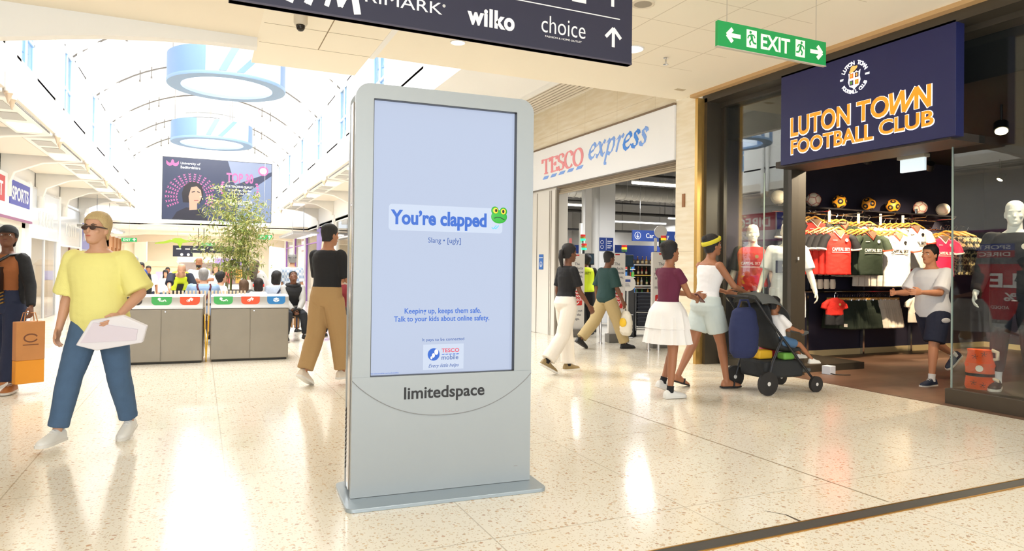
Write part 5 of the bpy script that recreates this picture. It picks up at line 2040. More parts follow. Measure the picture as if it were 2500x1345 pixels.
MB().cyl((0, .02, 0), (0, .02, .02), .12, n=16).build('foot', GREYL, t)
# till screens
for x, y, z, nm in ((7.82, 13.0, 1.6, 'tilted black till screen behind the security guard'), (8.17, 12.0, 1.56, 'tilted black till screen right of the second gate')):
    t = thing('till_screen', nm, 'screen', (x, y, 0), radians(-30))
    R = Matrix.Rotation(radians(-18), 3, 'X')
    MB().obox((0, 0, z), (.2, .03, .26), R).build('casing', BLACK, t, bevel=.006)
    MB().obox((0, -.016, z + .003), (.17, .006, .22), R).build('glass', mat('till_glass', (44, 60, 72), rough=.1), t)
    MB().cyl((0, .02, 0), (0, .02, z - .1), .03, n=10).build('stand', BLACK, t)
    MB().box(-.16, -.14, 0, .16, .16, .9).build('cabinet', mat('till_cabinet', (58, 58, 60), rough=.5), t, bevel=.008)
t = thing('till_cabinet', 'dark grey upright cabinet between the second gate and the basket trolley', 'cabinet', (8.05, 11.85, 0), radians(-25))
MB().box(-.09, -.2, .05, .10, .2, .98).build('body', mat('till_cabinet', (58, 58, 60), rough=.5), t, bevel=.006)
MB().box(-.1, -.21, .0, .11, .21, .05).build('plinth', BLACK, t)
MB().box(-.07, -.206, .45, .08, -.2, .47).build('handle', CHROME, t)
# basket trolley
t = thing('basket_trolley', 'chrome wire trolley full of stacked black shopping baskets by the tills', 'trolley', (8.52, 11.9, 0), radians(-25))
for sx in (-.24, .24):
    b = MB().tube([(sx, -.22, .12), (sx, -.25, .5), (sx, -.24, 1.0), (sx, .24, 1.0), (sx, .24, .12), (sx, -.22, .12)], .011, 8)
    b.build('side_frame', CHROME, t)
b = MB()
for z in (.14, .5, 1.0):
    b.cyl((-.24, -.23, z), (.24, -.23, z), .01, n=8)
    b.cyl((-.24, .24, z), (.24, .24, z), .01, n=8)
b.build('cross_bars', CHROME, t)
for sx in (-.24, .24):
    for sy in (-.22, .24):
        MB().cyl((sx - .012, sy, .06), (sx + .012, sy, .06), .06, n=16).build('wheel', BLACK, t)
for k in range(9):
    b = MB()
    z = .2 + .075 * k
    b.loft([[(sx * (.17 + .02 * q), sy * (.14 + .02 * q), z + .1 * q) for sx, sy in ((-1, -1), (1, -1), (1, 1), (-1, 1))] for q in (0, 1)])
    o = b.build('shopping_basket', mat('basket_dark', (34, 38, 54), rough=.5), None, smooth=0)
    o.location = (8.52, 11.9, 0)
    o.rotation_euler = (0, 0, radians(-25))
    tag(o, 'black shopping basket in the stack inside the chrome wire trolley', 'basket', 'stacked shopping baskets')
    MB().tube([(-.2, -.17, z + .1), (-.12, -.18, z + .11), (.12, -.18, z + .11), (.2, -.17, z + .1)], .006, 6).build('handle', mat('basket_handle', (90, 96, 110), rough=.4), o)
# ================================================================ things hanging from or let into the low ceiling
t = thing('directory_sign', 'large dark blue hanging directory sign with white shop names and arrows', 'sign', (1.55, 4.4, 2.94))
MB().box(-1.42, 0, 0, 1.455, .06, .84).build('sign_box', mat('directory_navy', (42, 43, 66), rough=.4), t, bevel=.004)
MB().box(-1.42, -.002, 0, 1.455, .062, .012).build('lower_edge', mat('directory_edge', (74, 70, 86), rough=.5), t, smooth=0)
f = -.0005
MB().box(-1.36, f - .003, .328, 1.34, f, .335).build('divider', WHITELET, t, smooth=0)
text('lettering', 'choice', .2, '-y', (.853, f, .134), WHITELET, t, ext=.002, width=.367, height=.125, bold=-.0012)
text('lettering', 'FASHION & HOME OUTLET', .03, '-y', (.853, f, .100), WHITELET, t, ext=.002, width=.305, height=.013)
text('lettering', 'wilko', .2, '-y', (.281, f, .107), WHITELET, t, ext=.002, width=.358, height=.130, bold=.0085, space=1.1)
text('lettering', 'PRIMARK', .13, '-y', (-.39, f, .130), WHITELET, t, ext=.002, width=.60, height=.078)
polys('registered_mark', [arc(-.072, .193, .011, .011, 0, 350, 16)], '-y', (0, f, 0), GREYL, t, .001)


def slant(pts_, w):
    return stroke(pts_, w)


hm = stroke([(-1.02, .235), (-1.075, .05)], .045) + stroke([(-.90, .24), (-.965, .055)], .045) + stroke([(-1.06, .14), (-.92, .15)], .028) + stroke([(-.80, .235), (-.85, .06)], .03) + stroke([(-.795, .235), (-.762, .07)], .036) + stroke([(-.762, .07), (-.685, .235)], .026) + stroke([(-.69, .235), (-.655, .04)], .045)
hm += stroke([(-1.0, .2), (-.965, .055)], .022)
polys('lettering', [[(x + .0, y) for x, y in q] for q in hm], '-y', (0, f, 0), WHITELET, t, .002)


def up_arrow(x, z, parent):
    polys('arrow', stroke([(x, z), (x, z + .135)], .026) + stroke([(x - .066, z + .07), (x, z + .14), (x + .066, z + .07)], .026), '-y', (0, f, 0), WHITELET, parent, .002)


up_arrow(1.283, .113, t)
up_arrow(1.274, .42, t)
MB().box(.92, f - .003, .40, 1.04, f, .53).build('pictogram', WHITELET, t, smooth=0)
b = MB()
for x in (-1.2, 1.2):
    b.cyl((x, .03, .84), (x, .03, 1.0), .012, n=8)
b.build('hangers', CHROME, t)

# green exit sign over the walkway
GREEN = mat('exit_green', (24, 150, 78), rough=.4, emit=(22, 150, 76), es=.25)
EXW = mat('exit_white', (240, 248, 226), rough=.4, emit=(240, 250, 226), es=.4)


def running_man(x, z, s, flip):
    """green runner in a white doorway"""
    g = -1 if flip else 1
    P = lambda q: [(x + g * s * a, z + s * c) for a, c in q]
    out = [P(arc(.10, .82, .085, .085, 0, 350, 14))]
    for pts_, w in (([(.05, .70), (-.02, .42)], .17), ([(.06, .68), (.26, .58), (.30, .44)], .075), ([(.0, .68), (-.16, .66), (-.24, .52)], .075), ([(-.0, .42), (.16, .26), (.10, .06)], .10), ([(-.03, .42), (-.14, .22), (-.34, .20)], .10)):
        out += stroke([(x + g * s * a, z + s * c) for a, c in pts_], w * s)
    return out


t = thing('exit_sign', 'green hanging EXIT sign with running figures and arrows near the navy shopfront', 'sign', (4.67, 4.6, 3.30))
MB().box(-.648, 0, 0, .648, .035, .221).build('sign_box', GREEN, t, bevel=.003)
MB().box(-.652, .0, -.006, .652, .037, .0).build('lower_edge', mat('exit_edge', (206, 200, 186), rough=.5), t, smooth=0)
f2 = -.0005
polys('arrow', stroke([(-.40, .11), (-.53, .11)], .036) + stroke([(-.49, .165), (-.545, .11), (-.49, .055)], .036), '-y', (0, f2, 0), EXW, t, .002)
polys('arrow', stroke([(.445, .11), (.57, .11)], .036) + stroke([(.535, .165), (.59, .11), (.535, .055)], .036), '-y', (0, f2, 0), EXW, t, .002)
for x, fl_ in ((-.27, True), (.315, False)):
    flat('doorway', [(x - .058, .035), (x + .058, .035), (x + .058, .19), (x - .058, .19)], '-y', (0, f2, 0), EXW, t, .002)
    polys('runner', running_man(x + (.0), .045, .15, fl_), '-y', (0, f2 - .002, 0), GREEN, t, .002)
text('lettering', 'EXIT', .2, '-y', (.008, f2, .045), EXW, t, ext=.002, width=.35, height=.135, bold=.004)
for x in (-.535, .535):
    MB().cyl((x, .018, .22), (x, .018, .644), .0035, n=6).build('wire', CHROME, t)

# dome camera
t = thing('dome_camera', 'white ceiling dome security camera with a dark glass bubble', 'camera', (.905, 7.31, 3.944))
MB().lathe([(.068, 0), (.07, -.02), (.07, -.075), (.06, -.098), (.05, -.10)], n=28).build('housing', mat('camera_white', (226, 216, 198), rough=.4), t, smooth=40)
MB().lathe([(.046, -.096), (.046, -.115), (.038, -.142), (.022, -.158), (.004, -.163)], n=24).build('bubble', mat('smoked_dome', (44, 38, 32), rough=.06), t, smooth=60)
MB().lathe([(.016, -.072), (.018, -.07), (.018, -.066)], (0, 0, 0), 16, 'y').build('screw_cap', mat('camera_white', (226, 216, 198), rough=.4), t)
MB().ell((.006, -.026, -.126), (.014, .014, .014), 12, 8).build('lens', BLACK, t)
# downlights
LAMP = mat('downlight_glow', (255, 250, 240), rough=.4, emit=(255, 244, 224), es=5)


def downlight(x, y, r, label, power, tilt=False):
    t = thing('downlight', label, 'downlight', (x, y, ZC), 0, 'recessed ceiling downlights')
    MB().lathe([(r, .0), (r * 1.14, -.002), (r * 1.14, -.008), (r * 1.02, -.012), (r * .98, -.004)], n=32).build('rim', WHITE, t, smooth=40)
    MB().lathe([(.002, -.003), (r, -.003), (r, -.006), (.002, -.006)], n=32, cap=True).build('lamp_face', LAMP, t, smooth=40)
    L = bpy.data.lights.new('downlight_lamp', 'SPOT')
    L.energy = power
    L.color = (1, .965, .91)
    L.spot_size = radians(140)
    L.spot_blend = .8
    L.shadow_soft_size = r
    o = bpy.data.objects.new('lamp', L)
    COL.objects.link(o)
    o.parent = t
    o.location = (0, 0, -.02)
    return t


downlight(2.644, 7.355, .078, 'small recessed ceiling downlight just below the directory sign edge', 70)
downlight(4.55, 6.66, .125, 'bright round ceiling downlight peeking out beside the directory sign corner', 140)
for x, y in ((5.6, 2.0), (3.4, .6), (1.4, .9), (5.6, -.8), (-1.6, 1.6), (-3.2, -.6)):
    dl = downlight(x, y, .10, 'recessed ceiling downlight over the walkway, outside the view', 110) if x > .6 else None
# loudspeaker grille, sprinkler, patch
t = thing('ceiling_speaker', 'round white ceiling loudspeaker grille beside the directory sign', 'speaker', (3.863, 5.478, ZC))
MB().lathe([(.002, -.004), (.098, -.004), (.112, .0), (.112, -.014), (.10, -.018), (.088, -.012)], n=36).build('rim', mat('speaker_white', (226, 214, 194), rough=.5), t, smooth=40)
MB().lathe([(.002, -.008), (.086, -.008), (.086, -.012), (.002, -.014)], n=32).build('grille', mat('speaker_grille', (188, 178, 160), rough=.7, bump=.6, bscale=400), t, smooth=40)
t = thing('sprinkler', 'small metal fire sprinkler head hanging from the tiled ceiling', 'sprinkler', (5.1, 6.75, ZC))
MB().lathe([(.03, 0), (.03, -.008), (.012, -.01), (.01, -.05), (.014, -.06)], n=16).build('escutcheon', CHROME, t)
MB().lathe([(.004, -.05), (.006, -.075), (.034, -.082), (.034, -.086), (.004, -.09)], n=16).build('deflector', CHROME, t)
o = MB().box(-.09, -.05, -.004, .06, .03, .0).build('ceiling_patch', mat('patch_beige', (196, 180, 150), rough=.8), None)
o.location = (6.2, 7.86, ZC)
tag(o, 'small beige rectangular sensor plate on the ceiling near the stone pier', 'sensor')
# linear grille over the aisle by the stone band
t = thing('ceiling_grille', 'long slatted white ceiling grille beside the stone band', 'vent', (6.12, 11.6, 4.74))
MB().box(-.36, -3.0, -.03, .36, 3.2, .0).build('backing', mat('grille_dark', (84, 76, 66), rough=.8), t)
for k in range(8):
    MB().box(-.36 + .095 * k, -3.0, -.05, -.30 + .095 * k, 3.2, -.02).build('slat', mat('grille_slat', (226, 216, 200), rough=.5), t, smooth=0)
MB().box(-.42, -3.0, -.07, -.36, 3.2, .0).build('edge_trim', WHITE, t)
# ================================================================ left shop row, far concourse and the things hanging in the vault
def interior(side, y0, y1, h, depth, floorz, wallm, nm):
    """back wall, ceiling and a ceiling light of a shop unit"""
    x0 = XW if side == 'left' else XQ
    s = -1 if side == 'left' else 1
    xb = x0 + s * depth
    b = MB()
    b.box(min(xb, xb + s * .1), y0, floorz - .1, max(xb, xb + s * .1), y1, h + .2)
    struct(b.build('wall_unit_' + nm, wallm, smooth=0))
    b = MB().box(min(x0, xb), y0, h, max(x0, xb), y1, h + .12)
    struct(b.build('ceiling_unit_' + nm, WHITE, smooth=0))
    b = MB()
    b.box(min(x0, xb), y0 - .08, floorz - .1, max(x0, xb), y0, h + .2)
    struct(b.build('wall_unit_side_' + nm, GREYL, smooth=0))


UNITW = mat('unit_wall', (222, 216, 212), rough=.7)
UNITD = mat('unit_wall_grey', (150, 150, 158), rough=.7)
interior('left', 8.64, 23.66, 2.9, 4.0, 0, UNITD, 'sports')
interior('left', 24.0, 28.25, 2.6, 3.0, -.35, UNITW, 'gifts')
interior('left', 28.6, 33.0, 2.6, 3.0, -.4, UNITD, 'brown')
interior('left', 33.3, 38.0, 2.6, 3.0, -.42, UNITW, 'blue')
interior('left', 38.3, 50.0, 2.6, 3.0, -.42, mat('timber_unit', (226, 206, 184), rough=.6), 'timber')
interior('left', -3.0, 8.6, 2.9, 4.0, 0, UNITD, 'near')


def shop_fill_light(x, y, z, ly, label, es=6):
    t = thing('strip_light', label, 'light', (x, y, z), 0, 'added strip lights in the shop units')
    MB().box(-.06, -ly / 2, -.03, .06, ly / 2, 0).build('diffuser', LSTRIP, t)
    MB().box(-.07, -ly / 2 - .01, 0, .07, ly / 2 + .01, .03).build('tray', WHITE, t)
    L = area('lamp', (0, 0, -.04), (0, 0, 0), .12, ly, 70)  # strip and lamp added to brighten the shop interior
    L.parent = t
    return t


for k, (x, y, z, l_, nm) in enumerate(((-6.4, 21.6, 2.86, 2.6, 'added ceiling strip light inside the sports shop doorway'), (-6.4, 14.0, 2.86, 5, 'added ceiling strip light inside the sports shop window'), (-6.0, 26.1, 2.56, 3.2, 'added ceiling strip light in the accessories shop'),
                                       (-6.0, 30.8, 2.56, 3.2, 'added ceiling strip light in the brown-fronted shop'), (-6.0, 35.6, 2.56, 3.4, 'added ceiling strip light in the shop with blue signs'))):
    shop_fill_light(x, y, z, l_, nm)

# ---- sports shop fascia and window posters
SPB, SPR = mat('sports_blue', (40, 54, 170), rough=.45), mat('sports_red', (196, 34, 40), rough=.45)
t = thing('shop_fascia', 'long white shop fascia with blue SPORTS and red DIRECT panels over the left-hand entrance', 'sign', (XW + .12, 8.7, 2.55))
MB().box(0, 0, 0, .06, 14.9, 1.06).build('panel', PANEL, t)
MB().box(.0, 0, -.06, .07, 14.9, 0).build('lower_trim', mat('trim_red_blue', (150, 90, 130), rough=.5), t)
for s_, y0, y1, m in (('SPORTS', 6.9, 9.3, SPB), ('DIRECT', 9.38, 11.8, SPR), ('SPORTS', 12.3, 14.5, SPB)):
    MB().box(.06, y0, .33, .075, y1, .95).build('name_panel', m, t)
    text('lettering', s_, .4, '+x', (.076, (y0 + y1) / 2, .46), WHITELET, t, ext=.004, width=(y1 - y0) * .82, height=.36, bold=.008)
w = struct(MB().box(XW + .02, 8.7, 0.1, XW + .032, 19.9, 2.5).build('window_50', glass_mat('clear_glass'), smooth=0))
b = MB()
for y in (8.7, 11.9, 14.6, 17.2, 19.85):
    b.box(XW, y, 0, XW + .06, y + .06, 2.55)
b.box(XW, 8.7, 0, XW + .06, 19.9, .1)
b.build('window_frame', GREYL, w, smooth=0)
b = MB().box(XW - .05, 20.0, -.25, XW + .02, 20.3, 2.5)
b.box(XW - .05, 23.2, -.25, XW + .02, 23.6, 2.5)
b.box(XW - .05, 20.0, 2.36, XW + .02, 23.6, 2.52)
struct(b.build('door_1', WARMW, smooth=0))
t = thing('window_poster', 'small blue SPORTS and red DIRECT poster in the left-hand shop window', 'poster', (XW + .05, 11.1, 1.82))
MB().box(0, -.55, .19, .01, .6, .36).build('blue_half', SPB, t)
MB().box(0, -.55, 0, .01, .6, .18).build('red_half', SPR, t)
text('lettering', 'SPORTS', .2, '+x', (.011, .02, .22), WHITELET, t, ext=.003, width=.95, height=.11, bold=.003)
text('lettering', 'DIRECT', .2, '+x', (.011, .02, .035), WHITELET, t, ext=.003, width=.95, height=.11, bold=.003)
t = thing('window_poster', 'large red sale poster low in the left-hand sports shop window', 'poster', (XW + .05, 10.3, .2))
MB().box(0, -.9, 0, .01, 1.3, 1.45).build('sheet', SPR, t)
text('lettering', 'SALE', .4, '+x', (.011, .1, .85), WHITELET, t, ext=.003, width=1.5, height=.38, bold=.01)
text('lettering', '70%', .3, '+x', (.011, .1, .5), WHITELET, t, ext=.003, width=.8, height=.22, bold=.008)
text('lettering', 'NEW', .1, '+x', (.011, -.45, .28), WHITELET, t, ext=.003, width=.3, height=.08)
text('lettering', 'ADDED', .1, '+x', (.011, .6, .28), WHITELET, t, ext=.003, width=.45, height=.08)
t = thing('window_poster', 'tall red sports poster with a white disc beside the sale poster', 'poster', (XW + .05, 9.3, 2.0))
MB().box(0, -.6, -.0, .01, .75, .5).build('sheet', mat('poster_maroon', (150, 44, 40), rough=.5, var=.3, vscale=6), t)
MB().cyl((.01, .2, .3), (.013, .2, .3), .17, n=28).build('disc', CARD, t)

# ---- next bays
PALEG = mat('glazed_fascia', (214, 222, 232), rough=.25, coat=.3)
for y0, y1, nm, zt, zb, m in ((24.02, 28.2, 'pale grey glazed fascia panel, first to the right of the white sports fascia', 3.6, 2.18, PALEG), (28.62, 32.95, 'pale grey glazed fascia panel behind the head of the man in yellow', 3.45, 2.05, PALEG)):
    t = thing('shop_fascia', nm, 'sign', (XW + .02, (y0 + y1) / 2, zb), 0, 'glazed fascia panels')
    h = (y1 - y0) / 2
    MB().box(0, -h, 0, .05, h, zt - zb).build('panel', m, t)
    MB().box(-.01, -h, -.06, .07, h, 0).build('lower_rail', WHITE, t)
    MB().box(-.01, -h, zt - zb, .06, h, zt - zb + .05).build('upper_rail', GREYL, t)
    polys('pale_lettering', sum([stroke([(q * .5, .35), (q * .5, .8), (q * .5 + .2, .35), (q * .5 + .2, .8)], .07) for q in range(-2, 3)], []), '+x', (.051, 0, 0), WHITE, t, .003)
    w = struct(MB().box(XW + .02, y0, -.4, XW + .03, y1, zb - .05).build('window_5%d' % (1 if y0 < 25 else 2), CLEAR, smooth=0))
    b = MB()
    for q in (y0, y0 + (y1 - y0) * .5, y1 - .06):
        b.box(XW, q, -.4, XW + .06, q + .06, zb)
    b.build('window_frame', GREYL if y0 < 25 else mat('brown_frame', (110, 62, 46), rough=.5), w, smooth=0)
for k, (y0, y1, nm) in enumerate(((33.35, 37.0, 'nearer of the two blue-violet shop signs on the left, with white script'), (37.4, 41.4, 'farther of the two blue-violet shop signs on the left, with white script'))):
    t = thing('shop_fascia', nm, 'sign', (XW + .02, (y0 + y1) / 2, 2.0), 0, 'blue-violet shop signs')
    h = (y1 - y0) / 2
    MB().box(0, -h, 0, .06, h, 1.1).build('panel', mat('violet_sign', (96, 106, 186), rough=.4), t)
    MB().box(0, -h, 1.1, .07, h, 1.16).build('upper_rail', WHITE, t)
    polys('lettering', sum([stroke([(-1.2, .35), (-1.0, .85), (-.8, .4), (-.5, .7)], .12), stroke([(.5, .3), (.65, .9)], .12), stroke([(.5, .6), (.9, .7), (1.1, .4), (1.3, .75)], .12)], []), '+x', (.061, 0, 0), WHITELET, t, .003)
    w = struct(MB().box(XW + .02, y0, -.42, XW + .03, y1, 1.95).build('window_6%d' % k, CLEAR, smooth=0))
    MB().box(XW, y0, -.42, XW + .06, y0 + .08, 2.0).build('window_frame', WHITE, w, smooth=0)
TIM = mat('timber_front', (176, 128, 88), rough=.55, var=.15, vscale=6, stretch=(1, 1, .2))
b = MB()
for y in (41.6, 43.4, 45.2, 47.0):
    b.box(XW - .1, y, -.42, XW + .25, y + .5, 2.9)
b.box(XW - .1, 41.6, 2.3, XW + .2, 47.5, 2.9)
struct(b.build('wall_timber_front', TIM, smooth=0))
for k, y in enumerate((42.2, 44.0, 45.8)):
    t = thing('window_display', ['lit timber-framed window display nearest on the left far row', 'lit timber-framed window display with a red garment', 'lit timber-framed window display farthest on the left'][k], 'window display', (XW - .1, y, -.42), 0, 'timber window displays')
    MB().box(-.5, 0, 0, -.45, 1.1, 2.6).build('back', mat('display_lit', (250, 236, 214), rough=.6, emit=(255, 240, 218), es=.5), t)
    MB().ell((-.2, .5, 1.7), (.12, .22, .4), 12, 8).build('garment', [TBLUE, REDT, WHITE][k], t)
    MB().box(-.4, .1, 0, 0, 1.0, .5).build('plinth', WARMW, t)

# merchandise on the back wall of the accessories shop
pk = MB().box(-.01, -.06, -.1, .01, .06, .1).build('hanging_pack', mat('pack_0', (190, 60, 50), rough=.5), None, bevel=.003)
pms = [mat('pack_%d' % i, [(190, 60, 50), (90, 160, 70), (60, 120, 190)][i]) for i in range(3)] + [CARD, BLACK, PNK, mat('pack_lilac', (190, 170, 220), rough=.5)]
pmes = []
for m in pms:
    me = pk.data.copy()
    me.materials[0] = m
    pmes.append(me)
k = 0
for r in range(5):
    for c in range(22):
        i = random.choice([0, 2, 3, 3, 3, 4, 5, 6])
        p = (-7.55, 24.3 + .175 * c, .35 + .36 * r)
        if k == 0:
            o = pk
            o.location = p
            tag(o, 'small hanging pack on the back wall of the left-hand accessories shop', 'pack', 'hanging packs in the accessories shop')
        else:
            o = dup(pk, p, 0)
            o.data = pmes[i]
        k += 1
hb = MB().box(-.12, -.05, -.16, .12, .05, .12)
hb.tube([(-.07, 0, .12), (-.05, 0, .25), (.05, 0, .25), (.07, 0, .12)], .01, 6)
hb0 = hb.build('handbag', BLACK, None, bevel=.01)
for k in range(12):
    p = (-5.6, 24.35 + .33 * k, 1.45 if k % 2 else .95)
    lab = 'dark handbag hanging in the window of the left-hand accessories shop'
    if k == 0:
        hb0.location = p
        tag(hb0, lab, 'bag', 'handbags in the accessories window')
    else:
        dup(hb0, p, 0)
b = MB().box(-5.75, 24.2, 1.74, -5.45, 28.1, 1.77)
b.box(-5.75, 24.2, 1.2, -5.45, 28.1, 1.22)
for y in (24.2, 26.1, 28.05):
    b.box(-5.62, y, -.35, -5.58, y + .04, 1.77)
tag(b.build('display_rail', GREYL, None), 'grey display rail carrying the handbags in the accessories shop', 'rack')

# ---- canopy over the left shops: soffit boxes with lights, brackets, poles with pointed ends
CAN = mat('canopy_white', (240, 236, 228), rough=.5)
CANW = mat('canopy_warm', (232, 222, 206), rough=.55)
t0 = None
for k in range(7):
    y = 8.9 + 4.0 * k - (.0)
    lab = 'white canopy bay with two square lights over the left shops, number %s from the front' % ['one', 'two', 'three', 'four', 'five', 'six', 'seven'][k]
    if k == 0:
        t = thing('canopy_bay', lab, 'canopy', (XL, y, 4.0), 0, 'canopy bays over the left shops')
        MB().box(-.62, .25, -.02, -.02, 3.75, .22).build('soffit_box', CAN, t, bevel=.02)
        MB().box(-1.75, .25, .08, -.75, 3.75, .2).build('soffit_panel', CANW, t, bevel=.01)
        MB().box(-.04, .1, .05, .03, 3.9, .30).build('gutter_edge', mat('gutter_cream', (226, 218, 206), rough=.5), t, bevel=.008)
        MB().box(-.045, .3, -.01, -.02, 3.6, .03).build('shadow_slot', mat('slot_dark', (66, 62, 58), rough=.7), t)
        for yy in (2.55,):
            MB().box(-.52, yy, -.035, -.12, yy + .85, -.018).build('light_panel', mat('canopy_light', (255, 252, 244), rough=.4, emit=(255, 250, 238), es=4), t)
        for yy in (.5, 1.5):
            MB().box(-.5, yy, -.032, -.14, yy + .7, -.018).build('vent_panel', mat('vent_grey', (186, 184, 178), rough=.6), t)
        b = MB().prism([(-1.78, -.75), (-1.62, -.75), (-1.5, -.35), (-.9, -.08), (-.05, .02), (-.05, .12), (-1.78, .12)], (0, -.09, 0), (1, 0, 0), (0, 0, 1), (0, .18, 0))
        b.build('bracket', CAN, t, bevel=.015)
        MB().cyl((-1.66, 0, -.95), (-1.66, 0, -.6), .11, n=16).build('bracket_foot', CAN, t)
        for dy, dz in ((-.11, 0), (.11, -.05)):
            b = MB().cyl((.07, dy, -.02 + dz), (.07, dy, 2.35), .055, n=14)
            b.build('pole', WHITE, t)
            MB().lathe([(.062, .0 + dz), (.066, -.03 + dz), (.05, -.05 + dz), (.004, -.19 + dz)], (.07, dy, 0), 14).build('finial', mat('finial_brass', (214, 196, 172), rough=.35, metal=.4), t)
        t0 = t
    else:
        dup(t0, (XL, y, 4.0), 0, lab)
# same canopy on the right, seen beside the display
t1 = None
for k in range(4):
    lab = 'white canopy bay over the right-hand shops, number %s from the front' % ['one', 'two', 'three', 'four'][k]
    y = 16.9 + 4.0 * k
    c = dup(t0, (XR, y + 4.0, 4.0), pi, lab, 'canopy bays over the right shops')

# ---- ring chandeliers
RB = mat('ring_blue', (112, 142, 182), rough=.5)
RBD = mat('ring_blue_deep', (134, 164, 202), rough=.5)
RW = mat('ring_white', (240, 244, 248), rough=.5)


def ringlamp(p, label):
    t = thing('ring_chandelier', label, 'chandelier', p, radians(0), 'ring chandeliers in the vault')
    R, r, h = 1.11, .86, .56

    def seg(b, a0, a1, R0, R1, z0, z1, n):
        rr = []
        for k in range(n + 1):
            a = radians(a0 + (a1 - a0) * k / n)
            rr.append([(R1 * cos(a), R1 * sin(a), z0), (R0 * cos(a), R0 * sin(a), z0), (R0 * cos(a), R0 * sin(a), z1), (R1 * cos(a), R1 * sin(a), z1)])
        b.loft(rr)
    b = MB()
    b.lathe([(r, .0), (R, .0), (R + .01, .03), (R + .01, .06), (r, .06)], n=72, cap=False)
    b.loft([[Vector((q * cos(2 * pi * k / 72), q * sin(2 * pi * k / 72), z)) for k in range(72)] for q, z in ((r, .06), (r, .0))], cap=False)
    b.build('lower_rim', RBD, t, smooth=40)
    for a0, a1, m, nm in ((-185, -112, RB, 'blue_side'), (-112, -30, RW, 'white_side'), (-30, 10, RB, 'blue_side'), (10, 175, RW, 'white_side')):
        b = MB()
        seg(b, a0, a1, R - .03, R, .06, h, 30)
        b.build(nm, m, t, smooth=40)
    # slanted blue slashes on the white side
    for a0, a1 in ((-100, -92), (-84, -74)):
        b = MB()
        rr = []
        for k in range(9):
            f = k / 8
            a = radians(a0 + (12 if a0 < -90 else 22) * f)
            wd = radians(7)
            z = .07 + (h - .08) * f
            rr.append([((R + .002) * cos(a), (R + .002) * sin(a), z), ((R + .002) * cos(a + wd), (R + .002) * sin(a + wd), z), ((R + .012) * cos(a + wd), (R + .012) * sin(a + wd), z), ((R + .012) * cos(a), (R + .012) * sin(a), z)])
        b.loft(rr)
        b.build('blue_slash', RB, t, smooth=40)
    for a in (60, 180, 300):
        MB().cyl((1.0 * cos(radians(a)), 1.0 * sin(radians(a)), h), (1.0 * cos(radians(a)), 1.0 * sin(radians(a)), vz(.6) - p[2] - .1), .008, n=6).build('wire', RIB, t)


ringlamp((.45, 15.0, 4.95), 'nearer and larger pale blue and white ring chandelier under the vault')
ringlamp((.27, 22.1, 4.95), 'farther and smaller pale blue and white ring chandelier under the vault')

# ---- hanging university screen
t = thing('hanging_screen', 'large hanging advertising screen of a university with a portrait and pink lettering', 'screen', (.565, 27.0, 2.98))
MB().box(-1.83, 0, 0, 1.83, .16, 2.22).build('casing', mat('screen_casing', (50, 54, 66), rough=.5), t)
def scr_m(n, c, es=.8):
    return mat('uni_' + n, tuple(int(v * .4) for v in c), rough=.4, emit=c, es=es)
f = -.002
flat('picture', [(-1.81, .02), (1.81, .02), (1.81, 2.2), (-1.81, 2.2)], '-y', (0, 0, 0), scr_m('navy', (58, 68, 104)), t, .002)
flat('light_shape', [(.30, 2.2), (1.81, 2.2), (1.81, 1.9), (.55, 1.35)], '-y', (0, -.002, 0), scr_m('pale', (168, 182, 214)), t, .001)
flat('light_shape', [(.80, .95), (1.81, 1.75), (1.81, .02), (.55, .02)], '-y', (0, -.002, 0), scr_m('pale2', (150, 168, 206)), t, .001)
pk_ = scr_m('pink', (242, 120, 186), .9)
wh_ = scr_m('white', (250, 250, 252), .95)
def tulip(x, z, s, rot=0):
    c, d = cos(rot), sin(rot)
    out = []
    for q in ([(-.5, .5), (-.5, 0), (-.3, -.3), (0, -.4), (0, .1), (-.2, .2)], [(.5, .5), (.5, 0), (.3, -.3), (0, -.4), (0, .1), (.2, .2)]):
        out.append([(x + s * (a * c - b_ * d), z + s * (a * d + b_ * c)) for a, b_ in q])
    return out
polys('logo', tulip(-1.60, 1.98, .22) + tulip(-1.42, 1.98, .22) + [arc(-1.51, 2.03, .05, .10, 0, 350, 12)], '-y', (0, -.003, 0), pk_, t, .001)
text('lettering', 'University of', .2, '-y', (-1.26, -.003, 1.98), wh_, t, ext=.002, align='LEFT', width=.64, height=.11, bold=.004)
text('lettering', 'Bedfordshire', .2, '-y', (-1.26, -.003, 1.83), wh_, t, ext=.002, align='LEFT', width=.64, height=.10, bold=.004)
text('lettering', 'TOP 30', .4, '-y', (.72, -.004, 1.44), pk_, t, ext=.002, width=.92, height=.36, bold=.012)
for s_, z_, w_, h_ in (('FOR TEACHING QUALITY', 1.25, .95, .095), ('in The Times, Guardian', 1.125, .80, .085), ('and Daily Mail, 2023', 1.0, .72, .085)):
    text('lettering', s_, .1, '-y', (.72, -.004, z_), wh_, t, ext=.002, width=w_, height=h_, bold=.003)
polys('blurred_line', [[(.32 + .085 * k, .62), (.38 + .085 * k, .62), (.38 + .085 * k, .77), (.32 + .085 * k, .77)] for k in range(10)], '-y', (0, -.004, 0), wh_, t, .001)
lv = []
for sg in (-1, 1):
    for k in range(5):
        a = radians(-40 + 24 * k)
        x, z = .72 + sg * (.52 + .10 * cos(a)), 1.2 + .26 * sin(a)
        lv += [arc(x, z, .05, .035, 0, 350, 10)]
polys('laurel', lv, '-y', (0, -.004, 0), pk_, t, .001)
polys('rosette', [arc(1.52, 1.92, .18, .18, 0, 350, 24)], '-y', (0, -.003, 0), pk_, t, .001)
polys('rosette_middle', [arc(1.52, 1.92, .125, .12, 0, 350, 24)], '-y', (0, -.0045, 0), wh_, t, .001)
tl = []
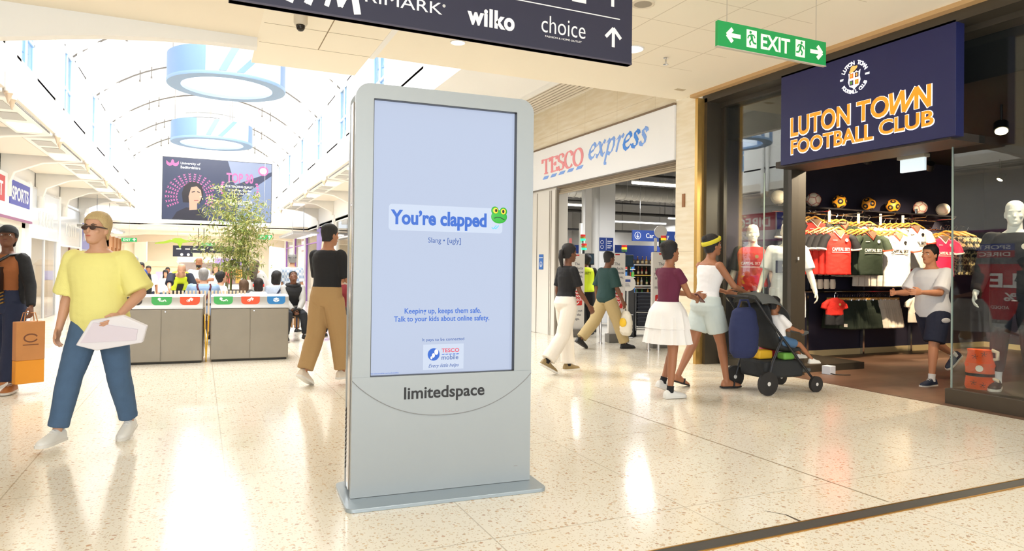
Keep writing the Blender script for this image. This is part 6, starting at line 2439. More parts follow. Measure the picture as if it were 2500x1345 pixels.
for ring_ in range(5):
    n = 20
    for k in range(n):
        a = radians(-25 + 230 * k / (n - 1))
        r = .50 + .085 * ring_
        x, z = -.87 + r * cos(a), .82 + r * sin(a) * .98
        if -1.78 < x < -.15 and z < 1.72:
            tl += tulip(x, z, .07, a - pi / 2)
polys('print_pattern', tl, '-y', (0, -.003, 0), pk_, t, .0006)
hairm = scr_m('hair', (40, 30, 42), .6)
flat('portrait_hair', [(-1.16, .62), (-1.2, .95), (-1.12, 1.22), (-.95, 1.36), (-.75, 1.38), (-.55, 1.25), (-.5, 1.0), (-.52, .8), (-.6, .62)], '-y', (0, -.0045, 0), hairm, t, .001)
flat('portrait_suit', [(-1.5, .02), (-1.35, .28), (-1.05, .45), (-.7, .42), (-.45, .30), (-.35, .02)], '-y', (0, -.0045, 0), scr_m('suit', (36, 34, 58), .6), t, .001)
flat('portrait_face', [(-.95, .35), (-.96, .62), (-.98, .85), (-.9, 1.18), (-.72, 1.22), (-.58, 1.08), (-.55, .86), (-.6, .7), (-.7, .6), (-.7, .38)], '-y', (0, -.006, 0), scr_m('face', (244, 192, 160), .85), t, .001)
flat('portrait_features', [(-.80, .72), (-.66, .73), (-.66, .70), (-.80, .69)], '-y', (0, -.0075, 0), scr_m('lips', (190, 90, 90), .7), t, .0006)
polys('portrait_brows', stroke([(-.88, 1.0), (-.78, 1.03)], .03) + stroke([(-.7, 1.03), (-.62, 1.0)], .03), '-y', (0, -.0075, 0), hairm, t, .0006)
b = MB()
for x in (-1.5, 1.5):
    b.cyl((x, .08, 2.22), (x, .08, vz(x + .56) - 2.98), .01, n=6)
b.build('hanging_wires', CHROME, t)

# ---- far concourse
FC = mat('far_ceiling', (238, 228, 212), rough=.7)
b = MB()
b.box(XW - .2, 36.2, 3.25, XQ + .2, 60, 3.4)
struct(b.build('ceiling_far', FC, smooth=0))
for y, zt in ((36.2, 2.95), (42.0, 2.75), (48.0, 2.55)):
    pts_ = [(-5 + 10.4 * i / 20, 3.3) for i in range(21)]
    ar = [(-5 + 10.4 * i / 20, zt + .42 * (1 - ((i - 10) / 10) ** 2)) for i in range(21)]
    b = MB().prism(ar + list(reversed(pts_)), (0, y, 0), (1, 0, 0), (0, 0, 1), (0, .4, 0))
    struct(b.build('ceiling_arch_far', FC, smooth=30))
struct(MB().box(XW - .2, 60, -.5, XQ + .2, 60.2, 3.4).build('wall_far_end', WARMW, smooth=0))
struct(MB().box(XW - .2, 50, -.5, XW, 60, 3.4).build('wall_far_left', WARMW, smooth=0))
struct(MB().box(-3.9, 50.5, -.42, -3.2, 51.2, 3.3).build('column_far', mat('far_column_lit', (250, 246, 236), rough=.5), smooth=0))
for k, (x, y) in enumerate(((-1.2, 38.5), (-.9, 44.5), (1.6, 39), (2.2, 45), (-2.8, 40), (-2.2, 50.5), (1.2, 51), (-.6, 56), (2.8, 56))):  # the farthest ones are added, to brighten the end wall
    o = MB().lathe([(.002, 0), (.16, 0), (.18, -.02), (.002, -.02)], n=24).build('downlight', LAMP, None, smooth=40)
    o.location = (x, y, 3.25)
    tag(o, 'small round downlight in the far arched ceiling', 'downlight', 'downlights in the far ceiling')
    L = area('lamp', (0, 0, -.03), (0, 0, 0), .3, .3, 170)
    L.data.spread = radians(170)
    L.parent = o
# sloping louvre panels over the far aisles
for sg, x, nm in ((-1, -3.7, 'slatted grey ceiling louvre with square lights over the far left aisle'), (1, 4.1, 'slatted grey ceiling louvre with square lights over the far right aisle')):
    t = thing('ceiling_louvre', nm, 'vent', (x, 33, 2.75), 0)
    MB().box(-.55, -2.8, .05, .55, 2.8, .12).build('backing', mat('louvre_grey', (160, 158, 152), rough=.7), t)
    for k in range(14):
        MB().box(-.55, -2.75 + .4 * k, .0, .2, -2.6 + .4 * k, .06).build('slat', GREYL, t, smooth=0)
    for k in range(4):
        MB().box(.24, -2.4 + 1.3 * k, .0, .5, -1.7 + 1.3 * k, .05).build('light_panel', LSTRIP, t, smooth=0)
    b = MB()
    for yy in (-2, 2):
        b.cyl((0, yy, .12), (0, yy, 1.57), .015, n=6)
    b.build('hangers', CHROME, t)
# exit signs far away
for x, y, z, nm, s_ in ((-2.5, 30, 2.24, 'tiny green exit sign hanging over the far left aisle', 'EXIT'), (1.95, 24.5, 2.27, 'tiny green exit sign hanging over the right side behind the bamboo', 'EXIT'), (.35, 37, 2.34, 'tiny dark green exit sign in the middle beside the green bird', 'EXIT')):
    t = thing('exit_sign', nm, 'sign', (x, y, z), 0, 'small far exit signs')
    w_ = .26 if y < 36 else .3
    MB().box(-w_, 0, 0, w_, .03, .15).build('panel', GREEN, t)
    text('lettering', s_, .1, '-y', (-.08, -.001, .035), EXW, t, ext=.002, width=.24, height=.08)
    polys('arrow', stroke([(.17, .03), (.17, .12)], .03) + stroke([(.12, .08), (.17, .125), (.22, .08)], .025), '-y', (0, -.001, 0), EXW, t, .002)
    MB().cyl((0, .015, .15), (0, .015, (vz(x) if y < 36 else 3.25) - z), .005, n=6).build('wire', CHROME, t)
# green winged creature hanging far off, and the far directory sign
bird = [(-.95, -.05), (-.6, .02), (-.3, .12), (-.1, .2), (.15, .2), (.4, .1), (.95, .06), (.95, .1), (.4, .0), (.22, -.02), (.12, -.3), (.0, -.05), (-.25, .0), (-.6, -.08), (-.95, -.1)]
t = thing('hanging_decoration', 'flat lime green winged decoration hanging far down the mall', 'decoration', (-1.0, 36.05, 2.45))
MB().prism(bird, (0, 0, 0), (1, 0, 0), (0, 0, 1), (0, .06, 0)).build('wings', mat('lime_green', (150, 178, 44), rough=.6), t, smooth=0)
MB().cyl((0, .03, .2), (0, .03, 1.3), .006, n=6).build('wire', CHROME, t)
t = thing('directory_sign', 'far dark directory sign with white marks hanging across the mall', 'sign', (.1, 38, 1.80))
MB().box(-1.35, 0, .2, 1.5, .1, .55).build('sign_box', mat('directory_navy', (42, 43, 66), rough=.4), t)
MB().box(-1.35, 0, 0, -.45, .1, .2).build('lower_box', mat('directory_navy', (42, 43, 66), rough=.4), t)
for k, x in enumerate((-1.2, -.8, -.45, -.1, .35, .8)):
    MB().box(x, -.006, .35, x + .22, 0, .41).build('lettering', WHITELET, t, smooth=0)
for x in (-.95, -.65):
    MB().cyl((x, -.006, .1), (x, 0, .1), .07, n=16).build('round_mark', WHITELET, t)
b = MB()
for x in (-.2, 0.05):
    b.cyl((x, .05, .55), (x, .05, 1.5), .02, n=6)
b.build('hangers', BLACK, t)
# market stall with violet header, and a timber stall behind
t = thing('market_stall', 'brightly coloured market stall with a violet header far down the mall', 'stall', (.55, 31, -.42))
MB().box(-1.35, 0, 0, 1.3, .9, 1.0).build('counter', CARD, t)
MB().box(-1.4, -.05, 1.9, 1.35, .95, 2.12).build('roof', WARMW, t)
MB().box(.0, -.08, 1.82, 1.1, -.05, 2.08).build('header', mat('violet_header', (170, 140, 226), rough=.5, emit=(170, 140, 230), es=.3), t)
for x in (-1.36, 1.26):
    MB().box(x, 0, 1, x + .06, .06, 1.9).build('post', GREYL, t)
MB().box(-1.3, .8, 1.0, 1.25, .86, 1.9).build('back_panel', mat('stall_back', (240, 222, 222), rough=.6, var=.25, vscale=5), t)
for k, (x, c) in enumerate(((-1.1, (240, 190, 120)), (-.7, (236, 150, 170)), (-.3, (250, 220, 90)), (.15, (120, 190, 110)), (.55, (230, 90, 100)), (.95, (240, 170, 80)))):
    MB().box(x - .14, -.02, 1.05, x + .14, .0, 1.45 + .1 * (k % 3)).build('picture_panel', mat('stall_pic_%d' % k, c, rough=.5), t, smooth=0)
t = thing('timber_stall', 'low timber stall with a pale violet panel far down the left of the mall', 'stall', (-2.0, 44, -.42))
MB().box(-.9, 0, 0, .9, 1.5, 1.7).build('body', mat('stall_timber', (220, 202, 172), rough=.6, var=.1), t)
MB().prism([(-1.0, 1.7), (1.0, 1.7), (.75, 2.0), (-.75, 2.0)], (0, -.1, 0), (1, 0, 0), (0, 0, 1), (0, 1.7, 0)).build('roof', mat('stall_timber', (220, 202, 172)), t, smooth=0)
MB().box(-.3, -.02, .9, .5, 0, 1.4).build('panel', mat('stall_violet', (180, 176, 220), rough=.5), t)

# ---- right-hand shops beyond the display
interior('right', 15.0, 32.6, 3.2, 1.7, -.35, UNITW, 'violet')
interior('right', 32.7, 60.0, 3.2, 3.2, -.42, UNITD, 'violet_far')
VIO = mat('violet_frame', (150, 96, 190), rough=.45)
for k, (y0, y1) in enumerate(((15.3, 19.4), (19.8, 23.9), (24.3, 28.4), (28.8, 32.5), (32.9, 36.8), (37.2, 41.5), (42, 45.9))):
    w = struct(MB().box(XQ + .04, y0, -.42, XQ + .05, y1, 3.3).build('window_7%d' % k, CLEAR, smooth=0))
    b = MB()
    for y in (y0, y1 - .06):
        b.box(XQ, y, -.42, XQ + .06, y + .06, 3.3)
    b.box(XQ, y0, 3.24, XQ + .06, y1, 3.32)
    b.box(XQ, y0, 2.5, XQ + .05, y1, 2.55)
    b.build('window_frame', VIO if k >= 3 else WHITE, w, smooth=0)
t = thing('window_sign', 'white script sign glowing in the right-hand shop window behind the plaid-shirted man', 'sign', (XQ + .12, 38.6, 2.2))
polys('lettering', sum([stroke([(-.8 + .36 * k, .1), (-.7 + .36 * k, .55), (-.55 + .36 * k, .1), (-.5 + .36 * k, .4)], .1) for k in range(5)], []), '-x', (0, 0, 0), mat('neon_white', (255, 250, 255), rough=.4, emit=(255, 246, 255), es=2), t, .02)
MB().box(.02, -1.0, 0, .04, 1.0, .7).build('backing', mat('neon_back', (226, 190, 222), rough=.5), t)
t = thing('shop_poster', 'tall violet poster with a pale figure on the right-hand shop beside the display', 'poster', (XQ - .07, 31.0, .1))
MB().box(-.03, -1.9, 0, 0, 1.6, 3.0).build('sheet', mat('poster_violet', (140, 120, 200), rough=.5), t)
MB().prism(arc(.2, 1.4, .5, 1.1, 0, 350, 20), (-.032, 0, 0), (0, -1, 0), (0, 0, 1), (-.004, 0, 0)).build('figure_shape', mat('poster_cream', (236, 210, 180), rough=.5), t, smooth=0)
t = thing('counter', 'long white shop counter inside the right-hand windows', 'counter', (XQ + 1.6, 40, -.42))
MB().box(-.3, -4, 0, .3, 4, 1.1).build('body', WHITE, t)
MB().box(-.35, -4.05, 1.1, .35, 4.05, 1.15).build('top', GREYL, t)
# ================================================================ recycling stations, benches, planter with bamboo
BST = mat('bin_steel', (136, 127, 112), rough=.36, metal=.55, var=.10, vscale=3.5)
BTOP = mat('bin_top', (190, 188, 184), rough=.3, metal=.5)


def bins(x0, x1, y, icons, label, rz):
    t = thing('recycling_station', label, 'recycling bin', ((x0 + x1) / 2, y, 0), rz, 'steel recycling stations')
    w = (x1 - x0) / 2
    MB().box(-w + .02, .02, 0, w - .02, .58, .05).build('plinth', mat('bin_plinth', (60, 58, 54), rough=.6), t)
    MB().box(-w, .0, .03, w, .60, .745).build('body', BST, t, bevel=.004)
    b = MB().prism([(.0, .75), (.60, .75), (.60, .935), (.10, .935), (.06, .93), (.035, .915), (.0, .80)], (-w, 0, 0), (0, 1, 0), (0, 0, 1), (2 * w, 0, 0))
    b.build('hood', BTOP, t, bevel=.003)
    for s in (-1, 1):
        MB().box(min(0, s * (w - .006)) + .004, -.006, .035, max(0, s * (w - .006)) - .004, .004, .742).build('door', BST, t, bevel=.003)
    MB().cyl((.05, -.012, .715), (.05, 0, .715), .009, n=10).build('lock', CHROME, t)
    sl = atan2(.115, .035)
    for x, c, kind in icons:
        nrm = Vector((0, -sin(sl), cos(sl)))
        up = Vector((0, cos(sl), sin(sl)))
        o0 = Vector((x, .0, .80)) + up * .005 + nrm * .0005
        pr = rrect(-.125, .0, .125, .118, .055, 6, (1, 1, 0, 0))
        lb = flat('icon_label', pr, ((1, 0, 0), tuple(up), tuple(nrm)), tuple(o0), mat('bin_' + kind, c, rough=.5), t, .002)
        o1 = tuple(o0 + nrm * .0022)
        fr_ = ((1, 0, 0), tuple(up), tuple(nrm))
        if kind == 'green':
            pl = [arc(-.03, .085, .02, .02, 0, 350, 14)] + stroke([(-.03, .06), (.03, .055)], .012) + stroke([(.0, .05), (.04, .075), (.055, .05)], .012)
        elif kind == 'red':
            pl = stroke([(-.02, .06), (.02, .10)], .022) + stroke([(.02, .06), (.035, .09)], .02) + stroke(arc(-.02, .06, .02, .015, 0, 360, 12), .007)
        elif kind == 'blue':
            pl = [[(-.04, .08), (0, .10), (.04, .08), (0, .06)], [(-.04, .072), (-.003, .053), (-.003, .03), (-.04, .05)], [(.04, .072), (.003, .053), (.003, .03), (.04, .05)]]
        else:
            pl = stroke([(-.03, .1), (-.022, .04), (.022, .04), (.03, .1), (-.03, .1)], .008)
        polys('icon', pl, fr_, o1, WHITELET, lb, .0015)
    return t


ICG, ICR, ICB, ICK = (70, 172, 92), (226, 86, 50), (38, 122, 186), (64, 56, 50)
bins(-.99, .045, 10.47, ((-.36, ICK, 'black'), (.0, ICG, 'green'), (.35, ICR, 'red')), 'steel recycling station with black, green and red labels behind the man in yellow', radians(-3))
bins(.143, 1.187, 10.47, ((-.36, ICG, 'green'), (.0, ICR, 'red'), (.35, ICB, 'blue')), 'steel recycling station with green, red and blue labels beside the seated boy', radians(-3))

t = thing('floor_sign', 'folded yellow wet-floor sign seen edge-on between the two recycling stations', 'floor sign', (.095, 10.62, 0))
for s in (-1, 1):
    R = Matrix.Rotation(radians(2.6 * s), 3, 'Y')
    MB().obox((s * .014, 0, .33), (.012, .28, .65), R).build('leaf', mat('safety_yellow', (240, 186, 20), rough=.45), t, bevel=.004)
MB().cyl((0, -.1, .655), (0, .1, .655), .014, n=10).build('hinge', mat('hinge_brown', (90, 70, 40), rough=.5), t)

SLAT = mat('bench_wood', (196, 150, 104), rough=.5, var=.12, vscale=5)
SLATP = mat('bench_wood_pale', (226, 208, 182), rough=.5, var=.06)
LEGM = mat('bench_leg', (74, 78, 84), rough=.45, metal=.3)


def bench(x0, x1, y, label, back=None, rz=0.0, floor=0.0):
    w = (x1 - x0) / 2
    t = thing('slatted_bench', label, 'bench', ((x0 + x1) / 2, y, floor), rz, 'wooden benches round the planter')
    n = int(2 * w / .055)
    for k in range(n):
        x = -w + 2 * w * (k + .2) / n
        o = MB().tube([(x, -.245, .24), (x, -.25, .40), (x, -.215, .435), (x, .22, .435)], .017, 6).build('slat', SLAT, t, smooth=30)
    for x in (-w * .75, w * .75):
        b = MB().tube([(x, -.18, .02), (x, -.12, .40), (x, .15, .40), (x, .2, .02)], .028, 8)
        b.build('leg', LEGM, t)
    MB().box(-w, -.05, .395, w, .02, .415).build('rail', LEGM, t)
    if back:
        for k in range(n):
            x = -w + 2 * w * (k + .2) / n
            MB().tube([(x, back * .25, .42), (x, back * .31, .7), (x, back * .33, .93)], .018, 6).build('back_slat', SLATP, t, smooth=30)
        MB().box(-w, back * .30 - .01, .68, w, back * .30 + .01, .72).build('back_rail', LEGM, t)
    return t


bench(1.25, 3.0, 13.30, 'slatted wooden bench under the seated boy in the dark waistcoat')
bench(-.55, .75, 12.9, 'slatted wooden bench with a pale back under the man in braces', -1)
bench(-.2, 1.75, 14.3, 'slatted wooden bench in front of the planter carrying the children', None, floor=-.04)
# planter
t = thing('planter', 'low grey square planter box holding the bamboo', 'planter', (.68, 15.0, -.04))
MB().box(-.34, -.34, 0, .34, .34, .88).build('box', mat('planter_grey', (126, 132, 134), rough=.6), t, bevel=.01)
MB().box(-.36, -.36, .84, .36, .36, .9).build('rim', mat('planter_grey', (126, 132, 134), rough=.6), t, bevel=.008)
MB().box(-.31, -.31, .85, .31, .31, .905).build('soil', mat('soil', (66, 52, 40), rough=.95, bump=.5), t)
rs = random.Random(11)
t = thing('bamboo_plant', 'tall feathery yellow-green bamboo plant rising from the grey planter', 'plant', (.68, 15.0, .86))
LEAF = [mat('bamboo_leaf_%d' % i, c, rough=.6) for i, c in enumerate(((132, 154, 74), (186, 186, 104), (210, 200, 136), (150, 168, 92)))]
CANE = mat('bamboo_cane', (128, 132, 74), rough=.5)
fol = MB()
for k in range(13):
    a = rs.uniform(0, 2 * pi)
    bx, by = .2 * cos(a), .2 * sin(a)
    h = rs.uniform(1.25, 2.1)
    lx, ly = rs.uniform(-.42, .42), rs.uniform(-.3, .3)
    pts_ = [Vector((bx + lx * f ** 1.8, by + ly * f ** 1.8, h * f - .06 * f ** 3)) for f in [i / 8 for i in range(9)]]
    MB().tube(pts_, [.012 - .0011 * i for i in range(9)], 6).build('cane', CANE, t)
    for i in range(2, 9):
        for q in range(5):
            p = pts_[i] + Vector((0, 0, rs.uniform(-.1, .1)))
            d = Vector((rs.uniform(-1, 1), rs.uniform(-1, 1), rs.uniform(-.2, .5))).normalized()
            L = rs.uniform(.12, .34)
            e = p + d * L
            fol.cur = rs.randrange(4)
            fol.add([p + Vector((.002, 0, 0)), p - Vector((.002, 0, 0)), e], [(0, 1, 2)])
            for l_ in range(9):
                f = rs.uniform(.25, 1.05)
                c = p + d * (L * f)
                ld = (d * .6 + Vector((rs.uniform(-1, 1), rs.uniform(-1, 1), rs.uniform(-1.1, .3)))).normalized()
                sd = ld.cross(Vector((rs.uniform(-1, 1), rs.uniform(-1, 1), 1))).normalized()
                ll, lw = rs.uniform(.07, .13), rs.uniform(.008, .014)
                fol.cur = rs.randrange(4)
                fol.add([c, c + ld * ll * .4 + sd * lw, c + ld * ll, c + ld * ll * .4 - sd * lw], [(0, 1, 2, 3)])
# side spray reaching left, as the plant leans
for k in range(1500):
    q = rs.choice([(-.62, 1.0, .22, .16), (-.45, 1.6, .2, .25), (.3, 1.5, .3, .3), (-.05, 1.9, .3, .2), (.1, 1.2, .42, .35), (.45, 1.15, .2, .25), (-.3, .62, .26, .22), (.15, .7, .3, .3)])
    c = Vector((q[0] + rs.gauss(0, q[2] * .6), rs.gauss(0, .22), q[1] + rs.gauss(0, q[3] * .6)))
    ld = Vector((rs.uniform(-1, 1), rs.uniform(-1, 1), rs.uniform(-1.1, .2))).normalized()
    sd = ld.cross(Vector((.3, .2, 1))).normalized()
    ll, lw = rs.uniform(.08, .14), rs.uniform(.009, .015)
    fol.cur = rs.randrange(4)
    fol.add([c, c + ld * ll * .4 + sd * lw, c + ld * ll, c + ld * ll * .4 - sd * lw], [(0, 1, 2, 3)])
for p0, p1 in (((0, 0, .5), (-.62, 0, 1.05)), ((0, 0, .8), (.45, 0, 1.2)), ((0, 0, .3), (-.3, 0, .7))):
    MB().tube([p0, ((p0[0] + p1[0]) / 2, 0, (p0[2] + p1[2]) / 2 + .06), p1], [.008, .006, .003], 6).build('side_branch', CANE, t)
fo = fol.build('leaves', LEAF, t, smooth=0, recalc=False)
# ================================================================ people and shop mannequins
def cm(n, c, **k):
    return mat('cloth_' + n, c, rough=k.pop('rough', .85), bump=k.pop('bump', .12), bscale=k.pop('bscale', 160), **k)


DENIM = cm('denim', (72, 98, 128), var=.14, vscale=14)
DARKDEN = cm('dark_denim', (32, 40, 66), var=.12, vscale=14)
TBLK, TWHT = cm('black', (24, 24, 27)), cm('white', (234, 232, 232))
KHAKI = cm('khaki', (172, 138, 92))
SHW, SHB, SHN = mat('shoe_white', (226, 224, 218), rough=.5), mat('shoe_black', (30, 30, 32), rough=.5), mat('shoe_navy', (40, 52, 76), rough=.55)
SOLEB = mat('sole_dark', (36, 34, 34), rough=.7)
SK_D, SK_M, SK_L, SK_T = (116, 74, 52), (162, 108, 76), (206, 156, 126), (176, 122, 90)
HB, HG, HBR = (24, 20, 20), (150, 148, 146), (96, 72, 52)
FACE = 180


def walk(a=24, b=-18, ka=8, kb=30, ab=2):
    return {'L': (a, ka, ab, 0), 'R': (b, kb, ab, 28)}


def walkR(a=24, b=-18, ka=8, kb=30, ab=2):
    return {'R': (a, ka, ab, 0), 'L': (b, kb, ab, 28)}


SIT = {'L': (86, 88, 5), 'R': (86, 84, 5)}
rd = radians


def wp(body, p):
    return Matrix.Translation(body.location) @ Matrix.Rotation(body.rotation_euler.z, 4, 'Z') @ Vector(p)


def at_hand(body, J, sd, o, rz=None):
    o.location = wp(body, J['hand' + sd][0])
    o.rotation_euler = (0, 0, body.rotation_euler.z if rz is None else rz)
    return o


def onback(body, J, z, ry, front=False, x=0.0):
    c, X, Y, Z = J['spf'](z)
    return c + X * x + Y * (ry * J['s'] if front else -ry * J['s']), X, Y, Z


def chest_text(name, s_, body, J, z, ry, size, m, front=True, width=None, x=0.0):
    p, X, Y, Z = onback(body, J, z, ry, front, x)
    if front:
        return text(name, s_, size, (tuple(-X), tuple(Z), tuple(Y)), tuple(p), m, body, ext=.006, width=width)
    return text(name, s_, size, (tuple(X), tuple(Z), tuple(-Y)), tuple(p), m, body, ext=.006, width=width)


# --- 1 woman at the left edge
bd, J = person('woman in black cap and cardigan, brown top and wide dark jeans at the left edge', (-1.87, 8.85), rd(165), 1.74, 'f', SK_D, head=(-22, 20), twist=-6,
               legs={'L': (14, 6, 4, 0), 'R': (-14, 16, 3, 18)}, arms={'L': ('fk', 8, 20, 18, 0), 'R': ('ik', (.10, .26, 1.28), (.6, .1, -.8))},
               top=dict(mat=cm('rust_brown', (150, 88, 46)), sleeve=0, hem=.0, ease=.016, name='top'), vest=None,
               bottom=dict(kind='trousers', mat=DARKDEN, flare=.10, loose=.03, ease=.02, waist=.13), shoes=dict(mat=mat('shoe_tan', (176, 112, 60), rough=.5)), hair=('bun', HB), hat=('cap', (26, 26, 30)))
# open cardigan: back and sides with long sleeves
b = MB()
c, X, Y, Z = J['spf'](.3)
b_ = MB()
for sd in 'LR':
    S, E_, Wr, fd, Rz_ = J['arm' + sd]
    b_.tube([S.lerp(J['spf'](.44)[0], .4), S, S.lerp(E_, .5), E_, E_.lerp(Wr, .5), Wr], [.07, .072, .064, .058, .052, .046], 14)
    b_.ell(E_, (.058, .058, .058), 10, 6)
for z0 in [-.12 + .05 * i for i in range(13)]:
    c, X, Y, Z = J['spf'](z0)
    for k in range(9):
        a = rd(168 + 204 * k / 8)
        b_.ell(c + X * (.165 * cos(a)) + Y * (.125 * sin(a)), (.034, .034, .04), 8, 6)
link('cardigan', fuse(b_, .012, 4, wrinkle=.004, mats=TBLK, name='cardigan'), bd)
b = MB()
for i in range(4):
    p, X, Y, Z = onback(bd, J, .10 - .035 * i, .145, True, -.03)
    b.obox(p, (.045, .02, .014), Matrix.Rotation(.4, 3, 'Y'))
    b.build('buttons', BRASS, bd) if i == 3 else None
p, X, Y, Z = onback(bd, J, .24, .17, True, .05)
b = MB().obox(p, (.2, .07, .26))
b.tube([p + Vector((.05, 0, .12)), J['spf'](.46)[0] + Vector((-.08, .12, .03)), J['spf'](.47)[0] + Vector((-.12, -.05, .04)), J['spf'](.3)[0] + Vector((-.1, -.16, 0)), p + Vector((.08, 0, -.05))], .016, 8)
o = b.build('crossbody_bag', mat('leather_black', (26, 25, 26), rough=.35), None, bevel=.02)
o.location, o.rotation_euler = bd.location, bd.rotation_euler
tag(o, 'black crossbody bag worn by the woman in the black cap at the left edge', 'bag')
t = thing('shopping_bag', 'tall brown paper shopping bag, orange below, held by the woman in the black cap', 'bag', tuple(wp(bd, J['handL'][0]) + Vector((0, 0, -.50))), rd(30))
MB().box(-.13, -.05, -.22, .13, .05, .02).build('lower_half', mat('bag_orange', (232, 152, 40), rough=.6), t, bevel=.006)
MB().box(-.131, -.051, .02, .131, .051, .42).build('upper_half', mat('bag_brown', (196, 134, 78), rough=.6, var=.12), t, bevel=.006)
for y in (-.045, .045):
    MB().tube([(-.06, y, .42), (-.045, y * .6, .51), (.045, y * .6, .51), (.06, y, .42)], .005, 6).build('handle', mat('bag_brown', (196, 134, 78)), t)
polys('bag_mark', stroke(arc(-.0, .25, .06, .04, 20, 340, 16), .014) + stroke([(-.07, .18), (.07, .18)], .01), '-y', (0, -.052, 0), mat('bag_ink', (120, 74, 50), rough=.6), t, .001)
# --- 2 man in yellow
bd, J = person('person in a loose yellow T-shirt and blue jeans striding past, left of the bins', (-.69, 6.05), rd(160), 1.71, 'm', SK_L, lean=6, head=(-6, -8), girth=1.05, belly=.02,
               legs={'L': (-8, 10, 4, 12), 'R': (16, 8, 8, 0)}, arms={'L': ('ik', (-.25, .22, .99), (-.7, -.5, -.5)), 'R': ('fk', -8, 12, 24, 15)},
               top=dict(mat=cm('yellow', (238, 230, 142)), sleeve=.50, sflare=.02, hem=-.13, ease=.036), bottom=dict(kind='trousers', mat=DENIM, ease=.022, loose=.012), shoes=dict(mat=SHW), hair=('short', (198, 172, 122)))
b = MB()
b.M = J['HM']
b.tube([(-.078, .0, .0), (-.07, .075, .0), (-.03, .101, .002), (.03, .101, .002), (.07, .075, .0), (.078, .0, .0)], .006, 6)
for s in (-1, 1):
    b.ell((s * .032, .098, -.006), (.026, .008, .018), 12, 8)
b.build('sunglasses', mat('glasses_brown', (70, 48, 40), rough=.25), bd)
t = thing('document_folder', 'white folded bag of papers held low by the person in the yellow T-shirt', 'papers', tuple(wp(bd, J['handL'][0]) + Vector((.0, -.02, -.05))), rd(-18))
MB().prism([(-.24, -.12), (-.1, -.16), (.22, -.1), (.26, .02), (.1, .1), (-.12, .06)], (0, 0, 0), (1, 0, 0), (0, -.25, 1), (0, .035, .01)).build('sheets', mat('paper_white', (232, 228, 232), rough=.7), t, bevel=.008)
MB().prism([(-.2, -.1), (.18, -.08), (.2, .0), (-.1, .05)], (0, -.006, 0), (1, 0, 0), (0, -.25, 1), (0, .004, .001)).build('cover_sheet', mat('paper_lilac', (222, 212, 222), rough=.7), t)
# --- 3 man in black T-shirt beside the display
bd, J = person('man in a black T-shirt and sand trousers walking away just left of the display', (1.33, 8.02), rd(-50), 1.78, 'm', SK_T, lean=2, head=(0, -10),
               legs=walkR(12, -8, 5, 14), arms={'L': ('fk', 22, 8, 70, 12), 'R': ('fk', 16, 10, 75, 12)},
               top=dict(mat=TBLK, sleeve=.46, hem=-.03, ease=.022), bottom=dict(kind='trousers', mat=KHAKI, ease=.034, loose=.022), shoes=dict(mat=mat('shoe_cream', (220, 206, 188), rough=.5)), hair=('crop', HB))
# --- 4 woman in white trousers
bd, J = person('woman in a black T-shirt and white trousers walking past the pale supermarket pilaster', (4.43, 7.95), rd(-86), 1.69, 'f', SK_D, lean=3,
               legs=walk(10, -16, 4, 22), arms={'L': ('fk', -6, 8, 20, 8), 'R': ('fk', 14, 8, 22, 8)},
               top=dict(mat=TBLK, sleeve=.42, hem=.0, ease=.02), bottom=dict(kind='trousers', mat=cm('cream', (238, 230, 218)), ease=.024, loose=.03, flare=.03), shoes=dict(mat=mat('shoe_olive', (148, 126, 84), rough=.5), sock=TBLK), hair=('pony', HB))
# --- 5 man in dark green
bd, J = person('man in a dark green T-shirt and khaki trousers striding before the security gates', (6.42, 10.1), rd(-88), 1.73, 'm', SK_D, lean=4,
               legs=walkR(24, -24, 4, 18), arms={'L': ('fk', -14, 8, 18, 8), 'R': ('fk', 10, 8, 16, 8)},
               top=dict(mat=cm('teal', (34, 64, 62)), sleeve=.50, hem=-.09, ease=.034), bottom=dict(kind='trousers', mat=cm('khaki_light', (186, 164, 118)), ease=.034, loose=.026), shoes=dict(mat=SHB, sole=SOLEB), hair=('crop', HB))
t = thing('carrier_bag', 'thin white carrier bag with a yellow printed patch swinging behind the dark green T-shirt', 'bag', tuple(wp(bd, J['handR'][0]) + Vector((.02, -.02, -.44))), rd(-80))
b = MB()
b.loft([ring(Vector((0, 0, z)), Vector((1, 0, 0)), Vector((0, 1, 0)), w, d, 18) for z, w, d in ((-.06, .10, .05), (0, .15, .08), (.15, .155, .085), (.3, .11, .05), (.36, .06, .03))])
link('bag', fuse(b, .012, 2, wrinkle=.012, mats=mat('bag_film', (226, 218, 200), rough=.4), name='bag'), t)
MB().tube([(-.03, 0, .35), (-.01, 0, .45), (.01, 0, .45), (.03, 0, .35)], .008, 6).build('handle', mat('bag_film', (226, 218, 200)), t)
MB().ell((0, -.07, .16), (.09, .025, .08), 14, 8).build('yellow_patch', mat('patch_yellow', (232, 188, 40), rough=.5), t)
# --- 6 security guard
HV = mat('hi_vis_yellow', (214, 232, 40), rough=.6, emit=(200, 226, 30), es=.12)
bd, J = person('security guard in a yellow reflective vest among the supermarket tills', (7.42, 12.50), rd(-35), 1.68, 'm', SK_D, lean=10, head=(-20, 50),
               arms={'L': ('fk', 30, 8, 60, 20), 'R': ('fk', 20, 8, 40, 20)}, top=dict(mat=TBLK, sleeve=.98, hem=-.05, ease=.022), vest=dict(mat=HV, sleeve=0, hem=-.02, ease=.034, name='reflective_vest'),
               bottom=dict(kind='trousers', mat=TBLK, ease=.026, loose=.01), shoes=dict(mat=SHB, sole=SOLEB), hair=('short', HB), detail=0)
chest_text('lettering', 'SECURITY', bd, J, .33, .165, .075, TBLK, front=False, width=.25)
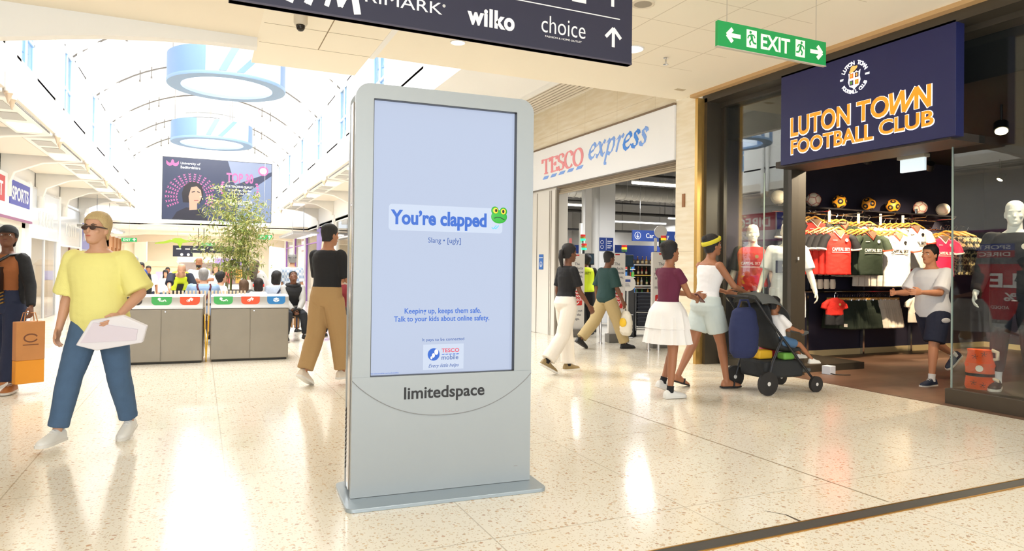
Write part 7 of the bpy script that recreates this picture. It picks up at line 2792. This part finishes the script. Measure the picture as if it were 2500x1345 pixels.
# --- 7 woman in maroon
bd, J = person('woman in a maroon T-shirt and white tiered skirt looking at her phone mid-step', (4.62, 6.03), rd(-88), 1.66, 'f', SK_M, lean=2, head=(-10, 0),
               legs={'R': (-2, 4, 2, 0), 'L': (24, 44, 2, 20)}, arms={'L': ('ik', (-.03, .40, 1.13), (-.6, -.4, -.7)), 'R': ('ik', (.05, .36, 1.09), (.6, -.4, -.7))},
               top=dict(mat=cm('maroon', (96, 30, 58)), sleeve=.24, hem=.04, ease=.012), bottom=dict(kind='skirt', mat=cm('skirt_white', (240, 236, 232)), waist=.12, len=.46, flare=.10, tiers=2, npleat=18),
               shoes=dict(kind='clog', mat=SHW, sock=TBLK, sockh=.12), hair=('bun', HB))
t = thing('phone', 'dark phone held by the woman in the maroon T-shirt', 'phone', tuple(wp(bd, J['handR'][0])), rd(-88))
MB().obox((0, .03, .02), (.075, .012, .15), Matrix.Rotation(rd(50), 3, 'X')).build('case', mat('phone_case', (90, 40, 44), rough=.3), t, bevel=.004)
MB().obox((0, .024, .024), (.066, .002, .136), Matrix.Rotation(rd(50), 3, 'X')).build('glass', mat('phone_glass', (20, 22, 28), rough=.08), t)
# --- 8 woman with the pushchair
bd, J = person('woman in a white vest top, pale denim shorts and yellow headband pushing the pushchair', (5.40, 6.32), rd(-90), 1.78, 'f', SK_M, lean=7, head=(-8, -6), girth=1.05,
               legs={'L': (-14, 14, 3, 16), 'R': (16, 8, 3, 0)}, arms={'L': ('ik', (-.17, .42, 1.07), (-.6, -.4, -.7)), 'R': ('ik', (.17, .42, 1.07), (.6, -.4, -.7))},
               top=dict(mat=TWHT, sleeve=0, hem=.04, neck=.44, ease=.014, name='vest_top'), bottom=dict(kind='shorts', mat=cm('pale_denim', (196, 206, 202), var=.08), length=.34, ease=.03, loose=.05),
               shoes=dict(kind='sandal', mat=SHB), hair=('bun', HB))
b = MB()
b.M = J['HM']
rx, ry, yo = headrad(.06)
b.loft([[Vector(((rx + th) * cos(2 * pi * k / 28), (ry + th) * sin(2 * pi * k / 28) + yo, z + .28 * (ry * sin(2 * pi * k / 28)) + .012)) for k in range(28)] for z, th in ((.012, .012), (.02, .022), (.052, .024), (.062, .012))])
b.build('headband', cm('headband', (214, 200, 52)), bd, smooth=60)
# pushchair
t = thing('pushchair', 'dark pushchair with grey hood and loaded basket in front of the shop window', 'pushchair', (5.98, 5.92, 0), rd(-92))
FRM = mat('pram_frame', (52, 54, 58), rough=.4, metal=.4)
GRC, DKC = cm('pram_grey', (92, 94, 92)), cm('pram_dark', (38, 40, 42))
for s in (-1, 1):
    MB().tube([(s * .22, -.42, 1.06), (s * .23, -.25, .85), (s * .24, .05, .52), (s * .23, .42, .14)], .014, 8).build('side_tube', FRM, t)
    MB().tube([(s * .24, -.05, .62), (s * .25, -.2, .35), (s * .26, -.28, .13)], .014, 8).build('rear_tube', FRM, t)
    for y, r in ((.42, .09), (-.28, .13)):
        w_ = MB().lathe([(r * .75, -.022), (r, -.018), (r, .018), (r * .75, .022)], (s * .27, y, r), 24, 'x').build('wheel', SOLEB, t, smooth=40)
        MB().lathe([(.01, -.024), (r * .7, -.012), (r * .7, .012), (.01, .024)], (s * .27, y, r), 18, 'x').build('hub', GREYL, w_)
MB().tube([(-.22, -.42, 1.06), (-.18, -.47, 1.08), (.18, -.47, 1.08), (.22, -.42, 1.06)], .017, 10).build('handle', SOLEB, t)
b = MB()
b.loft([ring(Vector((0, y, z)), Vector((1, 0, 0)), Vector((0, cos(a), sin(a))), .22, d, 18) for y, z, a, d in ((-.22, .98, .9, .04), (-.14, .72, 1.1, .05), (-.02, .52, .7, .06), (.2, .48, 1.4, .05), (.34, .50, 1.6, .04))])
link('seat', fuse(b, .014, 3, mats=DKC, name='seat'), t)
b = MB()
rr = []
for k in range(9):
    a = rd(-20 + 125 * k / 8)
    rr.append([Vector((x * .245, -.12 - .02 * cos(q) + (.30 * cos(a)) * .0 + .33 * sin(a) * (1 - abs(x) ** 3 * .1) - .1, .80 + .33 * cos(a) * (1 - abs(x) ** 4 * .35))) for x, q in ((-1, 0), (-.95, 0), (-.6, 0), (0, 0), (.6, 0), (.95, 0), (1, 0))] + [Vector((x * .23, -.12 + .31 * sin(a) - .1, .80 + .31 * cos(a) * (1 - abs(x) ** 4 * .35))) for x in (.98, .6, 0, -.6, -.98)])
b.loft(rr)
b.build('hood', GRC, t, smooth=60)
MB().box(-.21, -.26, .17, .21, .3, .36).build('basket', DKC, t, bevel=.03)
MB().box(-.2, .30, .22, .2, .42, .26).build('footrest', GRC, t, bevel=.01)
MB().tube([(-.23, .26, .66), (-.2, .36, .67), (.2, .36, .67), (.23, .26, .66)], .02, 8).build('bumper_bar', GRC, t)
for k, (p, s_, c, nm, ct) in enumerate((((-.02, -.1, .365), (.14, .2, .10), (232, 180, 40), 'yellow folded pack lying on the pushchair basket', 'pack'), ((-.15, .1, .365), (.12, .16, .11), (190, 40, 50), 'red folded pack lying on the pushchair basket', 'pack'),
                                       ((.12, .12, .365), (.12, .16, .08), (110, 168, 70), 'green folded pack lying on the pushchair basket', 'pack'))):
    o = MB().obox((0, 0, s_[2] / 2), s_).build('folded_pack', mat('folded_%d' % k, c, rough=.6), None, bevel=.02)
    o.location = t.matrix_basis @ Vector(p)
    o.rotation_euler = (0, 0, rd(-92))
    tag(o, nm, ct, 'packs on the pushchair basket')
b = MB()
b.loft([ring(Vector((0, 0, z)), Vector((1, 0, 0)), Vector((0, 1, 0)), w, d, 18) for z, w, d in ((-.62, .13, .07), (-.55, .18, .11), (-.3, .19, .12), (-.1, .15, .09), (-.06, .1, .05))])
o = link('changing_bag', fuse(b, .014, 3, wrinkle=.006, mats=cm('bag_navy', (36, 44, 84)), name='changing_bag'))
MB().tube([(-.1, 0, -.1), (-.05, 0, .02), (.05, 0, .02), (.1, 0, -.1)], .012, 8).build('strap', cm('bag_navy', (36, 44, 84)), o)
o.location = (5.53, 5.86, 1.02)
o.rotation_euler = (0, 0, rd(-2))
tag(o, 'navy blue changing bag hanging from the pushchair handle', 'bag')
bd, J = person('small child sitting in the pushchair with bare legs stretched out', (5.98, 5.80), rd(-92), 1.0, 'm', SK_M, lean=-14, headscale=1.3, seat=.53, legs={'L': (82, 30, 6), 'R': (80, 36, 6)},
               arms={'L': ('fk', 40, 8, 40, 10), 'R': ('fk', 45, 8, 30, 10)}, top=dict(mat=TWHT, sleeve=.45, hem=-.02, ease=.02), bottom=dict(kind='shorts', mat=cm('child_blue', (70, 104, 140)), length=.4, ease=.024), shoes=dict(mat=SHW), hair=('crop', HB), detail=0)
# --- 10 boy in the shop entrance
bd, J = person('person in a white T-shirt and navy shorts walking into the football shop', (8.24, 5.52), rd(86), 1.72, 'm', (198, 138, 104), lean=4, girth=1.1, belly=.015, head=(-4, 0),
               legs={'L': (15, 8, 2, 0), 'R': (-24, 40, 2, 40)}, arms={'L': ('fk', 34, 8, 60, 10), 'R': ('fk', 30, 8, 62, 10)},
               top=dict(mat=cm('tee_white', (226, 228, 236)), sleeve=.46, hem=-.10, ease=.034), bottom=dict(kind='shorts', mat=cm('navy_shorts', (28, 34, 58)), length=.46, ease=.034, loose=.04),
               shoes=dict(mat=SHN, sock=TWHT, sockh=.16), hair=('crop', HB))
o = MB().ell((0, 0, 0), (.012, .075, .032), 14, 8).build('shorts_print', mat('print_pale', (206, 206, 212), rough=.7), bd)
o.location = (-.215, .05, .80)
# --- seated boy
bd, J = person('boy in a black hooded waistcoat and grey sleeves sitting beside the right-hand bins', (1.56, 13.22), rd(186), 1.58, 'm', SK_D, lean=12, head=(-34, 0), seat=.45, legs={'L': (84, 92, 6), 'R': (84, 80, 8)},
               arms={'L': ('ik', (-.06, .34, .62), (-.7, -.3, -.5)), 'R': ('ik', (.06, .34, .62), (.7, -.3, -.5))}, top=dict(mat=cm('grey_marl', (176, 174, 170)), sleeve=.98, hem=-.06, ease=.024),
               vest=dict(mat=TBLK, sleeve=0, hem=.10, ease=.038), bottom=dict(kind='trousers', mat=cm('jet', (30, 32, 38)), ease=.022), shoes=dict(mat=SHB, sole=SOLEB), hair=('crop', HB))
b = MB()
c, X, Y, Z = J['spf'](.49)
b.tube([c + X * (.11 * cos(rd(a))) + Y * (.085 * sin(rd(a)) - .01) + Z * .01 for a in range(0, 360, 30)], .035, 8, closed=True)
b.build('hood', TBLK, bd, smooth=60)
t = thing('game_controller', 'small dark phone with a cable held by the seated boy', 'phone', tuple(wp(bd, (0, .42 * J['s'], .62 * J['s']))), rd(186))
MB().obox((0, 0, .0), (.13, .012, .07), Matrix.Rotation(rd(-40), 3, 'X')).build('case', BLACK, t, bevel=.004)
t.name = 'phone'
# --- standing man in plaid shirt
PLAID = cm('plaid', (196, 206, 222))
_nt, _b = nodes_of(PLAID)
_ck = N(_nt, 'ShaderNodeTexChecker')
_ck.inputs['Scale'].default_value = 16
_ck.inputs['Color1'].default_value = lin((222, 228, 236))
_ck.inputs['Color2'].default_value = lin((160, 178, 206))
_tc = N(_nt, 'ShaderNodeTexCoord')
_nt.links.new(_tc.outputs['Object'], _ck.inputs[0])
_nt.links.new(_ck.outputs[0], _b.inputs['Base Color'])
person('man in a pale blue checked shirt and navy cap standing with his back turned', (1.82, 15.5), rd(-28), 1.70, 'm', SK_L, z=-.085, head=(0, 25), girth=1.05, top=dict(mat=PLAID, sleeve=.48, hem=-.08, ease=.03), bottom=dict(kind='trousers', mat=DARKDEN, ease=.022),
       shoes=dict(mat=SHB), hair=('short', HG), hat=('cap', (40, 46, 66)), detail=0)
# --- man in braces
bd, J = person('grey-haired man in a light blue shirt with dark red braces seated behind the bins', (.06, 12.94), rd(4), 1.64, 'm', SK_L, seat=.44, lean=10, girth=1.25, belly=.03, head=(-14, 0), legs=SIT, arms={'L': ('fk', 25, 14, 60, 25), 'R': ('fk', 25, 14, 60, 25)},
               top=dict(mat=cm('sky_blue', (146, 172, 208)), sleeve=.98, hem=-.06, ease=.03), bottom=dict(kind='trousers', mat=cm('grey_trouser', (96, 98, 104)), ease=.022), shoes=dict(mat=SHB), hair=('short', HG), detail=0)
BRC = cm('braces', (84, 26, 40))
for s in (-1, 1):
    pp = []
    for zv, xx in ((.49, .10), (.44, .105), (.36, .085), (.26, .05), (.16, .0)):
        q, X, Y, Z = onback(bd, J, zv, {.49: .115, .44: .15, .36: .178, .26: .185, .16: .20}[zv], False, s * xx)
        pp.append(q)
    MB().tube(pp, .016, 6).build('brace', BRC, bd)
# --- others behind the bins
person('dark-haired man in a white shirt seated sideways by the planter', (.28, 14.22), rd(-62), 1.6, 'm', SK_L, seat=.40, z=-.0, lean=14, head=(-18, 0), legs=SIT, top=dict(mat=TWHT, sleeve=.5, hem=-.06, ease=.026), bottom=dict(kind='trousers', mat=DARKDEN), shoes=dict(mat=SHB), hair=('short', HB), detail=0)
bd, J = person('bearded man in a white polo shirt standing with folded arms behind the bins', (-.02, 17.6), rd(200), 1.68, 'm', SK_M, z=-.155, girth=1.12, belly=.02, head=(4, -38), arms={'L': ('ik', (.10, .23, 1.17), (-.8, -.1, -.6)), 'R': ('ik', (-.10, .26, 1.20), (.8, -.1, -.6))},
               top=dict(mat=TWHT, sleeve=.46, hem=-.08, ease=.03), bottom=dict(kind='trousers', mat=TBLK), shoes=dict(mat=SHB), hair=None, beard=HB, detail=0)
c, X, Y, Z = J['spf'](.5)
MB().tube([c + X * .07, J['spf'](.4)[0] + Y * .14 + X * .05, J['spf'](.27)[0] + Y * .15], .006, 6).build('lanyard', TBLUE, bd)
bd, J = person('bald worker in a yellow reflective vest bending forward behind the bins', (-.40, 15.6), rd(188), 1.70, 'm', SK_L, z=-.087, lean=62, head=(10, 0), arms={'L': ('fk', 42, 10, 12, 10), 'R': ('fk', 55, 10, 14, 10)}, top=dict(mat=cm('ink', (34, 38, 56)), sleeve=.5, hem=-.05, ease=.026),
               vest=dict(mat=HV, sleeve=0, hem=.0, ease=.034, name='reflective_vest'), bottom=dict(kind='trousers', mat=TBLK), shoes=dict(mat=SHB), hair=None, detail=0)
c, X, Y, Z = J['spf'](.3)
MB().prism([(-.055, -.3), (.055, -.3), (.06, .13), (-.06, .13)], c + Y * .165, X, Z, Y * .012).build('vest_opening', TBLK, bd)
person('man in a loose white shirt and dark jeans walking towards us holding a phone', (-1.58, 26.0), rd(178), 1.75, 'm', SK_M, z=-.42, legs=walk(16, -12), arms={'R': ('ik', (.16, .28, 1.12)), 'L': ('fk', -8, 8, 14, 8)}, girth=1.08, top=dict(mat=TWHT, sleeve=.5, hem=-.10, ease=.034), bottom=dict(kind='trousers', mat=DARKDEN), shoes=dict(mat=SHB), hair=('crop', HB), detail=0)
person('young woman with long dark hair, white blouse and blue jeans walking towards us', (-1.08, 26.3), rd(182), 1.60, 'f', SK_L, z=-.42, legs=walkR(16, -12), top=dict(mat=TWHT, sleeve=.9, hem=-.02, ease=.03), bottom=dict(kind='trousers', mat=DENIM), shoes=dict(mat=SHW), hair=('long', HB), detail=0)
person('man in a white shirt walking behind the long-haired young woman', (-1.12, 29.0), rd(180), 1.70, 'm', SK_M, z=-.42, legs=walk(16, -12), top=dict(mat=cm('off_white', (214, 216, 224)), sleeve=.5, ease=.03), bottom=dict(kind='trousers', mat=DARKDEN), shoes=dict(mat=SHB), hair=('crop', HB), detail=0)
person('man in a dark blue polo shirt half hidden by the yellow T-shirt', (-1.22, 15.8), rd(165), 1.62, 'm', SK_L, z=-.09, girth=1.15, belly=.02, legs=walk(14, -10), top=dict(mat=cm('polo_blue', (56, 76, 148)), sleeve=.48, ease=.03), bottom=dict(kind='trousers', mat=cm('grey_trouser', (96, 98, 104))), shoes=dict(mat=SHB), hair=('crop', HG), detail=0)
person('bearded man in a black jacket walking behind the blue polo shirt', (-1.42, 20.5), rd(175), 1.66, 'm', SK_M, z=-.25, legs=walkR(14, -10), top=dict(mat=TBLK, sleeve=.98, ease=.03), bottom=dict(kind='trousers', mat=TBLK), shoes=dict(mat=SHB), hair=('short', HB), beard=HB, detail=0)
bd, J = person('woman with dark curly hair and a navy strap across her speckled top, seated', (1.40, 14.30), rd(8), 1.60, 'f', SK_M, seat=.40, lean=12, girth=1.2, head=(-16, 0), legs=SIT, top=dict(mat=cm('speckle', (176, 188, 206), var=.25, vscale=60), sleeve=.5, hem=-.06, ease=.03), bottom=dict(kind='trousers', mat=DARKDEN), shoes=dict(mat=SHW), hair=('curly', HB), detail=0)
pp = [onback(bd, J, zv, ry, False, xx)[0] for zv, ry, xx in ((.49, .10, .10), (.42, .14, .06), (.3, .155, -.02), (.16, .155, -.10), (.06, .15, -.16))]
MB().tube(pp, .02, 6).build('strap', DARKDEN, bd)
person('little girl with light brown curly hair sitting sideways in front of the planter', (.76, 14.25), rd(-30), 1.20, 'f', SK_L, seat=.40, headscale=1.2, lean=6, legs=SIT, top=dict(mat=TWHT, sleeve=.45, ease=.026), bottom=dict(kind='shorts', mat=DENIM), shoes=dict(mat=SHW), hair=('curly', HBR), detail=0)
bd, J = person('small child wearing red and blue headphones sitting beside the curly-haired girl', (1.05, 14.30), rd(-6), 1.26, 'm', SK_M, seat=.40, headscale=1.18, lean=8, head=(-14, 0), legs=SIT, top=dict(mat=TWHT, sleeve=.45, ease=.026), bottom=dict(kind='shorts', mat=DENIM), shoes=dict(mat=SHW), hair=('curly', (40, 28, 22)), detail=0)


def headphones(bd, J, c1, c2, label):
    o = thing('headphones', label, 'headphones', tuple(bd.location), bd.rotation_euler.z)
    b = MB()
    b.M = J['HM']
    b.tube([(.108 * cos(a), 0, .135 * sin(a) - .0) for a in [rd(q) for q in range(0, 181, 15)]], .012, 8)
    b.build('band', c2, o)
    for s in (-1, 1):
        b = MB()
        b.M = J['HM']
        b.cyl((s * .088, 0, -.01), (s * .125, 0, -.01), .042, .036, 18)
        b.build('ear_cup', c1, o)


headphones(bd, J, mat('cup_red', (226, 60, 44), rough=.4), mat('band_blue', (60, 130, 176), rough=.4), 'red and blue headphones on the small child before the planter')
person('woman with long grey-brown hair in a white top leaning over behind the seated woman', (1.34, 16.2), rd(120), 1.66, 'f', SK_L, z=-.107, lean=38, head=(-10, 0), top=dict(mat=TWHT, sleeve=.9, ease=.03), bottom=dict(kind='trousers', mat=DARKDEN), shoes=dict(mat=SHW), hair=('long', (112, 98, 86)), detail=0)
bd, J = person('woman in dark red wearing silver headphones at the far end of the bench', (2.46, 13.28), rd(150), 1.62, 'f', SK_L, seat=.45, lean=6, head=(-10, 0), legs=SIT, top=dict(mat=cm('dark_red', (120, 34, 40)), sleeve=.9, ease=.026), bottom=dict(kind='trousers', mat=TBLK), shoes=dict(mat=SHB), hair=('bob', (60, 44, 36)), detail=0)
headphones(bd, J, mat('cup_silver', (150, 152, 158), rough=.3, metal=.6), mat('cup_silver', (150, 152, 158)), 'silver headphones on the woman in dark red on the bench')
person('woman in a pale top seen between the dark-haired man and the bamboo', (.36, 19.0), rd(185), 1.58, 'f', SK_L, z=-.2, top=dict(mat=cm('off_white', (214, 216, 224)), sleeve=.5, ease=.03), bottom=dict(kind='trousers', mat=DENIM), shoes=dict(mat=SHW), hair=('bob', (60, 44, 36)), detail=0)
person('person in a navy cap and white top bending beside the planter', (1.12, 17.2), rd(160), 1.5, 'm', SK_L, z=-.14, lean=34, head=(-16, 0), top=dict(mat=TWHT, sleeve=.5, ease=.03), bottom=dict(kind='trousers', mat=DARKDEN), shoes=dict(mat=SHW), hair=('crop', HB), hat=('cap', (38, 48, 76)), detail=0)

# ---- shop mannequins
MQ = (236, 226, 208)
kw = dict(name='mannequin', cat='mannequin', face=False)
bd, J = person('white mannequin in a red and black football shirt in the left shop window', (7.42, 7.70), rd(128), 1.94, 'm', MQ, z=.105, head=(0, 12), arms={'L': ('fk', 4, 12, 10, 0), 'R': ('fk', 4, 12, 10, 0)},
               top=dict(mat=BLK, sleeve=.48, hem=-.07, ease=.024), vest=dict(mat=RED, sleeve=0, hem=-.075, ease=.032, name='shirt_body'), bottom=dict(kind='shorts', mat=BLK, length=.42, ease=.03, loose=.04), **kw)
chest_text('chest_print', 'CAPITAL SKY', bd, J, .265, .150, .06, PW, width=.27)
p, X, Y, Z = onback(bd, J, .235, .152, True)
MB().obox(p, (.27, .006, .008)).build('print_line', PW, bd)
p, X, Y, Z = onback(bd, J, .37, .156, True, -.085)
MB().lathe([(.026, 0), (.026, .006), (.014, .006)], p, 16, 'y').build('badge', PGO, bd)
bd, J = person('white mannequin in white football kit with a navy chest panel by the entrance post', (7.50, 7.12), rd(132), 1.94, 'm', MQ, z=.105, head=(0, 4), arms={'L': ('fk', 6, 16, 14, 0), 'R': ('fk', 6, 16, 14, 0)},
               top=dict(mat=TWHT, sleeve=.46, hem=-.08, ease=.026), bottom=dict(kind='shorts', mat=TWHT, length=.44, ease=.034, loose=.04), shoes=dict(mat=SHB, sock=TBLK, sockh=.75), **kw)
NVP = mat('chest_navy', (36, 40, 76), rough=.6)
p, X, Y, Z = onback(bd, J, .24, .146, True)
MB().prism(rrect(-.145, -.085, .145, .085, .004), p - Y * .03, -X, Z, Y * .042).build('chest_panel', NVP, bd, smooth=0)
polys('emblem', stroke(arc(0, .015, .05, .045, 30, 360, 18), .012) + stroke([(-.02, .03), (.05, .01), (.03, -.03)], .012), (tuple(-X), tuple(Z), tuple(Y)), tuple(p + Y * .0125), PW, bd, .002)
text('chest_print', 'Stand Only', .03, (tuple(-X), tuple(Z), tuple(Y)), tuple(p + Y * .0125 - Z * .065), PW, bd, ext=.002, width=.11)
p, X, Y, Z = onback(bd, J, .38, .154, True, -.085)
MB().lathe([(.026, 0), (.026, .006), (.014, .006)], p, 16, 'y').build('badge', PGO, bd)
c, X, Y, Z = J['spf'](.5)
MB().tube([c + X * (.085 * cos(rd(a))) + Y * (.075 * sin(rd(a)) - .01 + (.03 if 45 < a < 135 else 0)) - Z * (.05 * max(0, sin(rd(a)))) for a in range(0, 360, 20)], .009, 6, closed=True).build('collar', TRIMR, bd)
bd, J = person('faceless white mannequin in a black tracksuit behind the near right window', (7.62, 4.24), rd(118), 1.94, 'm', (240, 238, 234), z=.168, arms={'L': ('fk', 4, 14, 12, 0), 'R': ('fk', 10, 12, 18, 0)},
               top=dict(mat=cm('tracksuit', (28, 30, 38)), sleeve=.97, hem=-.06, ease=.028), bottom=dict(kind='trousers', mat=cm('tracksuit', (28, 30, 38)), ease=.018, length=.9), shoes=dict(mat=SHB, sock=TWHT, sockh=.2), **kw)
p, X, Y, Z = onback(bd, J, .37, .156, True, -.085)
MB().lathe([(.03, 0), (.03, .006), (.02, .006)], p, 16, 'y').build('badge', PW, bd)
# rolled orange blanket on the plinth
t = thing('rolled_blanket', 'rolled orange football blanket with cream lining and a paper band on the window plinth', 'blanket', (7.42, 4.46, .166), rd(-62))
b = MB()
b.loft([[Vector(((.125 + .012 * sin(z * 30)) * cos(a) * (1 - .06 * (z > .3)), .085 * sin(a), z)) for a in [2 * pi * k / 24 for k in range(24)]] for z in [.0, .03, .1, .17, .19, .25, .32, .38, .41]])
OBL = mat('blanket_orange', (232, 84, 30), rough=.9, bump=.4, bscale=120)
b.build('roll', OBL, t, smooth=60)
MB().loft([ring(Vector((0, 0, z)), Vector((1, 0, 0)), Vector((0, 1, 0)), .128, .09, 24) for z in (.13, .27)]).build('paper_band', mat('band_orange', (216, 92, 50), rough=.6), t, smooth=60)
MB().loft([ring(Vector((0, 0, z)), Vector((1, 0, 0)), Vector((0, 1, 0)), .1295, .0915, 24) for z in (.135, .165)]).build('band_stripe', BLK, t, smooth=60)
for z in (.07, .36):
    MB().tube([(.1, -.02, z + .05), (.15, -.01, z + .03), (.15, .0, z - .04), (.1, .0, z - .05)], .02, 8).build('cream_edge', mat('blanket_cream', (226, 210, 186), rough=.9), t, smooth=60)
b = MB().lathe([(.034, -.0925), (.034, -.0955), (.02, -.0955)], (0, 0, .22), 18, 'y')
b.build('crest', PW, t)
fl_ = []
for x, z in ((-.04, .34), (.04, .37), (-.05, .07), (.03, .05)):
    for k in range(5):
        a = 2 * pi * k / 5
        fl_ += stroke([(x, z), (x + .02 * cos(a), z + .02 * sin(a)), (x + .028 * cos(a + .4), z + .028 * sin(a + .4))], .003)
polys('flower_print', fl_, '-y', (0, -.083, 0), BLK, t, .006)
